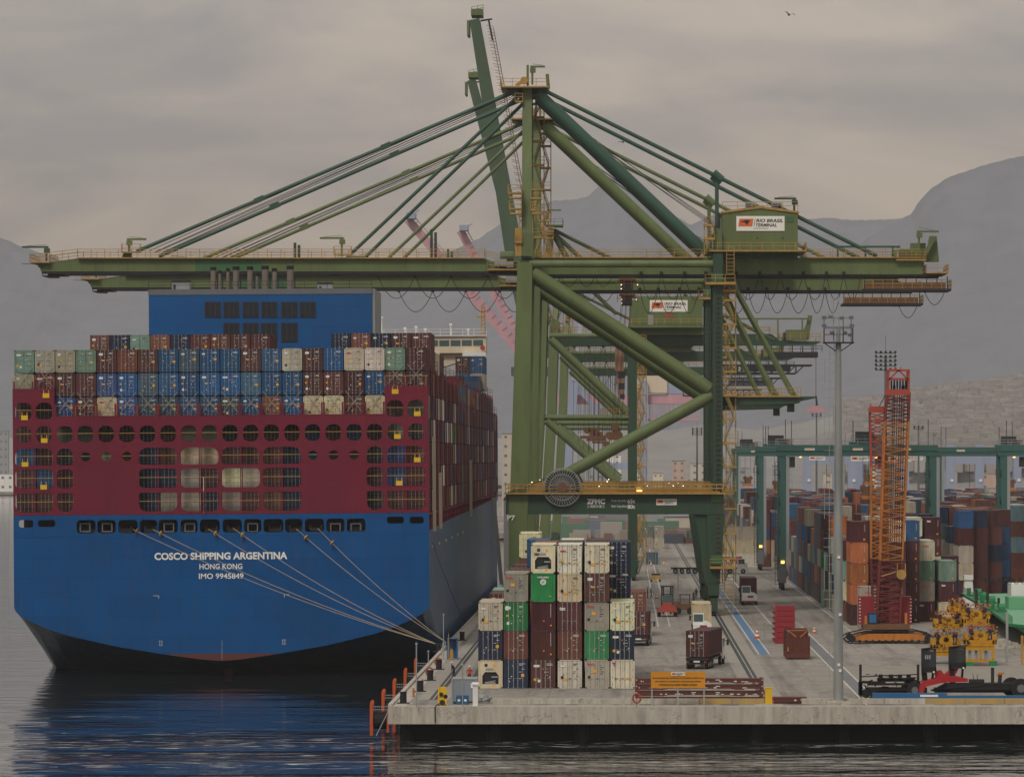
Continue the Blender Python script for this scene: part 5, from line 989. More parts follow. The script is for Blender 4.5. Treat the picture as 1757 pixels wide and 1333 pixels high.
# lower, older cranes further along, booms raised
S5 = 9.08; Y5 = F/S5
def P5(px, py, d=0.0): return Vector(((px - VX)/S5, d, CZ - QZ + (VY - py)/S5))
def old_crane():
    t = thing('quay_crane', 'lower green quay crane with its boom raised and orange P5 on the machine house', 'crane', (0, Y5, QZ), group='green quay cranes')
    FAR = 15.0; GA, GB = 4.5, 10.5
    for d in (0, FAR):
        mb = MB(); mb.bar(P5(931, 510, d), P5(925, 700, d), 2.0, 2.0); mb.bar(P5(925, 700, d), P5(908, 985, d), 2.0, 2.0, 0, 2.1, 2.0); mb.build('waterside_leg', C['green'], t)
        mb = MB(); mb.bar(P5(1085, 570, d), P5(1087, 985, d), 1.55, 1.6); mb.build('landside_leg', C['deep'], t)
        mb = MB(); mb.tube(P5(945, 582, d), P5(1076, 706, d), 0.72, 12); mb.build('diagonal_brace', C['green'], t)
        mb = MB(); mb.tube(P5(938, 722, d), P5(1062, 832, d), 0.72, 12); mb.build('diagonal_brace', C['green'], t)
        mb = MB(); mb.tube(P5(925, 716, d), P5(1085, 716, d), 0.5, 12); mb.build('cross_brace', C['green'], t); mb = MB(); mb.tube(P5(943, 576, d), P5(1085, 576, d), 0.45, 10); mb.build('cross_brace', C['green'], t)
        mb = MB(); mb.box(P5(915, 0).x, P5(1095, 0).x, d - 0.8, d + 0.8, P5(0, 868).z, P5(0, 845).z); mb.build('portal_beam', C['deep'], t)
        mb = MB(); mb.bar(P5(931, 512, d), P5(945, 392, 7), 1.2, 1.2); mb.build('pylon', C['green'], t)
        mb = MB(); mb.tube(P5(947, 395, 7), P5(1055, 437 + 60, 4), 0.42, 10); mb.tube(P5(947, 395, 7), P5(1005, 500, 4), 0.55, 10); mb.tube(P5(950, 392, 7), P5(1330, 583, 4), 0.35, 10); mb.build('back_strut', C['green'], t)
        for px in (908, 1087):
            for q in (-3, 3):
                x = P5(px, 0).x; b = MB(); b.box(x - 0.5, x + 0.5, d + q - 2, d + q + 2, 0.6, 2.3, 0)
                for w in (-1.4, -0.5, 0.5, 1.4): b.tube((x - 0.3, d + q + w, 0.4), (x + 0.3, d + q + w, 0.4), 0.38, 10, 1)
                b.build('bogie', [C['deep'], C['dark']], t)
    for px in (908, 1087): mb = MB(); x = P5(px, 0).x; mb.box(x - 0.9, x + 0.9, -4, FAR + 4, 2.2, 3.8); mb.build('sill_beam', C['deep'], t)
    for g in (GA, GB):
        mb = MB(); mb.prism([(P5(945, 0).x, P5(0, 593).z), (P5(1400, 0).x, P5(0, 590).z), (P5(1412, 0).x, P5(0, 585).z), (P5(1340, 0).x, P5(0, 584).z), (P5(1325, 0).x, P5(0, 572).z), (P5(945, 0).x, P5(0, 572).z)], g - 0.6, g + 0.6); gd = mb.build('bridge_girder', C['deep'], t)
        mb = MB(); mb.rail([(P5(945, 0).x, g - 1, P5(0, 571).z), (P5(1322, 0).x, g - 1, P5(0, 571).z), (P5(1340, 0).x, g - 1, P5(0, 582).z), (P5(1410, 0).x, g - 1, P5(0, 582).z)], 1.2, 0.09, 2.2); mb.build('handrail', C['yellow'], gd)
        mb = MB(); mb.bar(P5(884, 452, g), P5(813, 30, g), 3.4, 1.1, 0, 1.9, 1.0); mb.bar(P5(884, 452, g), P5(914, 585, g), 3.4, 1.1); bo = mb.build('raised_boom', C['boomgreen'], t)
        mb = MB(); a, b = P5(833, 40, g), P5(893, 360, g)
        for k in range(30):
            c = a.lerp(b, k/29) ; mb.bar(c, c + Vector((1.3, 0, -0.25)), 0.08)
        mb.bar(a + Vector((1.3, 0, -0.25)), b + Vector((1.3, 0, -0.25)), 0.08); mb.bar(a + Vector((0.8, 0, -0.15)), b + Vector((0.8, 0, -0.15)), 0.06); mb.build('boom_handrail', C['rust'], bo)
    for py in (520, 545): mb = MB(); mb.box(P5(925, 0).x, P5(940, 0).x, 1, FAR - 1, P5(0, py + 10).z, P5(0, py).z); mb.build('cross_beam', C['deep'], t)
    mb = MB(); mb.cbox(P5(817, 18, 7), 2.2, 7, 1.2, 1); mb.rail([P5(808, 20, 4), P5(828, 16, 4)], 1.2, 0.1, 1, 1); mb.box(P5(800, 0).x, P5(804, 0).x, 4, 11, P5(0, 57).z, P5(0, 32).z, 1); mb.bar(P5(803, 33, 5), P5(810, 34, 5), 0.2, 0.2, 1); mb.bar(P5(823, 32, 5), P5(843, 29, 5), 0.3, 0.3, 2); mb.bar(P5(837, 30, 5), P5(844, 66, 5), 0.35, 0.35, 2); mb.build('boom_tip', YG, t)
    mb = MB(); platform(mb, P5(935, 0).x, P5(965, 0).x, 4, 11, P5(0, 384).z, 1); mb.bar(P5(940, 384, 6), P5(940, 358, 6), 0.3, 0.3, 1); mb.bar(P5(938, 358, 6), P5(962, 358, 6), 0.3, 0.3, 1); platform(mb, P5(925, 0).x, P5(945, 0).x, 2, 4, P5(0, 375).z, 0); platform(mb, P5(925, 0).x, P5(945, 0).x, 2, 4, P5(0, 400).z, 0); mb.build('apex_platform', YG, t)
    x0, x1 = P5(1080, 0).x, P5(1206, 0).x; z0, z1 = P5(0, 556).z, P5(0, 508).z
    mb = MB(); mb.box(x0, P5(1094, 0).x, 3, 13, z0, P5(0, 514).z); mb.box(P5(1094, 0).x, x1, 2, 14, z0, z1); h = mb.build('machine_house', C['green'], t)
    logo_sign('sign', h, (P5(1147.5, 0).x, 1.95, P5(0, 524.5).z), 65/S5, 20/S5)
    text('lettering', 'P5', (P5(1147.5, 0).x, 1.96, P5(0, 541.5).z), C['headred'], h, 16/S5, 8/S5, 0.03)
    mb = MB(); mb.box(P5(1112, 0).x, P5(1121, 0).x, 1.93, 2, P5(0, 557).z, P5(0, 540).z); mb.build('door', C['grey'], h)
    mb = MB(); mb.box(P5(1078, 0).x, P5(1210, 0).x, 0.5, 14.5, P5(0, 562).z, P5(0, 557).z, 1); mb.rail([(P5(1070, 0).x, 0.6, P5(0, 557).z), (P5(1210, 0).x, 0.6, P5(0, 557).z)], 1.1, 0.09, 1.6, 0); mb.box(P5(1085, 0).x, P5(1205, 0).x, 3, 13, P5(0, 574).z, P5(0, 562).z, 1); mb.rail([(P5(1094, 0).x, 2, z1), (x1, 2, z1)], 1.1, 0.08, 2, 0)
    for k in range(5): b = P5(1100 + 22*k, 506, 4); mb.cbox(b, 1.6, 2, 0.9, 3)
    mb.build('machine_deck', YG, h)
    mb = MB(); x = P5(1390, 0).x; mb.bar(P5(1385, 582, 5), P5(1392, 540, 5), 0.9, 0.8, 1); mb.bar(P5(1375, 582, 5), P5(1390, 550, 5), 0.5, 0.5, 1); mb.cbox(P5(1368, 574, 5), 4, 3, 2.0, 1); mb.cbox(P5(1355, 576, 6), 2, 3, 1.6, 2)
    for px in (1300, 1336, 1378): mb.bar(P5(px, 582, 4), P5(px, 545, 4), 0.28, 0.28, 1)
    mb.bar(P5(1250, 546, 4), P5(1390, 546, 4), 0.32, 0.32, 1); mb.build('tail_machinery', YG, t)
    mb = MB(); mb.box(P5(1320, 0).x, P5(1405, 0).x, 4, 11, P5(0, 612).z, P5(0, 603).z, 2); mb.rail([(P5(1320, 0).x, 4, P5(0, 603).z), (P5(1412, 0).x, 4, P5(0, 603).z)], 1.1, 0.1, 2, 2)
    for k in range(5): mb.bar(P5(1325 + 18*k, 603, 5), P5(1325 + 18*k, 592, 5), 0.2, 0.2, 2)
    mb.build('maintenance_gallery', YG, t)
    mb = MB(); mb.box(P5(1055, 0).x, P5(1070, 0).x, 4, 11, P5(0, 636).z, P5(0, 598).z, 0); mb.box(P5(1060, 0).x, P5(1072, 0).x, 3, 8, P5(0, 648).z, P5(0, 636).z, 1); mb.build('trolley', [paint('trolley_brown', (0.3, 0.16, 0.1), 0.6, 0.3), C['dark']], t)
    mb = MB(); stair_tower(mb, P5(1095, 0).x, P5(1106, 0).x, 0, P5(0, 985).z, P5(0, 585).z, 3.4); mb.build('landside_stair', YG, t)
    mb = MB(); festoon(mb, [P5(px, 0).x for px in (960, 985, 1010, 1035, 1060)], GA, P5(0, 594).z, 2.2)
    for px in (1010, 1018, 1026, 1034): mb.bar(P5(px, 596, 7), P5(px, 840, 7), 0.05)
    mb.build('festoon_cable', C['dark'], t)
    for py in (712,):
        mb = MB()
        for d in (-0.6, FAR): mb.rail([(P5(1030, 0).x, d, P5(0, py).z), (P5(1096, 0).x, d, P5(0, py).z)], 1.2, 0.1, 1.2)
        mb.build('brace_walkway', C['yellow'], t)
    mb = MB(); stair_tower(mb, P5(936, 0).x, P5(946, 0).x, 2, P5(0, 570).z, P5(0, 395).z, 3.0); mb.build('waterside_stair', YG, t)
    mb = MB(); a0, a1 = P5(1210, 0), P5(1395, 0); zt_, zb_ = P5(0, 626).z, P5(0, 640).z
    for d in (4, 10):
        mb.bar((a0.x, d, zt_), (a1.x, d, zt_), 0.3); mb.bar((a0.x, d, zb_), (a1.x - 3, d, zb_), 0.25)
        for k in range(12): x = a0.x + (a1.x - a0.x - 3)*k/11; mb.bar((x, d, zb_), (x, d, zt_), 0.14); mb.bar((x, d, zb_), (x + 1.5, d, zt_), 0.12)
    mb.build('service_truss', C['dark'], t)
    mb = MB()
    for k in range(9): x = P5(985 + 9*k, 0).x; mb.bar((x, 4 + k % 3*3, P5(0, 594).z), (x - 0.4, 4 + k % 3*3, P5(0, 850).z), 0.07)
    mb.build('hoist_rope', C['dark'], t)
    mb = MB(); c = P5(1015, 742, 7)
    for q in (-1, 0, 1): mb.tube(c + Vector((q*0.9, -1.5, 0.4)), c + Vector((q*0.9, 1.5, 0.4)), 0.6, 12)
    mb.box(c.x - 2.2, c.x + 2.2, c.y - 5, c.y + 5, c.z - 1.1, c.z - 0.6); mb.build('spreader', C['rust'], t)
    return t
crane5 = old_crane()
crane4 = copy_tree(crane5); crane4.location = (0, Y5*1.165, QZ)
bm_i = 0
for ch in list(crane4.children):
    if ch.name.startswith('raised_boom'):     # this boom is not raised so far
        g = (4.5, 10.5)[bm_i]; bm_i += 1; mb = MB(); mb.bar(P5(914, 585, g), P5(764, 28, g), 3.4, 1.1, 0, 1.9, 1.0); ch.data = mb.mesh('raised_boom', C['boomgreen'])
        for q in list(ch.children): bpy.data.objects.remove(q)
    elif ch.name.startswith('boom_tip'): ch.location = (-49/S5, 0, 0)
tag(crane4, 'fourth green quay crane in line, its shorter raised boom showing left of the taller one', 'crane'); crane4['label'] = 'fourth green quay crane in line, its lower boom tip beside the taller raised boom'
for g in list(crane4.children_recursive):
    if g.name.startswith('lettering') and g.parent.name.startswith('machine_house'): bpy.data.objects.remove(g)

crane3 = copy_tree(crane5); crane3.location = (0, Y5*1.37, QZ); crane3['label'] = 'fifth green quay crane in line, small behind the others, its boom level'
bm_i = 0
for ch in list(crane3.children_recursive):
    if ch.name.startswith('lettering') and ch.parent.name.startswith('machine_house'): bpy.data.objects.remove(ch)
for ch in list(crane3.children):
    if ch.name.startswith('raised_boom'):
        g = (4.5, 10.5)[bm_i]; bm_i += 1; mb = MB(); mb.box(P5(804, 0).x, P5(914, 0).x, g - 0.6, g + 0.6, P5(0, 593).z, P5(0, 572).z); ch.data = mb.mesh('boom', C['boomgreen']); ch.name = 'lowered_boom'
        for q in list(ch.children): bpy.data.objects.remove(q)
    elif ch.name.startswith('boom_tip'): bpy.data.objects.remove(ch)
# pink cranes beyond, haze put into their paint, booms raised
def pink_crane(Y, tip, base, label):
    s = S(Y); P = lambda px, py, d=0.0: Vector(((px - VX)/s, d, CZ - QZ + (VY - py)/s))
    t = thing('quay_crane', label, 'crane', (0, Y, QZ), group='faded pink quay cranes'); pk, pb = C['pink'], C['paleblue']
    for g in (4, 13):
        mb = MB(); a, b = P(*tip, g), P(*base, g); mb.bar(a, b, 3.2, 1.6, 0, 4.4, 1.6); mb.build('raised_boom', pk, t)
    mb = MB(); a, b = P(*tip, 3), P(*base, 3); n = (b - a).cross(Vector((0, 1, 0))).normalized()*-2.6
    if n.z < 0: n = -n
    mb.bar(a + n, b + n, 0.35)
    for k in range(26): c = a.lerp(b, k/25); mb.bar(c, c + n, 0.22)
    c = a; mb.cbox(c + n*0.7, 3.5, 10, 2.2); mb.bar(c + n, c + n*2.2, 0.5); mb.build('boom_walkway', pb, t)
    for d in (0, 22):
        mb = MB(); mb.bar(P(985, 655, d), P(965, 925, d), 3.2, 2.6); mb.build('waterside_leg', pb, t)
        mb = MB(); mb.bar(P(1105, 655, d), P(1105, 925, d), 3.0, 2.6); mb.build('landside_leg', pb, t)
        mb = MB(); mb.bar(P(985, 660, d), P(1105, 790, d), 1.6, 1.4); mb.bar(P(970, 800, d), P(1105, 800, d), 2.6, 2); mb.build('cross_brace', pb, t)
        mb = MB(); mb.bar(P(985, 655, d), P(1000, 520, 11), 1.8, 1.6); mb.bar(P(1002, 520, 11), P(1105, 655, d), 1.2, 1.0); mb.build('pylon', pb, t)
    for g in (4, 13): mb = MB(); mb.box(P(950, 0).x, P(1205, 0).x, g - 1, g + 1, P(0, 693).z, P(0, 677).z); mb.build('bridge_girder', pk, t)
    mb = MB(); mb.box(P(1085, 0).x, P(1145, 0).x, 2, 16, P(0, 674).z, P(0, 640).z); mb.build('machine_house', paint('house_pale', (0.6, 0.5, 0.38), 0.6, 0.2), t)
    mb = MB(); mb.box(P(1145, 0).x, P(1170, 0).x, 3, 15, P(0, 676).z, P(0, 652).z); mb.build('switch_room', C['paleblue'], t)
    mb = MB(); mb.box(P(1080, 0).x, P(1200, 0).x, 2, 16, P(0, 722).z, P(0, 718).z)
    for k in range(16): x = P(1085 + 7.5*k, 0).x; mb.bar((x, 2, P(0, 720).z), (x, 2, P(0, 694).z), 0.35)
    mb.build('maintenance_gallery', C['pink'], t)
    for px in (968, 1105): mb = MB(); x = P(px, 0).x; mb.box(x - 1.4, x + 1.4, -5, 27, 0.2, 4); mb.build('bogie', C['pink'], t)
    return t
pink_crane(1790, (699, 376), (925, 640), 'hazy pink crane with its raised boom leaning low over the ship bridge')
pink_crane(1890, (789, 395), (925, 645), 'hazy pink crane with the steeper raised boom beside the hill')
# ---------------------------------------------------------------- the stack on the quay's end
def near_stack():
    Y = 470.0; cx = [(px - VX)/S(Y) for px in (841.5, 885, 932, 977.5, 1024.5, 1068)]; HP = 2.9
    cols = [[('cream', 'reefunit'), ('navy', 'door'), ('beige', 'door')],
        [('navy', 'door'), ('rust', 'door'), ('green', 'door'), ('grey', 'door')],
        [('brown', 'door'), ('brown', 'plain'), ('maroon', 'plain'), ('green', 'plain'), ('cream', 'reefunit')],
        [('white', 'door'), ('rust', 'door'), ('maroon', 'door'), ('cream', 'reefdoor'), ('white', 'reefdoor')],
        [('grey', 'door'), ('green', 'door'), ('grey', 'door'), ('brown', 'door'), ('white', 'reefdoor')],
        [('white', 'reefdoor'), ('navy', 'door'), ('cream', 'reefdoor')]]
    what = dict(reefunit='container with cooling unit', door='door-end container', plain='ribbed blind-end container', reefdoor='smooth-doored container')
    for i, col in enumerate(cols):
        for k, (c, kd) in enumerate(col):
            lvl = 'bottom' if k == 0 else 'top' if k == len(col) - 1 else ORD[k + 1] + ' from the ground'
            t = container(c, kd, (cx[i] + R.uniform(-0.03, 0.03), Y + R.uniform(0, 0.12), QZ + HP*k), f'{CNAME[c]} {what[kd]}, {lvl}, {ORD[i+1]} column from the ship', 'containers stacked on the quay end', scale=(1, 1, HP/CH*0.992), mark=(kd != 'plain' and (i, k) not in ((4, 0), (4, 2), (1, 3), (5, 0), (3, 2))))
            def put(s, x, z, m, w=None, h=None, b=0.03): text('lettering', s, (x, -0.022, z), m, t, w, h, b)
            if (i, k) in ((3, 2),): put('tex', -0.7, 2.2, MARK_W, 0.62, 0.36, 0.04)
            if (i, k) in ((4, 0), (4, 2), (1, 3)): put('OOCL', -0.62, 2.4, MARK_R, 0.75, 0.24)
            if (i, k) in ((4, 0), (4, 2), (1, 3)):
                mb = MB(); mb.box(-0.95, -0.7, -0.02, -0.014, 1.0, 1.25, 2); mb.box(-0.5, -0.12, -0.02, -0.014, 1.55, 1.85, 1)
                for q in range(5): mb.box(0.3, 0.4 + 0.07*(q*3 % 5), -0.02, -0.014, 2.3 - 0.22*q, 2.35 - 0.22*q, 2)
                mb.build('marking', [MARK_W, MARK_Y, MARK_K], t)
            if (i, k) == (5, 0): put('T', -0.85, 2.4, MARK_M, 0.36, 0.36, 0.06)
            if (i, k) == (2, 3):
                put('EVERGREEN', 0, 2.45, MARK_W, 1.15, 0.17); mb = MB(); mb.tube((0, 0.005, 1.98), (0, 0.028, 1.98), 0.3, 18, 0)
                for q in range(4): mb.bar((-0.1 + 0.07*q - 0.05, -0.004, 1.86), (-0.1 + 0.07*q + 0.03, -0.004, 2.1), 0.03, 0.012, 1)
                mb.box(0.62, 0.78, 0.0, 0.028, 0.5, 0.62, 2); mb.build('emblem', [MARK_W, C['vgreen'], MARK_Y], t)
            if (i, k) == (2, 4): put('tex', -0.65, 1.92, MARK_K, 0.5, 0.28)
            if (i, k) == (1, 2):
                mb = MB(); mb.tube((-0.85, 0.0, 2.25), (-0.85, 0.02, 2.25), 0.24, 16); mb.build('emblem', [MARK_W], t)
            if (i, k) in ((2, 1), (2, 2)):
                mb = MB()
                for q in range(8): mb.box(0.72, 0.78, 0.0, 0.03, 1.35 + 0.17*q, 1.45 + 0.17*q, 0)
                mb.box(0.68, 0.84, 0.0, 0.03, 0.45, 0.6, 1); mb.box(-0.02, 0.12, 0.0, 0.03, 0.5 + (i + k)*0.1, 0.62 + (i + k)*0.1, 1); mb.build('marking', [MARK_W, MARK_Y], t)
            if kd == 'reefdoor':
                mb = MB()
                for q, x in enumerate((-0.72, -0.28, 0.42, 0.78)): mb.box(x - 0.09, x + 0.09, 0.0, 0.03, 0.85 - 0.05*q % 0.1, 1.08 - 0.05*q % 0.1, 1 if q else 2)
                mb.build('sticker', [MARK_W, MARK_Y, C['teal']], t)
    # the bays standing behind the front row
    back = [(-10.95, 499, 'mint', 2), (-10.6, 512, 'brown', 2), (-13.4, 512, 'mint', 2), (-13.3, 499, 'brown', 2), (-11.2, 528, 'brown', 2),
        (-10.9, 486, 'brown', 3), (-10.9, 503, 'maroon', 3), (-11.0, 540, 'cream', 4),
        (-9.2, 496, 'blue', 4), (-8.1, 483, 'rust', 4), (-5.5, 483, 'navy', 4), (-5.6, 496, 'cream', 4), (-2.8, 483, 'navy', 4), (-2.9, 496, 'brown', 4), (-0.6, 483.5, 'navy', 4), (-0.6, 483.5, 'navy', 3)]
    dn = Mass(); base = {}
    for x, y, c, k in back:
        lab = {('navy', 4): 'navy', }.get((c, k), CNAME[c])
        container(c, 'door', (x, y, QZ + HP*k), f'{CNAME[c]} container behind the quay end row, {ORD[k+1]} tier, {ORD[int((y-483)/12)+2]} bay, {"ship side" if x < -9 else "middle" if x < -4 else "lane side"}', 'containers behind the quay end row', scale=(1, 1, HP/CH*0.992), detail=1)
        key = (x, y); base[key] = min(base.get(key, 99), k)
    for (x, y), k in base.items():
        for q in range(k): dn.put(x, y + 0.05, QZ + HP*q, h=HP)
    for q, c in enumerate(('brown', 'rust')): container(c, 'door', (1.55, 606, QZ + HP*q), f'{CNAME[c]} container {("under", "over")[q]} another in the low pair beyond the quay end stack', 'containers behind the quay end row', scale=(1, 1, HP/CH*0.992), detail=1)
    dn.build('mixed containers under the roofs behind the quay end row')
near_stack()

# ---------------------------------------------------------------- container yard
def yard():
    HP = 2.87; M = Mass(); rr = random.Random(5); grp = 'containers in the yard'
    front = [(32.45, 645, ['maroon', 'orange', 'orange', 'orange', 'maroon'], 5), (35.1, 650, ['maroon', 'maroon', 'rust', 'maroon', 'maroon'], 5), (37.7, 646, ['crimson', 'brown', 'maroon', 'maroon', 'beige'], 5), (40.2, 655, ['maroon', 'maroon', 'brown', 'maroon', 'blue'], 5),
        (42.65, 660, ['maroon', 'grey', 'sea', 'beige'], 4), (45.6, 658, ['cream', 'maroon', 'sea'], 3), (33.0, 631, ['grey', 'grey'], 2), (42.8, 690, ['grey', 'maroon', 'grey', 'maroon', 'white'], 5), (45.6, 690, ['maroon', 'maroon', 'mint', 'maroon', 'maroon'], 5), (48.2, 690, ['maroon', 'navy', 'maroon'], 3),
        (41.2, 712, ['brown', 'brown', 'brown', 'brown', 'crimson'], 5), (44.2, 724, ['brown', 'brown', 'brown', 'brown', 'navy'], 5), (46.8, 726, ['brown', 'brown', 'brown', 'brown', 'navy'], 5)]
    for n, (x, y, cs, _) in enumerate(front):
        for k, c in enumerate(cs):
            short = (x, y) == (33.0, 631); row = 'front of the yard' if y < 665 else 'second row of the yard' if y < 700 else 'third row of the yard'
            if y > 680 and k < len(cs) - 2: M.put(x, y, QZ + HP*k, h=HP); continue
            t = container(c, 'plain', (x, y, QZ + HP*k), f'{CNAME[c]} container in the {row}, {ORD[k+1]} up, {"short stack" if short else ORD[n+1] + " stack"}', grp, scale=(1, 0.5 if short else 1, HP/CH*0.995), mark=True)
            m = [ch for ch in t.children if ch.name.startswith('marking')]
            for q in m: bpy.data.objects.remove(q)
            if c == 'maroon' and (x > 42 or rr.random() < 0.3): text('lettering', 'tex', (-0.6, -0.0, 2.3), MARK_W, t, 0.6, 0.34, 0.04)
            elif c in ('grey', 'beige') : text('lettering', 'OOCL', (0.0, -0.0, 2.05), MARK_R, t, 0.9, 0.28, 0.03)
            mb = MB()
            for q in range(6): mb.box(0.72, 0.78, -0.002, 0.02, 1.5 + 0.17*q, 1.6 + 0.17*q, 0)
            mb.box(0.55, 0.8, -0.002, 0.02, 0.3, 0.5, 1); mb.build('marking', [MARK_W, MARK_Y], t)
    # the lane-side row running away from us: its long sides show
    cs = ['navy', 'brown', 'grey', 'maroon', 'green', 'rust', 'blue', 'cream', 'brown', 'orange', 'steel', 'crimson', 'greygreen', 'mint', 'navy']
    y = 661.5; k0 = 0
    while y < 960:
        n = rr.choice((4, 5, 3, 4, 5))
        for k in range(n):
            if k0 > 5: M.put(32.3, y, QZ + HP*k, h=HP); continue
            c = rr.choice(cs); t = container(c, 'plain', (32.3, y, QZ + HP*k), f'{CNAME[c]} container side-on along the yard lane, {ORD[k0+1]} bay, {ORD[k+1]} up', grp, detail=0, scale=(1, 1, HP/CH*0.995))
        y += 13.1 if rr.random() < 0.8 else 14.5; k0 += 1
    for k, c in enumerate(('rust', 'rust', 'aqua', 'rust', 'aqua')):
        container(c, 'plain', (71.9, 853, QZ + HP*k), f'{CNAME[c]} container beside the big teal crane leg, {ORD[k+1]} from the ground', grp, scale=(1, 1, HP/CH*0.995))
    for n, (x, cc) in enumerate(((56.5, ['maroon', 'grey', 'grey', 'maroon', 'blue']), (59.1, ['brown', 'maroon', 'maroon', 'brown', 'navy']), (61.7, ['maroon', 'brown', 'navy', 'brown', 'brown']))):
        yy = 772 + 3*n
        for k, c in enumerate(cc): container(c, 'plain', (x, yy, QZ + HP*k), f'{CNAME[c]} container behind the green barge, {ORD[n+1]} stack, {ORD[k+1]} from the ground', grp, scale=(1, 1, HP/CH*0.995))
    # everything behind: too many to count
    for bi, (x0, nx, y0, y1) in enumerate(((34.9, 5, 664, 960), (29.5, 8, 985, 1330), (56.5, 4, 793, 1330), (72, 8, 872, 1340), (96, 8, 860, 1340))):
        y = y0
        while y < y1:
            for i in range(nx):
                x = x0 + 2.62*i
                if bi == 0 and y < 742 and i in (2, 3, 4): continue
                n = rr.choice((2, 3, 4, 4, 5, 5)) if bi else rr.choice((3, 4, 4, 5))
                for k in range(max(0, n - 3), n): M.put(x, y, QZ + HP*k, h=HP)
                for k in range(max(0, n - 3)): M.put(x, y, QZ + HP*k, h=HP)
            y += 13.2
    M.build('wide field of mixed stacked containers filling the far yard')
    # long containers lying broadside beyond the crane foot, one lettered
    for k, (c, lab) in enumerate((('white', 'white container lying broadside with big ONE lettering, lowest of its stack'), ('cream', 'cream container lying broadside, in the middle over the lettered one'), ('grey', 'grey container lying broadside, topmost over the cream one'))):
        t = thing('shipping_container', lab, 'container', (20.5, 985, QZ + 2.87*k), (0, 0, 0), grp); mb = MB(); corr(mb, 0, 7.6, 0, 0.1, 2.75, 20, 0.05); mb.box(-0.05, 0.05, -0.02, 2.4, 0, 2.85); mb.box(7.55, 7.65, -0.02, 2.4, 0, 2.85); mb.box(0, 7.6, 0.06, 2.4, 0, 2.8); mb.box(0, 7.6, -0.02, 0.06, 2.72, 2.85); mb.box(0, 7.6, -0.02, 0.06, 0, 0.12); mb.build('body', CP, t); tint(t, c)
        if k == 0: text('lettering', 'ONE', (2.5, -0.03, 1.45), C['maroon'], t, 3.6, 1.7, 0.05)
yard()

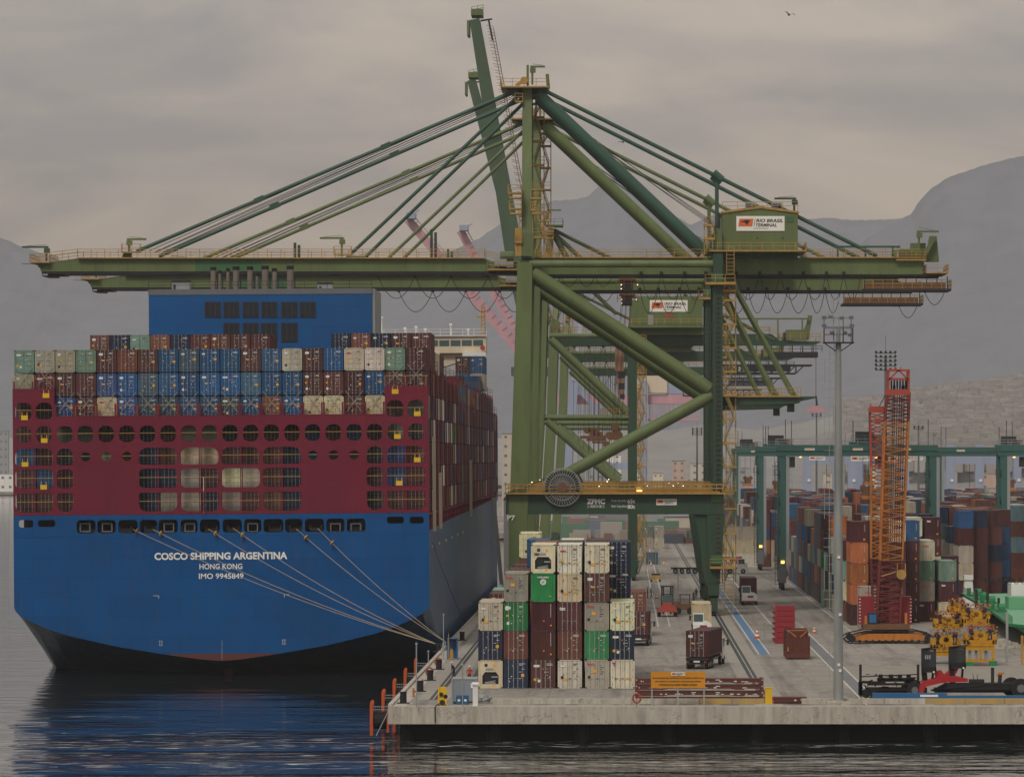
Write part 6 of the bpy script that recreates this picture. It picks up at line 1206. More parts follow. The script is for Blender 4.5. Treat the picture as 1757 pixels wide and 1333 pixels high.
# ---------------------------------------------------------------- yard gantry cranes
def yard_crane(x0, Y, label, span=26.3, trolley=0.3, spreader=True, sgn=None):
    t = thing('yard_crane', label, 'crane', (x0, Y, QZ), group='teal yard gantry cranes'); WB = 8.4; tl = C['teal']; zt = 25.4
    for sx, x in ((0, 0), (1, span)):
        for d in (0, WB):
            mb = MB(); mb.bar((x, d, 2.2), (x, d, zt - 2.0), 1.25, 1.0); mb.build('leg', tl, t)
        mb = MB(); mb.bar((x + 0.9, -0.3, 2.5), (x + 0.9, -0.3, zt - 2.2), 0.55, 0.5); mb.build('cable_duct', C['grey'], t)
        mb = MB(); mb.box(x - 0.6, x + 0.6, -2.2, WB + 2.2, 1.3, 2.3); mb.box(x - 0.45, x + 0.45, -1.4, -0.7, 2.3, 4.2); mb.cbox((x, -1.2, 2.9), 1.5, 1.2, 1.6); mb.build('sill_beam', C['midgrey'], t)
        for d in (-1.6, -0.2, WB + 0.2, WB + 1.6):
            w = MB(); w.tube((x - 0.3, d, 0.75), (x + 0.3, d, 0.75), 0.75, 14); w.build('wheel', C['black'], t)
        mb = MB(); mb.ladder((x - 1.0, -0.6, 1.0), (x - 1.0, -0.6, zt - 3), 0.6, 0.08, 0.7)
        for z in (5, 10, 15, 20): mb.box(x - 1.5, x - 0.4, -0.8, 0.2, z, z + 0.1); mb.rail([(x - 1.5, -0.8, z), (x - 0.6, -0.8, z)], 1, 0.07, 0.8)
        mb.build('ladder', C['dark'], t)
    for d in (0, WB):
        mb = MB(); mb.box(-0.9, span + 0.9, d - 0.6, d + 0.6, zt - 2.0, zt - 0.05); mb.box(-0.9, span + 0.9, d - 0.75, d + 0.75, zt - 1.1, zt - 0.95); g = mb.build('top_beam', tl, t)
        mb = MB(); mb.rail([(-0.9, d - 0.7, zt), (span + 0.9, d - 0.7, zt)], 1.0, 0.08, 2.4); mb.build('handrail', C['grey'], g)
        if d == 0:
            for q in (0.18, 0.5, 0.82): b = MB(); b.box(span*q - 0.9, span*q + 0.9, -0.78, -0.62, zt - 1.0, zt - 0.6); b.build('number_plate', C['cream'], g)
    [MB().box(q - 0.6, q + 0.6, 0.6, WB - 0.6, zt - 1.6, zt - 0.4).build('end_tie', tl, t) for q in (0, span)]
    logo_sign('sign', t, (span*0.78, -0.85, zt - 2.5), 4.0, 1.0)
    x = span*trolley; mb = MB(); mb.box(x - 3, x + 3, 0, WB, zt, zt + 0.5, 0); mb.cbox((x - 0.5, 2, zt + 1.4), 3.2, 3, 1.8, 1); mb.cbox((x + 1.8, 3, zt + 1.0), 1.4, 3, 1.0, 2); mb.rail([(x - 3, 0, zt + 0.5), (x + 3, 0, zt + 0.5)], 1.1, 0.09, 1.2, 0); mb.cbox((x + 2.6, 1.2, zt - 3.2), 1.6, 2, 2.2, 1); mb.bar((x - 2.6, 1, zt), (x - 2.6, 1, zt + 4.2), 0.14, 0.14, 1)
    tr = mb.build('trolley', [tl, C['dark'], C['rust']], t)
    if spreader:
        mb = MB(); z = zt - 9.5; mb.box(x - 1.1, x + 1.1, WB/2 - 6, WB/2 + 6, z, z + 0.5, 0); mb.cbox((x, WB/2, z + 1.4), 1.7, 2.4, 1.6, 1); mb.tube((x - 0.7, WB/2 - 1.3, z + 2.0), (x - 0.7, WB/2 + 1.3, z + 2.0), 0.5, 10, 1); mb.tube((x + 0.7, WB/2 - 1.3, z + 2.0), (x + 0.7, WB/2 + 1.3, z + 2.0), 0.5, 10, 1); mb.build('spreader', [C['craneor'], C['rust']], tr)
        mb = MB()
        for q in (-0.7, 0.7): mb.bar((x + q, WB/2, z + 2), (x + q, WB/2, zt), 0.06)
        mb.build('hoist_rope', C['dark'], tr)
    for q in (0.62,): b = MB(); b.cbox((span*q, -0.4, zt - 2.2), 0.5, 0.4, 0.25); b.build('floodlight', C['lamp'], t)
    for q in (0.02, 0.06, 0.97): b = MB(); b.bar((span*q, 0.2, zt), (span*q, 0.2, zt + 4 + 20*(q % 0.05)), 0.12); b.build('antenna', C['dark'], t)
    b = MB(); b.cbox((0, -1.0, 4.9), 0.6, 0.5, 0.5); b.build('warning_lamp', C['lamp'], t)
    return t
yard_crane(27.6, 816, 'teal yard crane straddling the containers just behind the light mast', trolley=0.57)
yard_crane(27.9, 958, 'teal yard crane second along the lane, a spreader with rusty sheaves under it', trolley=0.14)
yard_crane(28.0, 1176, 'teal yard crane third along the lane, partly behind the yellow stair tower', trolley=0.12)
yard_crane(68.4, 842, 'teal yard crane cut by the picture edge, its broad leg beside the green barge', trolley=0.5)
yard_crane(68.0, 1010, 'teal yard crane behind the red crawler boom, with legs at mid distance', trolley=0.6)
yard_crane(58.0, 1260, 'teal yard crane looking smallest, between the other teal legs', trolley=0.3)

def pale_gantry(px, Y, label):
    x = (px - VX)*Y/F; t = thing('distant_gantry', label, 'crane', (x, Y, QZ), group='pale blue distant gantries'); pb = C['paleblue']
    for dx in (0, 9, 16):
        mb = MB(); mb.bar((dx, 0, 0), (dx, 0, 27), 2.6, 2.4); mb.build('leg', pb, t)
    [MB().box(-1, 17, -1, 1, a, b).build('cross_beam', pb, t) for a, b in ((21, 23.5), (8, 9))]
    for dx, dz in ((0.5, 16), (9.3, 16)): b = MB(); b.tube((dx, -1.5, dz), (dx, -1.3, dz), 0.5, 10); b.build('lamp', C['white'], t)
    mb = MB(); mb.bar((6, 0, 21), (6, 0, 13), 0.15, 0.15, 1); mb.box(4, 8, -1, 1, 11, 12, 0); mb.cbox((6, 0, 13), 1.8, 1.5, 1.6, 0); mb.build('spreader', [C['pink'], C['dark']], t)
pale_gantry(1462, 1420, 'pale blue gantry legs seen through the first yard crane'); pale_gantry(1630, 1430, 'pale blue gantry legs behind the crane numbered beam at mid yard'); pale_gantry(1385, 1440, 'pale blue gantry legs over the far containers by the light mast'); pale_gantry(1745, 1450, 'pale blue gantry legs past the broad teal leg')

# ---------------------------------------------------------------- beyond the quay: buildings, town, trees
def far_side():
    mb = MB(); mb.box(-60, 1400, QY1, 3600, 0.4, 2.2); mb.box(-1500, -60, 3200, 3600, 0.4, 2.2); tag(mb.build('far_ground', MATS['quay']), kind='structure')
    rr = random.Random(21); WM = [C['cream'], C['white'], C['grey'], paint('render_pale', (0.5, 0.44, 0.36), 0.8, 0.3), paint('render_pink', (0.45, 0.33, 0.27), 0.8, 0.3)]
    def building(px0, px1, py_top, Y, label, m, floors=4):
        x0, x1 = (px0 - VX)*Y/F, (px1 - VX)*Y/F; zt = CZ + (VY - py_top)*Y/F; z0 = 2.0 if Y > QY1 else QZ; dp = min(30, abs(x1 - x0)*0.8)
        t = thing('building', label, 'building', ((x0+x1)/2, Y, z0), group='far port buildings'); w = (x1 - x0)/2; h = zt - z0
        b = MB(); b.box(-w, w, 0, dp, 0, h - 0.4); b.build('wall', m, t); b = MB(); b.box(-w - 0.3, w + 0.3, -0.3, dp + 0.3, h - 0.4, h); b.build('roof', C['grey'], t)
        n = max(2, int(2*w/5)); b = MB()
        for f in range(floors):
            for q in range(n):
                xx = -w + (q + 0.5)*2*w/n; zz = h*(f + 0.4)/floors; b.box(xx - w/n*0.35, xx + w/n*0.35, -0.06, -0.01, zz, zz + h/floors*0.26)
        o = b.build('window_row', C['midgrey'], t)
    building(861, 888, 742, 1900, 'pale apartment block between the ship and the crane leg', WM[3], 9)
    building(905, 960, 860, 1480, 'long beige shed under the portal beam', WM[0], 2); building(960, 1010, 868, 1420, 'low grey shed beside the beige one', WM[2], 2)
    building(1010, 1078, 858, 1500, 'wide pale warehouse under the portal beam lettering', WM[3], 2); building(1098, 1140, 866, 1390, 'pale square building behind the stair tower', WM[2], 2)
    building(1142, 1205, 884, 1330, 'low pale workshop with dark doors at the quay head', WM[3], 1); building(1150, 1192, 862, 1420, 'blue grey office with window bands above the workshop', C['paleblue'], 3)
    building(-40, 24, 812, 3260, 'pale shed across the water beyond the ship', WM[1], 2)
    for k in range(10):
        px = 900 + k*36 + rr.uniform(-8, 8); building(px, px + rr.uniform(14, 30), rr.uniform(775, 812), 2500 + rr.uniform(-200, 300), f'{rr.choice(["cream", "pale pink", "whitish"])} town block, {ORD[k+1]} in the row beyond the cranes', rr.choice(WM), rr.choice((4, 6, 8)))
    for k in range(6):
        px = 1255 + k*84 + rr.uniform(-20, 20); building(px, px + rr.uniform(30, 60), rr.uniform(790, 812), 2100 + rr.uniform(-100, 300), f'pale town block, {ORD[k+1]} in the row beyond the yard cranes', rr.choice(WM), rr.choice((4, 6)))
    for k in range(3): building(-50 + 24*k, -34 + 24*k, rr.uniform(735, 790), 3300, f'hazy tower block across the bay, {ORD[k+1]} from the picture edge', rr.choice(WM), 8)
    D = MB()
    for k in range(150):
        Y = rr.uniform(1255, 1490); px = rr.uniform(925, 1240); x = (px - VX)*Y/F; w = rr.choice((1.2, 1.2, 2.4, 3, 6)); D.box(x - w, x + w, Y, Y + 4, QZ, QZ + rr.choice((1.6, 2.6, 2.6, 5.2, 3.4)))
    CL = bpy.data.materials.new('clutter_paint'); CL.use_nodes = True; t = CL.node_tree; b = t.nodes['Principled BSDF']; ge = N(t, 'ShaderNodeNewGeometry'); r = N(t, 'ShaderNodeValToRGB'); r.color_ramp.interpolation = 'CONSTANT'; t.links.new(ge.outputs['Random Per Island'], r.inputs[0]); e = r.color_ramp.elements
    for q, c in enumerate(((0.2, 0.2, 0.21), (0.33, 0.29, 0.25), (0.14, 0.16, 0.2), (0.25, 0.14, 0.12), (0.4, 0.37, 0.33), (0.1, 0.18, 0.13))):
        k = e[q] if q < 2 else e.new(q/6); k.position = q/6; k.color = (*c, 1)
    t.links.new(r.outputs[0], b.inputs['Base Color']); b.inputs['Roughness'].default_value = 0.8
    tag(D.build('port_clutter', CL), 'jumble of containers, sheds and gear at the far head of the quay', 'clutter', kind='stuff')
    # trees between the town blocks and the quay
    m = bpy.data.materials.new('leaves'); m.use_nodes = True; t = m.node_tree; b = t.nodes['Principled BSDF']; ge = N(t, 'ShaderNodeNewGeometry'); r = N(t, 'ShaderNodeValToRGB'); t.links.new(ge.outputs['Random Per Island'], r.inputs[0]); r.color_ramp.elements[0].color = (0.03, 0.05, 0.025, 1); r.color_ramp.elements[1].color = (0.08, 0.11, 0.05, 1); t.links.new(r.outputs[0], b.inputs['Base Color']); b.inputs['Roughness'].default_value = 0.9
    for k in range(14):
        Y = 1950 + rr.uniform(-120, 200); px = 930 + 26*k + rr.uniform(-8, 8); x = (px - VX)*Y/F; h = rr.uniform(9, 15); tr = thing('tree', f'hazy green tree, {ORD[k+1]} in the belt behind the quay cranes', 'tree', (x, Y, 2), group='trees behind the port')
        b = MB(); b.tube((0, 0, 0), (0, 0, h*0.5), 0.5, 7, 0, 0.25); b.bar((0, 0, h*0.4), (2, 0.5, h*0.65), 0.3); b.bar((0, 0, h*0.4), (-1.8, 0.3, h*0.6), 0.3); b.build('trunk', C['rust'], tr)
        b = MB()
        for c in range(9):
            cx_, cy, cz = rr.gauss(0, 2.6), rr.gauss(0, 2.2), h*0.68 + rr.gauss(0, h*0.14); R_ = rr.uniform(1.2, 2.4)
            for q in range(46):
                v = Vector((rr.gauss(0, 1), rr.gauss(0, 1), rr.gauss(0, 1))).normalized()*R_*rr.uniform(0.6, 1.05); a = Vector((rr.gauss(0, 1), rr.gauss(0, 1), rr.gauss(0, 1))).normalized(); e = a.orthogonal().normalized(); s = rr.uniform(0.35, 0.7); p = Vector((cx_, cy, cz)) + v
                b.add([p + a*s, p + e*s*0.6, p - a*s, p - e*s*0.6], [(0, 1, 2, 3)])
        b.build('crown', m, tr)
    M = MB()
    for k in range(2600):
        px = rr.uniform(1440, 2000); t = rr.random()**0.8; py = 775 - t*(775 - (690 - (px - 1440)*0.14)); Y = 3150 + t*620; p = W(px, py, Y); s = rr.uniform(2.5, 6); M.box(p.x - s, p.x + s, p.y, p.y + 6, p.z - 14, p.z + rr.uniform(1, 4))
    hm = bpy.data.materials.new('hillside_render'); hm.use_nodes = True; t = hm.node_tree; b = t.nodes['Principled BSDF']; ge = N(t, 'ShaderNodeNewGeometry'); r = N(t, 'ShaderNodeValToRGB'); r.color_ramp.interpolation = 'CONSTANT'; t.links.new(ge.outputs['Random Per Island'], r.inputs[0]); e = r.color_ramp.elements  # house tones kept close and grey, haze included in the colour
    for q, c in enumerate(((0.25, 0.225, 0.21), (0.28, 0.255, 0.24), (0.31, 0.295, 0.28), (0.22, 0.21, 0.2), (0.265, 0.24, 0.225))):
        if q < 2: e[q].color = (*c, 1); e[q].position = q/5
        else: k = e.new(q/5); k.color = (*c, 1)
    t.links.new(r.outputs[0], b.inputs['Base Color']); b.inputs['Roughness'].default_value = 0.9
    tag(M.build('hillside_town', hm), 'dense hillside town of small houses fading into the haze', 'houses', kind='stuff')
far_side()
# ---------------------------------------------------------------- vehicles and things on the quay
def wheel(parent, x, y, r, w=0.35, name='wheel'):
    o = MB(); o.tube((x - w/2, y, r), (x + w/2, y, r), r, 16); o = o.build(name, C['black'], parent)
    b = MB(); b.tube((x - w/2 - 0.02, y, r), (x + w/2 + 0.02, y, r), r*0.5, 12); b.build('rim', C['grey'], o)
def lorry(label, loc, rot, cab_front=True, cab=True, n_axle=4, cabcol='white', height=1.35, length=12.4, cab_style='tractor'):
    """yard lorry: chassis along +Y, cab at the far end (+Y)"""
    t = thing('yard_lorry', label, 'lorry', loc, rot, 'yard lorries'); L = length
    mb = MB(); mb.box(-0.55, 0.55, 0.1, L + 2.2, height - 0.45, height - 0.1); mb.box(-1.2, 1.2, 0.0, 0.25, height - 0.4, height - 0.05)
    for k in range(5): mb.box(-1.2, 1.2, 1 + k*L/5, 1.2 + k*L/5, height - 0.3, height - 0.05)
    mb.box(-1.1, 1.1, -0.05, 0.02, 0.55, 0.75); mb.build('chassis', C['dark'], t)
    ys = [0.9 + 1.3*k for k in range(n_axle)] + [L - 0.6, L + 2.0]
    for y in ys:
        for sx in (-1, 1): wheel(t, sx*1.05, y, 0.5, 0.32)
    mb = MB(); mb.box(-0.35, 0.35, -0.06, -0.04, 0.78, 0.95); mb.build('number_plate', C['white'], t)
    for sx in (-1, 1): b = MB(); b.box(sx*0.95 - 0.14, sx*0.95 + 0.14, -0.07, -0.04, 0.75, 0.9); b.build('tail_lamp', C['redpaint'], t)
    y0 = L + 0.55
    b = MB(); b.box(-1.2, 1.2, y0 + 0.2, y0 + 2.3, 0.65, 1.6); b.box(-0.2, 1.2, y0 + 0.3, y0 + 1.7, 1.6, 3.0); b.prism([(-1.2, 1.6), (-0.2, 1.6), (-0.2, 2.1), (-0.9, 1.9)], y0 + 0.8, y0 + 2.3); cb = b.build('cab', C[cabcol], t)
    b = MB(); b.box(-0.1, 1.1, y0 + 1.7, y0 + 1.74, 1.95, 2.9); b.box(1.2, 1.23, y0 + 0.5, y0 + 1.6, 1.95, 2.9); b.build('windscreen', C['glass'], cb)
    for sx in (-1, 1): b = MB(); b.box(sx*0.95 - 0.15, sx*0.95 + 0.15, y0 + 2.3, y0 + 2.34, 0.95, 1.15); b.build('headlight', C['sign'], cb)
    b = MB(); b.box(-1.2, 1.2, y0 + 2.3, y0 + 2.45, 0.5, 0.72); b.box(-0.6, 0.3, y0 + 2.31, y0 + 2.35, 1.2, 1.5); b.build('bumper', C['crim'], cb)
    b = MB(); b.bar((1.25, y0 + 1.5, 2.6), (1.6, y0 + 1.6, 2.6), 0.06); b.box(1.45, 1.7, y0 + 1.55, y0 + 1.65, 2.1, 2.75); b.build('mirror', C['dark'], cb)
    return t
def on_lorry(t, c, kind, label, L=12.19, flip=False, h=1.36):
    mw = Matrix.Translation(t.location) @ t.rotation_euler.to_matrix().to_4x4(); s = L/CLn
    p = mw @ Vector((0, 0.15 if not flip else 0.15 + L, h)); r = t.rotation_euler.z + (math.pi if flip else 0)
    return container(c, kind, p, label, 'containers carried on lorries', (0, 0, r), scale=(1, s, 1))
def vehicles():
    g = G(1197, 1148); t = lorry('lorry driving away past the crane rail with a brown container', (g.x - 0.1, g.y, QZ), (0, 0, rad(-8.5)), length=12.4); on_lorry(t, 'maroon', 'door', 'brown container with closed doors carried on the lorry by the crane rail')
    g = G(1205, 1092); t = lorry('white yard tractor coming towards us with a beige container', (g.x, g.y + 15, QZ), (0, 0, rad(180))); on_lorry(t, 'cream', 'plain', 'beige container on the white tractor trailer under the crane', flip=True)
    g = G(1286, 1038); t = lorry('white yard tractor with a brown container parked beside the blue lane', (g.x, g.y + 15, QZ), (0, 0, rad(180))); on_lorry(t, 'maroon', 'plain', 'brown container on the tractor trailer beside the blue lane', flip=True)
    g = G(1101, 1108); t = lorry('lorry half hidden behind the quay end stack', (g.x - 0.4, g.y, QZ), (0, 0, rad(-3)), length=6.4); on_lorry(t, 'maroon', 'door', 'dark red container on the lorry behind the quay end stack', L=6.06)
    t = lorry('white tractor with an empty trailer standing crosswise beyond the crane foot', (9.2, 930, QZ), (0, 0, rad(-90)), length=12.4)
    g = G(1145, 1058); t = thing('forklift', 'big orange red forklift with black mast standing on the quay', 'forklift', (g.x, g.y, QZ)); mb = MB(); mb.box(-1.0, 1.0, 0.4, 4.2, 0.7, 1.7); mb.prism([(-1.45, 0.7), (1.45, 0.7), (1.3, 1.35), (0.7, 1.6), (-0.7, 1.6), (-1.3, 1.35)], -0.2, 1.0); mb.box(-0.6, 0.6, 0.0, 0.6, 1.6, 2.1); mb.build('body', C['headred'], t)
    mb = MB()
    for sx in (-0.85, 0.85):
        for y in (0.9, 2.6): mb.bar((sx, y, 1.7), (sx*0.95, y, 4.4), 0.16)
    mb.box(-0.95, 0.95, 0.7, 2.8, 4.35, 4.5); mb.box(-0.9, 0.9, 0.85, 0.95, 3.2, 3.35); mb.build('cab_frame', C['dark'], t)
    mb = MB(); mb.box(-0.7, 0.7, 1.0, 1.04, 1.9, 3.1); mb.build('window', C['glass'], t)
    mb = MB()
    for sx in (-0.55, 0.55): mb.box(sx - 0.12, sx + 0.12, 4.3, 4.6, 0.3, 4.3)
    mb.box(-1.1, 1.1, 4.5, 4.7, 0.6, 1.2); mb.build('mast', C['dark'], t)
    for sx in (-1.2, 1.2):
        for y in (0.7, 3.6): wheel(t, sx, y, 0.62, 0.5)
    g = G(1192, 1058); 
    g = G(1176, 1056); t = thing('forklift', 'smaller rusty forklift side-on beside the crane foot', 'forklift', (g.x, g.y + 6, QZ)); mb = MB(); mb.box(-1.6, 1.2, 0, 1.8, 0.6, 1.5); mb.box(-1.6, -0.8, 0, 1.8, 1.5, 1.9); mb.build('body', C['rust'], t); mb = MB()
    for x in (-0.7, 0.7): mb.bar((x, 0.2, 1.5), (x, 0.2, 2.9), 0.12)
    mb.box(-0.8, 0.8, 0.1, 1.7, 2.85, 2.95); mb.bar((1.3, 0.9, 0.2), (1.3, 0.9, 3.2), 0.3); mb.build('cab_frame', C['dark'], t)
    for x in (-1.0, 0.8):
        o = MB(); o.tube((x, -0.15, 0.5), (x, 0.25, 0.5), 0.5, 14); o.build('wheel', C['black'], t)
    g = G(1125, 998); t = thing('service_cart', 'small yellow service cart on the open quay', 'cart', (g.x, g.y, QZ)); mb = MB(); mb.box(-0.95, 0.95, 0, 2.6, 0.45, 1.0); mb.prism([(-0.95, 1.0), (0.95, 1.0), (0.8, 1.2), (-0.8, 1.2)], 0.1, 1.0); mb.build('body', C['yellow'], t); mb = MB()
    for k in range(6): mb.tube((-0.7 + 0.28*k, 1.4, 1.0), (-0.6 + 0.25*k, 1.5, 1.5), 0.16, 8)
    mb.build('load', C['dark'], t)
    for sx in (-0.8, 0.8):
        for y in (0.5, 2.1): wheel(t, sx, y, 0.35, 0.25)
    g = G(1118.5, 968); t = container('greygreen', 'door', (g.x, g.y, QZ), 'dark green container standing alone on the open quay', 'containers on the open quay', scale=(1.1, 0.5, 0.9)); tint(t, 'steel')
    for k, (px, py, c) in enumerate(((1113, 941, 'grey'), (1131, 940, 'beige'), (1113, 923, 'greygreen'), (1131, 921, 'grey'))):
        Y = 1180; x = (px - VX)*Y/F; container(c, 'door', (x, Y, QZ + (0 if k < 2 else 2.85)), f'{CNAME[c]} container far past the dark green one, {"upper" if k > 1 else "lower"}, {"by the stair" if k % 2 == 0 else "off the stair"}', 'containers on the open quay', detail=1)
    # flat racks
    g = G(1347, 1104); 
    for k in range(7):
        t = thing('flat_rack', f'folded red flat rack seen end-on, {("lowest" if k == 0 else "topmost" if k == 6 else ORD[k+1] + " from the ground")} of seven', 'flat rack', (g.x, g.y, QZ + 0.68*k), group='red flat racks end-on'); mb = MB(); mb.box(-1.22, 1.22, 0, 12, 0.08, 0.3, 0); mb.box(-1.2, 1.2, 0.05, 0.3, 0.0, 0.66, 0); mb.build('base', C['crim'], t); mb = MB()
        for sx in (-1.1, 1.1): mb.box(sx - 0.14, sx + 0.14, -0.03, 0.2, 0.0, 0.68, 0)
        mb.build('corner_post', C['crim'], t)
    g = G(1367, 1131); t = thing('flat_rack', 'rust brown flat rack with raised end walls and orange V straps', 'flat rack', (g.x + 0.15, g.y, QZ)); mb = MB(); mb.box(-1.35, 1.35, 0, 8.5, 0.15, 0.7, 0); mb.build('base', C['brown'], t); 
    for y in (0.05, 8.2): mb = MB(); corr(mb, -1.35, 1.35, y, 0.7, 2.6 if y < 1 else 3.3, 9, 0.05); mb.box(-1.4, -1.25, y - 0.02, y + 0.2, 0.1, 2.7); mb.box(1.25, 1.4, y - 0.02, y + 0.2, 0.1, 2.7); mb.build('end_wall', C['brown'], t)
    mb = MB(); mb.box(-1.2, -1.1, 0.2, 8.2, 0.7, 3.2); mb.box(1.1, 1.2, 0.2, 8.2, 0.7, 3.2); mb.box(-1.2, 1.2, 3, 3.1, 0.7, 3.3); mb.build('side_wall', C['brown'], t)
    mb = MB(); mb.bar((-1.05, 0.9, 3.3), (0.0, 0.6, 2.4), 0.12); mb.bar((1.15, 0.9, 3.3), (0.1, 0.6, 2.4), 0.12); mb.bar((-1.15, 0.0, 0.9), (-1.1, 0.8, 3.35), 0.13); mb.bar((-1.1, 0.8, 3.3), (1.2, 0.8, 3.35), 0.1); mb.build('strap', C['craneor'], t)
    Y = ground_Y(1206.5)
    for k in range(4):
        x0, x1 = (1090 - VX)*Y/F, (1310 - VX)*Y/F; t = thing('flat_rack', f'folded brown flat rack lying broadside behind the orange sign, {("lowest", "second from the ground", "third from the ground", "topmost")[k]} of four', 'flat rack', (x0, Y, QZ + 0.6*k), group='brown flat racks broadside'); L = x1 - x0; mb = MB()
        mb.box(0, L, 0, 2.4, 0.2, 0.52, 0); mb.box(0, L, -0.03, 0.05, 0.46, 0.56, 0); mb.box(0, 0.3, -0.05, 2.4, 0, 0.595, 0); mb.box(L - 0.3, L, -0.05, 2.4, 0, 0.595, 0); mb.box(0.3, 2.0, -0.02, 0.1, 0.1, 0.45, 0); mb.prism([(1.8, 0.1), (2.6, 0.1), (3.2, 0.2), (3.2, 0.5), (1.8, 0.5)], -0.04, 0.1); mb.prism([(L - 3.2, 0.2), (L - 2.6, 0.1), (L - 1.8, 0.1), (L - 1.8, 0.5), (L - 3.2, 0.5)], -0.04, 0.1); mb.build('base', C['brown'], t); mb = MB()
        for q in range(14): xx = R.uniform(0.2, L - 0.5); mb.box(xx, xx + R.uniform(0.08, 0.35), -0.055, -0.042, 0.25, 0.25 + R.uniform(0.05, 0.12))
        for xx in (0.05, L - 0.17, 7.6, 7.3 - 2): mb.box(xx, xx + (0.12 if xx < 1 or xx > L - 1 else 0.42), -0.06, -0.052, 0.4, 0.47)
        mb.build('marking', MARK_W, t)
    t = thing('flat_rack', 'single folded maroon flat rack lying low past the yellow post', 'flat rack', ((1312 - VX)*Y/F, Y, QZ)); mb = MB(); mb.box(0, 4.0, 0, 2.4, 0.1, 0.55); mb.box(0, 4.0, -0.03, 0.05, 0.45, 0.6); mb.build('base', C['brown'], t); mb = MB(); mb.box(2.8, 3.0, -0.05, -0.035, 0.25, 0.38); mb.box(3.4, 3.5, -0.05, -0.035, 0.3, 0.42); mb.build('marking', MARK_W, t)
vehicles()

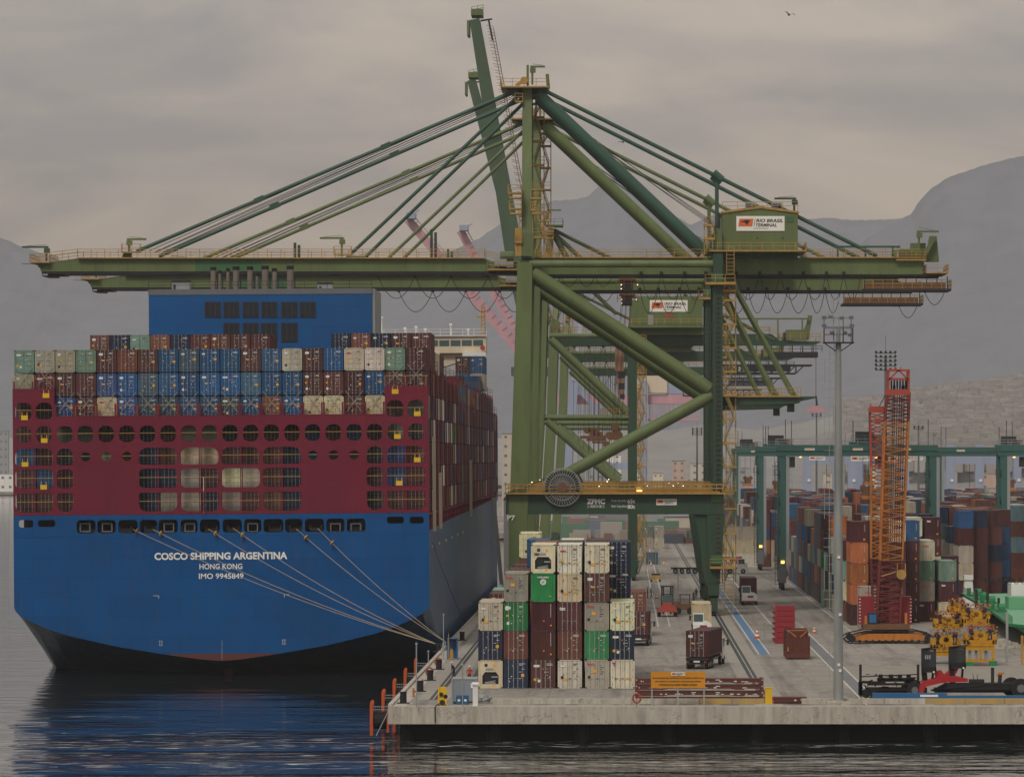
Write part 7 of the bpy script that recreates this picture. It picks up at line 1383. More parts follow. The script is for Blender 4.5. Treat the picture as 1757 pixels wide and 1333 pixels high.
def quay_edge():
    Y = QY0 + 4.6
    for k, (a, b, m, lab) in enumerate(((846, 1083, 'conc', 'low grey concrete kerb beam along the quay end beside the stack'), (1085, 1200, 'conc', 'low stained kerb beam under the orange sign'), (1200, 1312, 'yellow', 'low kerb beam with worn yellow paint under the brown flat racks'), (1375, 1588, 'conc', 'long low concrete kerb beam at the foot of the light mast'), (1588, 1790, 'yellow', 'low kerb beam painted worn yellow below the black boom'))):
        x0, x1 = (a - VX)*Y/F, (b - VX)*Y/F; mb = MB(); n = max(1, int((x1 - x0)/3))
        for q in range(n): mb.prism([(x0 + (x1-x0)*q/n + 0.02, QZ), (x0 + (x1-x0)*(q+1)/n - 0.02, QZ), (x0 + (x1-x0)*(q+1)/n - 0.02, QZ + 0.5), (x0 + (x1-x0)*q/n + 0.02, QZ + 0.5)], Y - 0.35, Y + 0.35)
        tag(mb.build('kerb_beam', MATS['cope'] if m == 'conc' else paint('worn_yellow_concrete', (0.42, 0.27, 0.07), 0.85, 0.75, 0.9, grime=(0.26, 0.23, 0.18))), lab, 'kerb', 'kerb beams at the quay end')
    # sign
    Ys = ground_Y(1209.8); x0, x1 = (1117 - VX)*Ys/F, (1210 - VX)*Ys/F; z1, z0 = CZ + (VY - 1152)*Ys/F, CZ + (VY - 1180)*Ys/F
    t = thing('warning_sign', 'orange warning board on three grey posts at the quay edge', 'sign', ((x0+x1)/2, Ys, QZ)); w = (x1-x0)/2; mb = MB(); mb.box(-w, w, -0.05, 0.0, z0 - QZ, z1 - QZ); bd = mb.build('board', paint('sign_amber', (0.58, 0.24, 0.012), 0.5, 0.15), t)
    for px in (1118.5, 1163, 1208): mb = MB(); x = (px - 1163.5)*Ys/F; mb.box(x - 0.07, x + 0.07, 0.003, 0.12, 0, z1 - QZ - 0.1); mb.build('post', C['steel'], t)
    zm = (z0 + z1)/2 - QZ; u = Ys/F
    for s, dy, wd in (('FAVOR DE MANTENHA DISTÂNCIA POR 200 METROS DESTE LOCAL', 3.4, 88), ('ÁREA RESTRITA, ALFANDEGADA E DE SEGURANÇA MÁXIMA', -2.6, 79), ('CONTROLADA PELA RECEITA FEDERAL DO BRASIL', -8.4, 66)): text('lettering', s, (0, -0.06, zm + dy*u), C['ink'], bd, wd*u, 3.1*u, 0.03)
    logo_sign('emblem_board', bd, (0, -0.05, zm + 10.2*u), 24*u, 5.6*u)
    # yellow post box
    g = G(1319, 1210); t = thing('service_post', 'tall yellow service box on a pale plinth at the quay edge', 'service box', (g.x, g.y, QZ)); mb = MB(); mb.box(-0.33, 0.33, 0, 0.6, 0.15, 1.62); mb.box(-0.36, 0.36, -0.03, 0.63, 1.62, 1.7); mb.build('body', C['lightyellow'], t); mb = MB(); mb.box(-1.3, 1.3, -0.6, 1.5, 0, 0.03); mb.box(-0.5, 0.5, -0.15, 0.75, 0.03, 0.15); mb.build('plinth', C['conc'], t); mb = MB(); mb.tube((0.4, 0.1, 0.02), (0.4, 0.1, 0.6), 0.12, 8, 0, 0.03); mb.build('hose_nozzle', C['orange'], t)
    def ring_stand(px, py, z, lab, post=True):
        g = G(px, py); t = thing('life_ring', lab, 'life ring', (g.x, g.y, QZ), group='life rings along the quay'); mb = MB(); pts = [Vector((0.36*math.cos(a), 0, z + 0.42*math.sin(a))) for a in [2*math.pi*k/18 for k in range(19)]]; mb.path(pts, 0.09, 8); mb.build('ring', C['headred'], t); mb = MB(); mb.tube((0, 0.12, 0), (0, 0.12, z), 0.04, 6); mb.box(-0.2, 0.2, 0, 0.25, 0, 0.03); mb.build('post', C['yellow'], t)
    ring_stand(1092.5, 1213, 0.85, 'red life ring on a post in front of the brown flat racks'); ring_stand(737, 1165, 0.8, 'orange life ring between the nearer black bollards'); ring_stand(752, 1147, 0.75, 'orange life ring beside the fourth black bollard of the row')
    # bollards, fenders
    for k, (px, py) in enumerate(((692, 1207), (721, 1187), (738, 1168), (753, 1149), (793, 1099))):
        g = G(px, py); t = thing('mooring_bollard', f'stout black bollard on a pale base, {("first at the quay corner", "second from the quay corner", "third from the quay corner", "fourth from the quay corner", "far one past the blue cabinet")[k]}', 'bollard', (g.x, g.y, QZ), group='stout bollards along the edge'); mb = MB(); mb.tube((0, 0, 0.12), (0, 0, 1.0), 0.33, 14, 0, 0.3); mb.tube((0, 0, 1.0), (0, 0, 1.15), 0.34, 14); mb.build('post', C['black'], t); mb = MB(); mb.box(-0.6, 0.6, -0.5, 0.5, 0.04, 0.12); mb.build('foot_plate', C['dark'], t); mb = MB(); mb.box(-0.95, 0.95, -0.9, 0.9, 0.0, 0.04); mb.build('base', C['conc'], t)
    for k, (px, Y) in enumerate(((637, 439), (656, 460), (675, 482), (694, 506), (710, 531))):
        t = thing('fender', f'orange steel fender frame with chains on the quay wall, {("first from the corner", "second from the corner", "third from the corner", "fourth from the corner", "last before the ropes")[k]}', 'fender', (QX0, Y, QZ), group='orange fender frames'); mb = MB(); mb.bar((-1.75, 0, -2.9), (-1.75, 0, 0.15), 0.3, 0.3, 0); mb.bar((-1.75, 0, 0.15), (-1.6, 0, 0.45), 0.3, 0.3, 0, 0.12, 0.2); mb.bar((-1.75, 1.8, -2.9), (-1.75, 1.8, 0.3), 0.3, 0.3); 
        for z in (-2.6, -1.4, -0.2): mb.box(-1.8, -1.65, 0, 1.8, z, z + 0.2)
        mb.build('frame', C['orange'], t); mb = MB(); mb.tube((-1.6, 0.9, -1.5), (-0.1, 0.9, -1.5), 0.85, 14); mb.build('rubber_drum', C['black'], t); mb = MB(); mb.bar((-0.2, 0, -2.6), (-0.2, 0, -0.5), 0.22); mb.build('wall_bracket', C['orange'], t)
        mb = MB()
        for z in (-0.18, -0.45):
            for q in range(8): mb.box(-1.65 + 0.2*q, -1.52 + 0.2*q, -0.05, 0.05, z - 0.05, z + 0.05)
        mb.build('chain', C['steel'], t); mb = MB(); mb.bar((-1.3, -0.2, -2.9), (-0.2, -0.2, -0.7), 0.09); mb.build('tie_rod', C['steel'], t)
    for k, (px, py) in enumerate(((709.5, 1195), (725, 1179))):
        g = G(px, py); t = thing('marker_post', ('short orange marker post beside the second bollard', 'short orange marker post beside the third bollard')[k], 'post', (g.x, g.y, QZ), group='orange marker posts'); mb = MB(); mb.tube((0, 0, 0.05), (0, 0, 0.85), 0.1, 8); mb.box(-0.25, 0.25, -0.2, 0.2, 0, 0.05); mb.build('post', C['craneor'], t)
    for k, (px, py, top) in enumerate(((714.5, 1212, 1104), (735, 1140, 1117), (761, 1130, 1054), (793.5, 1212, 1140), (1163.5, 1023, 975), (1384, 1095, 1070), (1312, 1095, 1068))):
        g = G(px, py); zt = CZ + (VY - top)*g.y/F; mb = MB(); mb.tube(g, (g.x, g.y, zt), 0.06, 6); mb.cbox((g.x, g.y, zt), 0.2, 0.2, 0.2)
        tag(mb.build('thin_pole', C['steel']), 'thin grey pole ' + ('at the quay corner', 'beside the mooring ropes', 'with a ball top over the blue cabinet', 'in front of the grey container', 'standing by the forklift', 'behind the brown flat rack', 'beside the traffic cone')[k], 'pole', 'thin poles')
    # hydrant machine, grey container, drums, white pillar, cabinet
    g = G(759, 1210); t = thing('hose_reel_stand', 'bright yellow pump stand at the quay edge with hose', 'pump stand', (g.x, g.y, QZ)); mb = MB(); mb.box(-0.36, 0.36, 0, 0.3, 0.1, 1.75); mb.box(-0.4, -0.26, -0.1, 0.4, 0, 1.75); mb.box(0.26, 0.4, -0.1, 0.4, 0, 1.75); mb.box(-0.5, 0.5, -0.1, 0.5, 0, 0.1); mb.build('frame', C['lightyellow'], t); mb = MB(); mb.tube((-0.1, -0.1, 1.05), (-0.1, 0, 1.05), 0.2, 12); mb.tube((0.3, -0.1, 0.85), (0.3, 0, 0.85), 0.2, 12); mb.tube((0, -0.25, 0.3), (0, 0, 0.3), 0.25, 12); mb.build('valve', C['dark'], t); mb = MB(); mb.path([Vector((-0.3, -0.25, 0.2)), Vector((-0.55, -1.0, 0.03)), Vector((-0.62, -1.6, -0.02)), Vector((-0.6, -1.66, -1.5))], 0.05, 6); mb.build('hose', C['black'], t)
    g = G(796.5, 1206); t = thing('site_container', 'small grey steel site container at the quay corner', 'container', (g.x, g.y, QZ)); mb = MB(); corr(mb, -1.15, 1.15, 0, 0.12, 2.25, 8, 0.05); mb.box(-1.2, 1.2, 0.06, 4.5, 0.1, 2.3); mb.box(-1.22, -1.1, -0.03, 0.06, 0, 2.35); mb.box(1.1, 1.22, -0.03, 0.06, 0, 2.35); mb.box(-1.1, 1.1, -0.03, 0.06, 2.25, 2.35); mb.build('body', C['grey'], t); mb = MB(); mb.box(-1.0, 0.0, -0.04, 0.0, 0.2, 2.1); mb.box(0.02, 1.0, -0.04, 0.0, 0.2, 2.1); mb.build('door', paint('grey_door', (0.2, 0.23, 0.26), 0.6, 0.4), t)
    mb = MB(); mb.box(0.62, 1.3, -0.1, -0.045, 1.45, 1.9); mb.build('notice', C['sign'], t)
    for k, px in enumerate((788, 799)):
        g = G(px, 1207.5); t = thing('drum', ('blue plastic drum with white label, nearer the pump stand', 'dark blue drum against the grey container, nearer the white pillar')[k], 'drum', (g.x, g.y - 0.45, QZ), group='drums by the container'); mb = MB(); mb.tube((0, 0, 0), (0, 0, 0.85), 0.3, 14); mb.tube((0, 0, 0.28), (0, 0, 0.33), 0.32, 14); mb.tube((0, 0, 0.58), (0, 0, 0.63), 0.32, 14); mb.build('body', C['bluepaint'], t); mb = MB(); mb.box(-0.12, 0.12, -0.325, -0.29, 0.3, 0.5); mb.build('sticker', C['sign'], t)
    g = G(815.5, 1211); t = thing('camera_pillar', 'white square pillar with a flat cap at the quay edge', 'pillar', (g.x, g.y, QZ)); mb = MB(); mb.box(-0.24, 0.24, 0, 0.48, 0, 1.95); mb.build('shaft', C['white'], t); mb = MB(); mb.box(-0.36, 0.36, -0.1, 0.58, 1.95, 2.1); mb.tube((-0.3, 0.24, 2.1), (0.3, 0.24, 2.1), 0.12, 8); mb.build('cap', C['white'], t)
    g = G(832, 1206); t = thing('tarpaulin_heap', 'heap of grey sheeting and cut pipes beside the white pillar', 'heap', (g.x, g.y, QZ)); mb = MB(); rr = random.Random(3)
    for q in range(9): a = Vector((rr.uniform(-0.6, 0.6), rr.uniform(0, 0.6), rr.uniform(0.1, 0.5))); mb.bar(a, a + Vector((rr.uniform(-0.6, 0.6), rr.uniform(-0.3, 0.3), rr.uniform(-0.1, 0.4))), rr.uniform(0.15, 0.45), rr.uniform(0.1, 0.3))
    mb.tube((-0.2, -0.1, 0.25), (0.6, -0.1, 0.6), 0.12, 8); mb.build('sheet', C['grey'], t)
    g = G(776, 1131); t = thing('gas_cabinet', 'open blue steel cabinet frame with a yellow trolley inside', 'cabinet', (g.x, g.y, QZ)); mb = MB()
    for sx in (-0.55, 0.55):
        for y in (0, 1.2): mb.box(sx - 0.05, sx + 0.05, y, y + 0.1, 0, 2.4)
    mb.box(-0.6, 0.6, 0, 1.3, 2.35, 2.45); mb.box(-0.6, 0.6, 1.2, 1.3, 0.1, 2.35); mb.box(0.5, 0.6, 0.1, 1.2, 0.1, 2.35); mb.build('frame', C['bluepaint'], t); mb = MB(); mb.prism([(-0.3, 0.05), (0.15, 0.05), (0.1, 1.1), (-0.1, 1.3), (-0.25, 1.0)], -0.4, -0.1); mb.bar((-0.42, -0.3, 0), (-0.42, -0.3, 3.0), 0.09); mb.build('trolley', C['yellow'], t)
    g = G(762, 1131); t = thing('pipe_rack', 'pale metal hose rack beside the blue cabinet', 'rack', (g.x, g.y, QZ)); mb = MB()
    for sx in (-0.3, 0.0, 0.3): mb.bar((sx, 0, 0), (sx*0.5, 0, 2.0), 0.07)
    for z in (0.5, 1.0, 1.5): mb.box(-0.35, 0.35, -0.05, 0.05, z, z + 0.06)
    mb.box(-0.45, 0.45, -0.3, 0.5, 0, 0.06); mb.build('frame', C['steel'], t)
    for px, py, h, lab in ((1299, 1095, 1.25, 'tall orange and white traffic cone near the end of the blue lane'), (1397, 1086, 0.9, 'small traffic cone beyond the brown flat rack'), (1117, 970, 0.9, 'small cone in front of the dark green container'), (1139, 969, 0.9, 'small cone beside the painted lines far up the quay'), (1127, 1026, 1.0, 'orange cone beside the big forklift')):
        g = G(px, py); t = thing('traffic_cone', lab, 'cone', (g.x, g.y, QZ), group='traffic cones'); mb = MB(); r = 0.3*h
        for q in range(5): mb.tube((0, 0, 0.06 + h*q/5), (0, 0, 0.06 + h*(q+1)/5), r*(1 - q/5.6), 12, q % 2, r*(1 - (q+1)/5.6))
        mb.build('body', [C['orange'], C['white']], t); mb = MB(); mb.box(-0.36*h, 0.36*h, -0.36*h, 0.36*h, 0, 0.06); mb.build('base', C['orange'], t)
    # gangway beside the ship
    t = thing('gangway_tower', 'white gangway tower on the quay beside the ship with steep stairs', 'gangway', (-21.2, 838, QZ)); mb = MB(); zt = CZ - QZ - (858 - VY)*838/F
    mb.box(-0.55, 0.55, 0, 1.6, 0, zt); mb.build('tower', C['white'], t); mb = MB(); mb.bar((-2.4, -0.5, zt + 0.4), (-0.9, -1.2, 0.4), 0.7, 0.15); 
    for q in range(26): a = Vector((-2.4, -0.5, zt + 0.4)).lerp(Vector((-0.9, -1.2, 0.4)), q/25); mb.box(a.x - 0.4, a.x + 0.4, a.y - 0.1, a.y + 0.1, a.z, a.z + 0.12)
    mb.build('stair', C['steel'], t); mb = MB(); mb.prism([(-0.7, zt), (0.9, zt), (0.5, zt + 0.7), (-0.3, zt + 0.7)], -0.1, 1.7); mb.build('hood', C['headred'], t); mb = MB()
    for q in range(6): mb.box(0.55, 0.75, -0.1, 0.0, 2 + 2.2*q, 2.1 + 2.2*q)
    mb.build('rung', C['dark'], t)
quay_edge()

def light_mast():
    Y = ground_Y(1208.5); s = S(Y); x = (1438.5 - VX)/s; z = lambda py: CZ - QZ + (VY - py)/s
    t = thing('light_mast', 'tall tapered grey light mast with a crown of floodlights', 'light mast', (x, Y, QZ)); mb = MB(); mb.tube((0, 0, 0.4), (0, 0, z(900)), 0.47, 16, 0, 0.38); mb.tube((0, 0, z(900)), (0, 0, z(590)), 0.38, 16, 0, 0.27); mb.tube((0, 0, z(590)), (0, 0, z(562)), 0.2, 10); mb.build('pole', paint('mast_grey', (0.3, 0.31, 0.3), 0.5, 0.6, 0.8, 0.3), t)
    mb = MB(); mb.box(-1.1, 1.1, -1, 1, 0, 0.28); mb.tube((0, 0, 0.28), (0, 0, 0.42), 0.62, 16); mb.build('plinth', MATS['cope'], t)
    mb = MB(); zp = z(587); mb.box(-1.45, 1.45, -0.8, 0.8, zp - 0.12, zp); mb.bar((-1.3, 0, zp - 0.1), (-0.2, 0, z(603)), 0.09); mb.bar((1.3, 0, zp - 0.1), (0.2, 0, z(603)), 0.09); mb.rail([(-1.35, -0.8, zp), (1.35, -0.8, zp), (1.35, 0.8, zp)], 1.3, 0.035, 0.9); mb.rail([(1.35, 0.8, zp), (-1.35, 0.8, zp), (-1.35, -0.8, zp)], 1.3, 0.035, 0.9)
    for py in (561, 546): mb.bar((-1.4, 0, z(py)), (1.4, 0, z(py)), 0.045)
    for xx in (-1.35, -0.45, 0.45, 1.2): mb.bar((xx, 0, zp), (xx, 0, z(542)), 0.06)
    mb.build('crown_frame', C['dark'], t)
    for xx, py in ((-1.35, 545), (-0.75, 544), (0.3, 546), (1.2, 545), (-1.35, 559), (1.25, 559), (-0.6, 571), (0.6, 571), (1.1, 575)):
        b = MB(); b.cbox((xx, -0.25, z(py)), 0.42, 0.3, 0.28); b.box(xx - 0.18, xx + 0.18, -0.42, -0.4, z(py) - 0.1, z(py) + 0.1); b.build('floodlight', C['midgrey'], t)
    for xx, py in ((-0.45, 512), (0.05, 507)): b = MB(); b.bar((xx, 0, zp), (xx, 0, z(py)), 0.09); b.build('antenna', C['steel'], t)
    mb = MB(); xl = -0.85; mb.bar((xl, 0, 2), (xl, 0, z(600)), 0.05); mb.bar((xl + 0.45, 0, 2), (xl + 0.45, 0, z(590)), 0.05)
    k = 0; py = 608
    while py < 1080:
        mb.bar((-1.4 if (k // 3) % 2 else xl - 0.1, 0, z(py)), (-0.25, 0, z(py)), 0.04); py += 15; k += 1
    for a, b in ((615, 660), (700, 760), (830, 890), (950, 1010)): mb.bar((-1.3, 0, z(a)), (-1.3, 0, z(b)), 0.04)
    mb.build('ladder', C['steel'], t)
    for q, (py) in enumerate((958, 1056, 1142, 1152)): b = MB(); b.box(-0.1 + 0.12*(q % 2), 0.15 + 0.12*(q % 2), -0.5, -0.36, z(py), z(py) + 0.25); b.build('sticker', C['sign'], t)
    def far_mast(px, py_top, Y, w, lab, rows=4, n=5):
        x = (px - VX)*Y/F; zz = CZ - QZ + (VY - py_top)*Y/F; t = thing('light_mast', lab, 'light mast', (x, Y, QZ), group='far light masts'); mb = MB(); mb.tube((0, 0, 0), (0, 0, zz - 0.5), 0.35, 8, 0, 0.2); mb.bar((0, 0, zz), (0, 0, zz + w*0.9), 0.08); mb.build('pole', C['midgrey'], t); mb = MB()
        for k in range(rows): mb.bar((-w/2, 0, zz - w*0.22*k), (w/2, 0, zz - w*0.22*k), 0.12)
        for q in (-w/2, w/2): mb.bar((q, 0, zz - w*0.22*(rows - 1)), (q, 0, zz), 0.1)
        for k in range(rows):
            for q in range(n): mb.cbox((-w/2 + w*q/(n - 1), -0.2, zz - w*0.22*k + 0.2), 0.4, 0.3, 0.35)
        mb.build('floodlight_frame', C['dark'], t)
    far_mast(1519.5, 606, 800, 3.3, 'light mast behind the red crane boom, four rows of lamps', 5); far_mast(1401, 711, 1300, 2.4, 'small hazy light mast under the hanging pink spreader', 2, 3); far_mast(1576, 733, 1200, 2.2, 'small hazy light mast past the red boom', 2, 3); far_mast(1196, 736, 1250, 2.4, 'small hazy light mast behind the first crane portal', 4, 3)
    Y = 1250; P = W(1400, 708, Y); t = thing('hanging_spreader', 'pink spreader hanging on ropes from the far crane', 'spreader', P, group=None); mb = MB(); mb.box(-3.2, 3.2, -1.2, 1.2, 0, 0.6); mb.prism([(-2.4, 0.6), (2.4, 0.6), (0.8, 1.9), (-0.8, 1.9)], -0.8, 0.8); mb.build('frame', C['pink'], t)
    mb = MB(); mb.bar((0, 0, 1.9), (0, 0, 20), 0.14); mb.bar((0.3, 0, 1.9), (0.0, 0, 4.5), 0.5); mb.build('hoist_rope', C['dark'], t)
light_mast()

def crawler_crane():
    Yc = ground_Y(1104); s = S(Yc); X = lambda px: (px - 1524)/s; Z = lambda py: CZ - QZ + (VY - py)/s; x0 = (1524 - VX)/s
    t = thing('crawler_crane', 'orange and dark red crawler crane with its lattice boom raised', 'crane', (x0, Yc, QZ))
    for d in (0, 6.0):
        mb = MB(); mb.prism([(X(1462), 0.35), (X(1595), 0.35), (X(1595), 0.95), (X(1570), 1.25), (X(1490), 1.25), (X(1470), 0.9)], d + 0.12, d + 1.0); tr = mb.build('crawler_frame', C['craneor'], t); mb = MB(); o = [(X(1449), 0.7), (X(1452), 0.25), (X(1460), 0.05), (X(1590), 0.05), (X(1600), 0.3), (X(1602), 0.7), (X(1596), 1.15), (X(1572), 1.55), (X(1485), 1.55), (X(1458), 1.1)]
        for k in range(len(o)):
            a, b = o[k], o[(k+1) % len(o)]; L = math.hypot(b[0]-a[0], b[1]-a[1]); n = max(1, int(L/0.35))
            for q in range(n):
                u = (a[0] + (b[0]-a[0])*q/n, a[1] + (b[1]-a[1])*q/n); v = (a[0] + (b[0]-a[0])*(q+0.85)/n, a[1] + (b[1]-a[1])*(q+0.85)/n); mb.bar((u[0], d + 0.55, u[1]), (v[0], d + 0.55, v[1]), 0.13, 1.2)
        for px in (1462, 1592): mb.tube((X(px), d + 0.0, 0.62), (X(px), d + 1.1, 0.62), 0.45, 14)
        for q in range(11): mb.tube((X(1475) + q*0.82, d + 0.05, 0.3), (X(1475) + q*0.82, d + 1.1, 0.3), 0.2, 10)
        mb.build('track', C['black'], t)
    mb = MB(); mb.box(X(1482), X(1562), 0.5, 6.5, Z(1080), Z(1071)); mb.box(X(1500), X(1560), 1.2, 6, Z(1092), Z(1080)); mb.build('carbody', C['rust'], t)
    for a, b in ((1477, 1504), (1546, 1568)):
        w = MB(); w.box(X(a), X(b), 4.6, 7.2, Z(1073), Z(1025)); o = w.build('counterweight', C['crim'], t); w = MB()
        for k in range(8): zz = Z(1069 - 5.6*k); xx = X(a) if a < 1500 else X(b) - 0.22; w.box(xx, xx + 0.22, 4.55, 4.6, zz, zz + 0.1)
        w.build('marking', C['sign'], o)
    mb = MB(); mb.box(X(1491), X(1505), 0.6, 2.6, Z(1072), Z(1052)); mb.build('cab', C['navy'], t); mb = MB(); mb.box(X(1492), X(1504), 0.55, 0.6, Z(1068), Z(1054)); mb.build('window', C['bluepaint'], t)
    mb = MB(); mb.box(X(1484), X(1488), 0.5, 1.5, Z(1072), Z(1057)); mb.box(X(1553), X(1557), 0.5, 1.5, Z(1072), Z(1052)); mb.build('ladder', C['craneor'], t)
    def lattice(nm, bx0, bx1, by, tx0, tx1, ty, d0, d1, dep, bays, mat, th=0.16, parent=t):
        """four chords and crossed lacing, from the bottom rectangle to the top one"""
        mb = MB(); A = [Vector((X(bx0), d0, Z(by))), Vector((X(bx1), d0, Z(by))), Vector((X(bx1), d0 + dep, Z(by))), Vector((X(bx0), d0 + dep, Z(by)))]; B = [Vector((X(tx0), d1, Z(ty))), Vector((X(tx1), d1, Z(ty))), Vector((X(tx1), d1 + dep, Z(ty))), Vector((X(tx0), d1 + dep, Z(ty)))]
        for a, b in zip(A, B): mb.tube(a, b, th, 8)
        for f in range(4):
            g = (f + 1) % 4
            for k in range(bays):
                p, q = A[f].lerp(B[f], k/bays), A[g].lerp(B[g], (k+1)/bays)
                if k % 2: p, q = A[g].lerp(B[g], k/bays), A[f].lerp(B[f], (k+1)/bays)
                mb.tube(p, q, th*0.5, 6)
                if k % 3 == 0: mb.tube(A[f].lerp(B[f], k/bays), A[g].lerp(B[g], k/bays), th*0.4, 6)
        return mb.build(nm, mat, parent)
    lattice('boom_foot', 1506, 1546, 1072, 1513, 1551, 962, 2.2, 3.2, 2.4, 20, C['cranered'], 0.13); lattice('boom_section', 1513, 1551, 962, 1523, 1564, 722, 3.2, 5.4, 2.4, 34, C['boomor'], 0.13); lattice('boom_section', 1523, 1564, 722, 1528, 1566, 672, 5.4, 5.9, 2.4, 8, C['cranered'], 0.13)
    mb = MB(); d = 5.8
    for a in (1527, 1562): mb.box(X(a), X(a + 4), d, d + 2.6, Z(690), Z(632))
    mb.box(X(1523), X(1566), d - 0.1, d + 0.2, Z(677), Z(667)); mb.box(X(1527), X(1566), d - 0.1, d + 0.15, Z(636), Z(632)); mb.box(X(1527), X(1566), d - 0.1, d + 0.15, Z(651), Z(647)); mb.bar((X(1530), d, Z(650)), (X(1546), d, Z(634)), 0.2); mb.bar((X(1563), d, Z(650)), (X(1547), d, Z(634)), 0.2)
    for a in (1541, 1551, 1543): mb.bar((X(a), d + 1, Z(633)), (X(a), d + 1, Z(628)), 0.12)
    mb.build('boom_head', C['headred'], t); mb = MB()
    for a in (1534, 1539, 1544, 1549, 1554, 1559): mb.tube((X(a), d + 1.2, Z(657)), (X(a + 2), d + 1.2, Z(657)), 0.75, 14)
    mb.build('sheave', C['dark'], t)
    lattice('mast_foot', 1504, 1528, 1072, 1500, 1530, 960, 5.5, 6.5, 1.8, 20, C['cranered'], 0.13); lattice('mast_section', 1500, 1530, 960, 1501, 1527, 800, 6.5, 7.6, 1.8, 24, C['craneor'], 0.13); lattice('mast_section', 1501, 1527, 800, 1499, 1525, 700, 7.6, 8.4, 1.8, 14, C['headred'], 0.12)
    mb = MB(); mb.box(X(1497), X(1528), 8.0, 8.4, Z(707), Z(696)); mb.box(X(1507), X(1526), 8.1, 8.5, Z(724), Z(718)); mb.bar((X(1500), 8.3, Z(696)), (X(1500), 8.3, Z(691)), 0.14); mb.build('mast_head', C['headred'], t)
    mb = MB()
    for a in (1538, 1541, 1545, 1549, 1553, 1557): mb.tube((X(a), 6.6, Z(660)), (X(a - 9), 3.4, Z(1000)), 0.07, 5)
    mb.tube((X(1497), 8.2, Z(700)), (X(1494), 5, Z(1060)), 0.04, 4); mb.tube((X(1514), 8.3, Z(698)), (X(1527), 6.2, Z(670)), 0.05, 4); mb.build('hoist_rope', C['dark'], t)
    mb = MB(); c = Vector((X(1548), 1.8, Z(986))); mb.tube(c + Vector((0, -0.25, 0)), c + Vector((0, 0.25, 0)), 0.62, 16); mb.box(c.x - 0.55, c.x - 0.45, c.y - 0.2, c.y + 0.2, c.z, c.z + 1.4); mb.box(c.x + 0.45, c.x + 0.55, c.y - 0.2, c.y + 0.2, c.z, c.z + 1.4); mb.bar((X(1514), 2.2, Z(989)), (X(1540), 1.9, Z(981)), 0.14); mb.build('hook_block', C['yellow'], t)
    g = G(1569, 1102); tt = thing('green_stand', 'small green pedestal in front of the crawler track', 'stand', (g.x, g.y - 1.0, QZ)); mb = MB(); mb.prism([(-0.4, 0), (0.4, 0), (0.15, 0.9), (-0.15, 0.9)], 0, 0.5); mb.box(-0.2, 0.2, 0.05, 0.45, 0.9, 1.0); mb.build('body', C['vgreen'], tt)
crawler_crane()

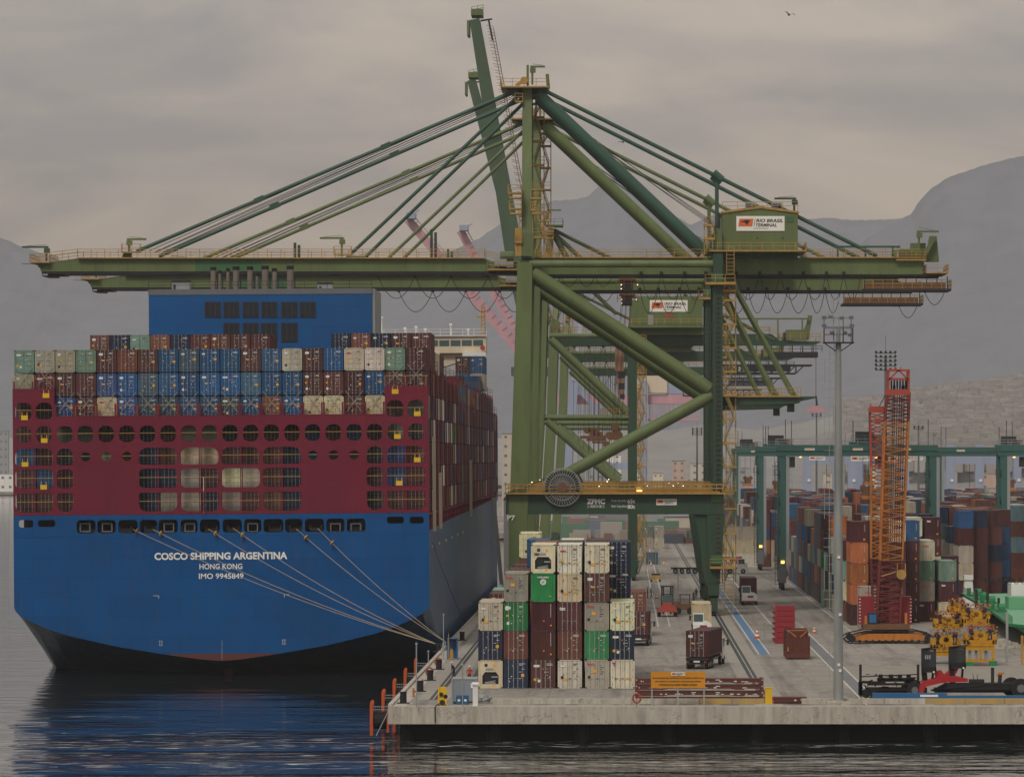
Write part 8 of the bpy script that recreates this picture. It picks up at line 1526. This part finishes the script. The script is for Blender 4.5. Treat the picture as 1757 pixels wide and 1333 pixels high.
def spreader_pile():
    Y = ground_Y(1142); s = S(Y); y1 = paint('spreader_yellow', (0.5, 0.25, 0.008), 0.5, 0.6, 1.5, rust=0.6)
    def spreader(cx, cy, z, w, h, label, legs=False):
        t = thing('crane_spreader', label, 'spreader', (cx, cy, z), group='stacked yellow spreaders'); mb = MB(); mb.box(-w/2, w/2, 0, 1.0, h*0.12, h*0.32); mb.box(-w/2, -w/2 + 0.5, 0, 2.2, 0.1*h, h*0.6); mb.box(w/2 - 0.5, w/2, 0, 2.2, 0.1*h, h*0.6); mb.box(-w/2, w/2, 2.0, 3.2, h*0.12, h*0.34); mb.box(-w*0.46, w*0.46, -0.04, 0.06, h*0.02, h*0.12)
        for q in range(11): x = -w*0.44 + w*0.88*q/10; mb.box(x - 0.06, x + 0.06, -0.06, 0.0, h*0.12, h*0.32)
        mb.build('frame', y1, t); mb = MB(); o = [(-w*0.2, h*0.32), (w*0.2, h*0.32), (w*0.24, h*0.5), (w*0.16, h*0.74), (-w*0.16, h*0.74), (-w*0.24, h*0.5)]; pl = plate(o, [[(w*0.1*math.cos(a), h*0.54 + h*0.13*math.sin(a)) for a in [2*math.pi*k/6 for k in range(6)]]], 0.4); mb.add([tuple(v.co) for v in pl.vertices], [tuple(p.vertices) for p in pl.polygons]); mb.box(-w*0.3, w*0.3, 1.4, 2.2, h*0.34, h*0.7); mb.build('headblock', y1, t)
        for sx in (-1, 1): mb = MB(); mb.tube((sx*w*0.3, -0.1, h*0.72), (sx*w*0.3, 0.6, h*0.72), h*0.11, 12, 0); mb.box(sx*w*0.3 - w*0.1, sx*w*0.3 + w*0.1, 0.15, 0.7, h*0.8, h*0.88, 1); mb.build('sheave', [C['dark'], C['headred']], t)
        mb = MB(); rr = random.Random(int(cx*10 + z*7))
        for q in range(120):
            x = rr.uniform(-w/2, w/2); zz = rr.uniform(h*0.1, h*1.0); y_ = rr.uniform(-0.3, 0.5)
            if abs(x) < w*0.14 and h*0.36 < zz < h*0.72: continue
            if q % 3: mb.box(x, x + rr.uniform(0.04, 0.3), y_, y_ + rr.uniform(0.2, 0.9), zz, zz + rr.uniform(0.03, 0.2), rr.choice((0, 0, 0, 1, 2, 2)))
            else: a = rr.uniform(-0.35, 0.35); mb.tube((x, y_, zz), (x + a, y_, min(h*1.08, zz + rr.uniform(-0.1, 0.5))), 0.035, 5, rr.choice((0, 1, 2)))
        mb.rail([(-w*0.45, 0.3, h*0.9), (w*0.45, 0.3, h*0.9)], 0.35, 0.05, 0.6, 1); mb.build('fitting', [y1, C['headred'], C['dark']], t)
    X = lambda px: (px - VX)/s; H = 2.35
    t = thing('spreader_stand', 'yellow table frame on green feet under the stacked spreaders', 'stand', (X(1680), Y, QZ)); mb = MB(); mb.box(-1.75, 1.75, 0, 3, 1.75, 2.1); mb.box(-1.7, 1.7, 0, 0.4, 0.45, 0.75)
    for x in (-1.6, 1.6, 0.2): mb.box(x - 0.14, x + 0.14, 0.0, 0.35, 0.7, 1.75)
    mb.build('frame', y1, t); mb = MB(); mb.box(1.2, 2.0, -0.2, 1.0, 0, 0.55); mb.box(-1.8, -0.6, 0, 1, 0, 0.45); mb.build('foot', C['vgreen'], t); mb = MB()
    for x in (-1.0, -0.3, 0.8): mb.tube((x, 0.5, 0.75), (x, 0.5, 1.7), 0.16, 8)
    mb.build('cylinder', C['steel'], t)
    t = thing('spreader_stand', 'lower yellow trestle under the spreader nearer the crawler', 'stand', (X(1628), Y + 5, QZ)); mb = MB(); mb.box(-1.6, 1.6, 0, 3, 0.9, 1.3)
    for x in (-1.3, 1.3): mb.box(x - 0.2, x + 0.2, 0.2, 0.6, 0, 0.9)
    mb.build('frame', y1, t)
    spreader(X(1683), Y + 0.4, QZ + 2.12, 3.6, H, 'yellow spreader with an oval opening on the table, lower front of the pile'); spreader(X(1629), Y + 5, QZ + 1.32, 3.4, H*1.1, 'yellow spreader on the low trestle, bottom beside the crawler track'); spreader(X(1633), Y + 5, QZ + 1.32 + H*1.1, 3.3, H*0.8, 'yellow spreader with red fittings, second tier on the crawler side'); spreader(X(1677), Y + 1.6, QZ + 2.12 + H*0.98, 3.1, H*1.0, 'yellow spreader with an oval opening, top of the pile against the barge'); spreader(X(1648), Y + 5, QZ + 1.32 + H*1.85, 2.0, H*0.6, 'small yellow spreader block at the very top of the pile')
spreader_pile()

def reach_stacker():
    Y = ground_Y(1197.5); s = S(Y); X = lambda px: (px - 1600)/s; t = thing('reach_stacker', 'black and red reach stacker with its boom lowered, parked behind the blue beams', 'reach stacker', ((1600 - VX)/s, Y, QZ)); Z = lambda py: CZ - QZ + (VY - py)/s
    mb = MB(); mb.box(X(1487), X(1592), 1.0, 3.2, 0.45, 0.95); mb.box(X(1489), X(1580), 0.6, 0.9, Z(1185), Z(1182)); mb.box(X(1489), X(1580), 0.6, 0.9, Z(1176), Z(1172)); mb.box(X(1507), X(1570), 1.2, 2.4, Z(1170), Z(1164))
    rr = random.Random(4)
    for q in range(46):
        x = rr.uniform(X(1480), X(1576)); zz = rr.uniform(Z(1186), Z(1158)); mb.tube((x, rr.uniform(0.5, 2), zz), (x + rr.uniform(-0.8, 0.8), rr.uniform(0.5, 2), zz + rr.uniform(-0.1, 0.15)), rr.uniform(0.03, 0.09), 6)
    for px in (1512, 1530, 1545, 1560): mb.cbox((X(px), 1.0, Z(1161)), 0.4, 0.6, 0.4)
    for px in (1477, 1576): mb.box(X(px) - 0.12, X(px) + 0.12, 0.5, 0.8, 0.15, Z(1140)); mb.box(X(px) - 0.2, X(px) + 0.2, 0.5, 0.8, 0.3, 1.6)
    mb.bar((X(1477), 0.65, Z(1161)), (X(1575), 0.65, Z(1157)), 0.1); mb.bar((X(1480), 0.65, Z(1170)), (X(1520), 0.7, Z(1172)), 0.25); mb.build('spreader', C['black'], t)
    for px in (1486, 1500): w = MB(); w.tube((X(px), 0.5, 0.42), (X(px), 0.9, 0.42), 0.42, 14); w.build('twist_roller', C['black'], t)
    for px, d in ((1570, 0.2), (1563, 2.6), (1752, -0.1), (1740, 2.6)):
        r = 0.78 if px < 1600 else 0.95; w = MB(); w.tube((X(px), d, r), (X(px), d + 0.7, r), r, 20); o = w.build('wheel', C['black'], t); w = MB(); w.tube((X(px), d - 0.04, r), (X(px), d + 0.1, r), r*0.42, 14); w.build('rim', C['midgrey'], o)
    mb = MB(); mb.prism([(X(1640), 0.75), (X(1752), 0.75), (X(1752), Z(1172)), (X(1625), Z(1173)), (X(1600), Z(1186)), (X(1600), 0.75)], 0.6, 2.6); mb.prism([(X(1605), 0.5), (X(1760), 0.5), (X(1760), 0.95), (X(1605), 0.95)], 0.9, 2.4); mb.build('chassis', C['black'], t)
    mb = MB(); mb.prism([(X(1577), Z(1190)), (X(1584), Z(1190)), (X(1588), Z(1178)), (X(1612), Z(1172)), (X(1625), Z(1171)), (X(1610), Z(1166)), (X(1585), Z(1168)), (X(1578), Z(1175))], 0.1, 0.9); mb.prism([(X(1565), Z(1171)), (X(1590), Z(1170)), (X(1625), Z(1171)), (X(1662), Z(1170)), (X(1662), Z(1165)), (X(1640), Z(1160)), (X(1648), Z(1143)), (X(1638), Z(1143)), (X(1622), Z(1158)), (X(1616), Z(1150)), (X(1604), Z(1153)), (X(1608), Z(1163)), (X(1590), Z(1168))], 1.0, 2.4); mb.build('fender', C['redpaint'], t)
    for a, b, p, q in ((1583, 1607, 1154, 1113), (1630, 1658, 1147, 1110)):
        mb = MB(); 
        for xx in (a, b - 2): mb.box(X(xx), X(xx + 2), 0.7, 0.85, Z(p), Z(q)); mb.box(X(xx), X(xx + 2), 2.0, 2.15, Z(p), Z(q))
        mb.box(X(a), X(b), 0.7, 2.15, Z(q + 3), Z(q)); mb.box(X(a), X(b), 0.7, 2.15, Z(p), Z(p - 11)); mb.box(X(a + 1), X(a + 13), 0.72, 2.1, Z(p - 11), Z(q + 3)); cb = mb.build('cab', C['dark'], t); mb = MB(); mb.box(X(a + 13), X(b - 2), 0.72, 0.76, Z(p - 11), Z(q + 4)); mb.build('window', C['darkglass'], cb); mb = MB(); mb.bar((X(a + 4), 1.3, Z(p)), (X(a + 6), 1.5, Z(1172)), 0.5, 0.8); mb.bar((X(b - 4), 1.6, Z(p)), (X(b - 6), 1.6, Z(1170)), 0.2, 0.4); mb.rail([(X(a), 0.65, Z(p)), (X(b), 0.65, Z(p))], 0.5, 0.05, 0.5); mb.tube((X(a + 2), 0.65, Z(q)), (X(b + 4), 0.65, Z(q - 3)), 0.06, 6); mb.build('cab_mount', C['black'], cb)
        mb = MB(); mb.tube((X(b - 4), 0.6, Z(p - 1)), (X(b - 4), 0.7, Z(p - 1)), 0.1, 8); mb.build('headlight', C['white'], cb)
    mb = MB()
    for k in range(3): mb.box(X(1588) + 0.2*k, X(1588) + 0.2*k + 0.12, 0.68, 0.7, Z(1131), Z(1124))
    mb.build('vent', C['grey'], t)
    mb = MB(); mb.bar((X(1705), 1.4, Z(1172)), (X(1705), 1.4, Z(1146)), 0.3); mb.bar((X(1717), 1.3, Z(1172)), (X(1718), 1.3, Z(1158)), 0.35); mb.box(X(1665), X(1690), 0.8, 2.2, Z(1172), Z(1166))
    for px in (1672, 1679): mb.bar((X(px), 1.2, Z(1166)), (X(px - 1), 1.2, Z(1158)), 0.06)
    mb.build('hydraulic_unit', C['dark'], t)
    mb = MB()
    for q in range(4): mb.bar((X(1712 + 3*q), 1.2, Z(1161 - 1*q)), (X(1716 + 3*q), 1.2, Z(1154)), 0.12)
    mb.build('hose', C['craneor'], t)
    Yb = QY0 + 6.2; sb = S(Yb)
    for k, (a, b, p, lab) in enumerate(((1497, 1625, 1191, 'blue steel beam with a white label lying along the kerb'), (1625, 1757, 1196, 'lower blue steel beam lying under the black boom'))):
        x0, x1 = (a - VX)/sb, (b - VX)/sb; t = thing('steel_beam', lab, 'beam', (x0, Yb, QZ), group='blue steel beams'); L = x1 - x0; mb = MB(); h = 0.86 if k == 0 else 0.62; mb.box(0, L, 0, 0.5, 0.08, 0.16); mb.box(0, L, 0.2, 0.3, 0.16, h); mb.box(0, L, 0, 0.5, h, h + 0.08)
        for q in range(9): mb.box(L*q/8.2, L*q/8.2 + 0.06, 0.02, 0.48, 0.16, h)
        mb.box(0, L, 0.0, 0.03, 0.16, h); mb.build('girder', C['bluepaint'], t)
        if k == 0: mb = MB(); mb.box(L*0.64, L*0.88, -0.02, -0.005, 0.58, 0.78); mb.build('name_plate', C['sign'], t)
        mb = MB(); mb.box(0.3, 0.5, 0, 0.6, 0, 0.08); mb.box(L - 0.5, L - 0.3, 0, 0.6, 0, 0.08); mb.build('timber', C['rust'], t)
    for k, (px, w) in enumerate(((1400, 2.0), (1450, 1.6), (1480, 1.2))):
        x = (px - VX)/sb; t = thing('timber_block', ('pile of squared timber beside the low maroon flat rack', 'white and rusty timber block behind the light mast foot', 'squared timber block at the end of the blue beam')[k], 'timber', (x, Yb, QZ), group='timber blocks'); mb = MB(); rr = random.Random(k)
        for q in range(5): mb.box(w*q/5, w*(q + 0.85)/5, rr.uniform(0, 0.2), 1.2, 0, rr.uniform(0.25, 0.5), q % 2)
        mb.build('block', [C['conc'], C['rust']], t)
reach_stacker()

def barge():
    Y = 600.0; t = thing('barge', 'green hulled barge with a pale green deck lying beside the yard', 'vessel', (0, 0, QZ)); P = lambda px, py, Y_: Vector(((px - VX)*Y_/F, Y_, CZ - QZ + (VY - py)*Y_/F))
    deck = [(1650, 1019, 690), (1700, 1047, 610), (1733, 1072, 572), (1800, 1078, 566), (1900, 1078, 566), (1900, 1014, 690)]; top = [P(*d) for d in deck]; zt = 2.7
    for p in top: p.z = zt
    bot = [Vector((p.x*1.0 + (3.2 if i < 3 else 0), p.y + (2 if i in (2, 3, 4) else 0), 0.8)) for i, p in enumerate(top)]; n = len(top)
    top = []
    for px, py, Y_ in deck: Yz = F*(CZ - QZ - zt)/(py - VY); top.append(Vector(((px - VX)*Yz/F, Yz, zt)))
    bot = [Vector((p.x + (4.5 if i < 3 else 0), p.y + 1.5, 0.5)) for i, p in enumerate(top)]
    mb = MB(); mb.add(top + bot, [(i, (i+1) % n, n + (i+1) % n, n + i) for i in range(n)]); mb.build('hull', C['vgreen'], t); mb = MB(); mb.add([p + Vector((0, 0, -0.03)) for p in top], [tuple(range(n))]); mb.build('deck', C['mint'], t)
    mb = MB()
    for i in range(n - 1): mb.bar(top[i], top[i+1], 0.3, 0.35)
    mb.rail([top[0] + Vector((0.3, 0, 0)), top[1] + Vector((0.3, 0, 0)), top[2] + Vector((0.3, 0, 0))], 1.0, 0.06, 2.2); mb.build('bulwark', C['vgreen'], t)
    mb = MB(); mb.add([p + Vector((0.6, 0, 0)) for p in bot[:4]] + [p + Vector((2.2, 1, -0.4)) for p in bot[:4]], [(i, i+1, 4+i+1, 4+i) for i in range(3)]); mb.build('bottom', C['black'], t)
    rr = random.Random(2)
    for k, (px, py) in enumerate(((1661, 1023), (1673, 1029), (1684, 1036), (1700, 1050))):
        Yz = F*(CZ - QZ - zt)/(py - VY); x = (px - VX)*Yz/F + 0.8; w = MB(); w.tube((x - 0.5, Yz + 2, zt), (x - 0.5, Yz + 2, zt + 1.2), 0.3, 8); w.tube((x + 0.4, Yz + 2, zt + 0.5), (x + 1.3, Yz + 2, zt + 0.5), 0.6, 10); w.box(x - 0.9, x + 1.5, Yz + 1.5, Yz + 2.5, zt, zt + 0.25); w.build('deck_winch', C['vgreen'], t)
    mb = MB(); Yz = 640; x0, x1 = (1735 - VX)*Yz/F, (1790 - VX)*Yz/F; mb.box(x0, x1, Yz, Yz + 6, zt, zt + 3.2); mb.build('deckhouse', C['white'], t); mb = MB(); mb.box(x0 - 1, x1, Yz - 8, Yz - 2, zt, zt + 1.6); mb.build('deck_box', C['mint'], t); mb = MB()
    for k in range(5): x = x0 - 5 + 1.6*k; mb.bar((x, Yz - 3 + k, zt), (x, Yz - 3 + k, zt + rr.uniform(1.2, 2.6)), 0.35)
    mb.build('post', C['dark'], t)
    Yz = 720; x = (1662 - VX)*Yz/F; mb = MB(); mb.prism([(x - 0.95, zt - 3), (x + 0.95, zt - 3), (x + 0.6, zt + 1.6), (x - 0.6, zt + 1.6)], Yz, Yz + 2); mb.box(x - 0.7, x + 0.7, Yz - 0.2, Yz + 2.2, zt + 1.6, zt + 2.3); mb.build('turret', C['white'], t)
    mb = MB(); Yz = 610; xs = [(1690 + 12*k - VX)*Yz/F for k in range(7)]; festoon(mb, xs, Yz, zt + 4.5, 0.5, 0.04, 6); mb.build('rigging', C['dark'], t)
    for px, py, top_, lab in ((1728, 1137, 1050, 'grey post standing between the spreaders and the barge'), (1754, 1140, 1090, 'yellow post at the picture edge near the barge')):
        g = G(px, py); zt2 = (VY - top_)*g.y/F + CZ; mb = MB(); mb.box(g.x - 0.14, g.x + 0.14, g.y, g.y + 0.28, QZ, zt2); mb.box(g.x - 0.3, g.x + 0.3, g.y - 0.1, g.y + 0.4, QZ, QZ + 0.06); tag(mb.build('upright_post', C['steel'] if px < 1740 else C['yellow']), lab, 'post')
    t = thing('rubble_heap', 'pale heap of sand and rubble under the barge bow', 'heap', G(1722, 1110)); mb = MB()
    for k in range(60): a = rr.uniform(0, 6.28); r = rr.uniform(0, 3.2); h = max(0.1, 1.1 - r*0.33); mb.cbox((r*math.cos(a), r*math.sin(a)*1.5, h/2), rr.uniform(0.4, 1.1), rr.uniform(0.4, 1.1), h*rr.uniform(0.7, 1.1))
    mb.build('rubble', MATS['cope'], t)
barge()

# ---------------------------------------------------------------- people and birds
def person(px, py, label, shirt, trousers, helmet, pose=0.0, face=0.0, lean=0.0):
    g = G(px, py); t = thing('person', label, 'person', (g.x, g.y, QZ), (0, 0, face), 'dock workers')
    me = bpy.data.meshes.new('body'); L = lean; s = pose
    J = [(0, 0, 0.95, .13, .1), (0, L*.3, 1.15, .14, .1), (0, L*.7, 1.4, .17, .11), (0, L, 1.53, .06, .06), (0, L*1.1, 1.62, .08, .09), (0, L*1.15, 1.72, .085, .095),
        (.1, 0, .9, .1, .1), (.11, -.1*s, .5, .07, .07), (.12, .16*s, .08, .05, .05), (.12, .16*s - .14, .04, .04, .035), (-.1, 0, .9, .1, .1), (-.11, -.12*s, .5, .07, .07), (-.12, -.22*s, .08, .05, .05), (-.12, -.22*s - .14, .04, .04, .035),
        (.22, L*.75, 1.42, .065, .065), (.28, L*.6 + .05, 1.15, .05, .05), (.27, L*.6 - .12 - .1*s, .92, .04, .04), (.26, L*.6 - .16 - .12*s, .83, .04, .025), (-.22, L*.75, 1.42, .065, .065), (-.28, L*.6 + .05, 1.15, .05, .05), (-.27, L*.6 - .1 + .1*s, .92, .04, .04), (-.26, L*.6 - .14 + .12*s, .83, .04, .025)]
    E = [(0, 1), (1, 2), (2, 3), (3, 4), (4, 5), (0, 6), (6, 7), (7, 8), (8, 9), (0, 10), (10, 11), (11, 12), (12, 13), (2, 14), (14, 15), (15, 16), (16, 17), (2, 18), (18, 19), (19, 20), (20, 21)]
    me.from_pydata([j[:3] for j in J], E, []); o = link('body', me, t); sk = o.modifiers.new('skin', 'SKIN')
    for v, j in zip(me.skin_vertices[0].data, J): v.radius = (j[3], j[4])
    me.skin_vertices[0].data[0].use_root = True; ss = o.modifiers.new('sub', 'SUBSURF'); ss.levels = 1; ss.render_levels = 1
    dg = bpy.context.evaluated_depsgraph_get(); m2 = bpy.data.meshes.new_from_object(o.evaluated_get(dg)); o.modifiers.clear(); o.data = m2
    m2.materials.clear()
    for m in (C['skin'], shirt, trousers, C['black']): m2.materials.append(m)
    for p in m2.polygons:
        z = p.center.z; p.use_smooth = True; hand = abs(p.center.x) > 0.2 and z < 0.9; p.material_index = 0 if z > 1.5 or hand else 1 if z > 0.98 or (abs(p.center.x) > 0.2 and z > 0.88) else 3 if z < 0.1 else 2
    mb = MB(); zc, yc = 1.76, L*1.15; n = 12
    for k in range(4): mb.tube((0, yc, zc - 0.02 + 0.035*k), (0, yc, zc + 0.015 + 0.035*k), 0.125 - 0.02*k*k*0.5, n, 0, 0.125 - 0.02*(k+1)**2*0.45)
    mb.box(-0.1, 0.1, yc - 0.18, yc - 0.1, zc - 0.02, zc); mb.build('helmet', helmet, t)
    return t
person(779, 1165, 'worker in dark blue with a white helmet leaning at the grey container', C['cloth'], C['cloth'], C['white'], 0.6, rad(-60), -0.25)
person(805.5, 1172, 'worker in a red shirt with a white helmet behind the grey container', C['redcloth'], C['cloth'], C['white'], 0.2, rad(20))
person(1111, 1026, 'worker in dark overalls standing by the brown containers, back of a pair', C['cloth'], C['cloth'], C['cloth'], 0.3, rad(90)); person(1117, 1026, 'worker in dark overalls striding towards the forklift, front of a pair', C['cloth'], C['cloth'], C['crim'], 1.0, rad(90))
person(1194.5, 1027, 'worker in purple overalls standing clear of the crane foot', paint('purple_cloth', (0.09, 0.04, 0.1), 0.9, 0.2, 3), paint('purple_cloth', (0.09, 0.04, 0.1)), C['cloth'], 0.2, rad(-30)); person(1202.5, 1027, 'worker in black standing right against the crane foot', C['cloth'], C['black'], C['cloth'], 0.2, rad(60))
def bird(px, py, Y, label, tilt, span=1.6):
    p = W(px, py, Y); t = thing('bird', label, 'bird', p, (0, rad(tilt), rad(15)), 'birds in the sky'); mb = MB(); rows = []
    body = [(-0.45, 0.02), (-0.3, 0.07), (0, 0.1), (0.25, 0.07), (0.36, 0.05), (0.45, 0.02)]
    for a, b in zip(body, body[1:]): mb.tube((0, -a[0], 0), (0, -b[0], 0), a[1], 8, 0, b[1])
    for sx in (-1, 1):
        mb.add([(sx*0.06, -0.18, 0.03), (sx*0.06, 0.14, 0.03), (sx*span*0.25, 0.1, 0.22), (sx*span*0.25, -0.16, 0.24), (sx*span*0.52, 0.16, 0.12), (sx*span*0.5, 0.08, 0.13)], [(0, 1, 2, 3), (3, 2, 4, 5)]); mb.add([(sx*0.06, -0.18, 0.06), (sx*0.06, 0.14, 0.05), (sx*span*0.25, 0.1, 0.24), (sx*span*0.25, -0.16, 0.26)], [(3, 2, 1, 0)])
    mb.add([(0, 0.4, 0), (0.1, 0.62, 0.0), (-0.1, 0.62, 0.0)], [(0, 1, 2)]); mb.build('body', C['dark'], t)
bird(1354, 26, 500, 'small dark bird high in the open sky', 12, 1.5); bird(1069, 244, 520, 'small dark bird gliding between the crane stays', -25, 1.8)
print('containers', N_CONT)
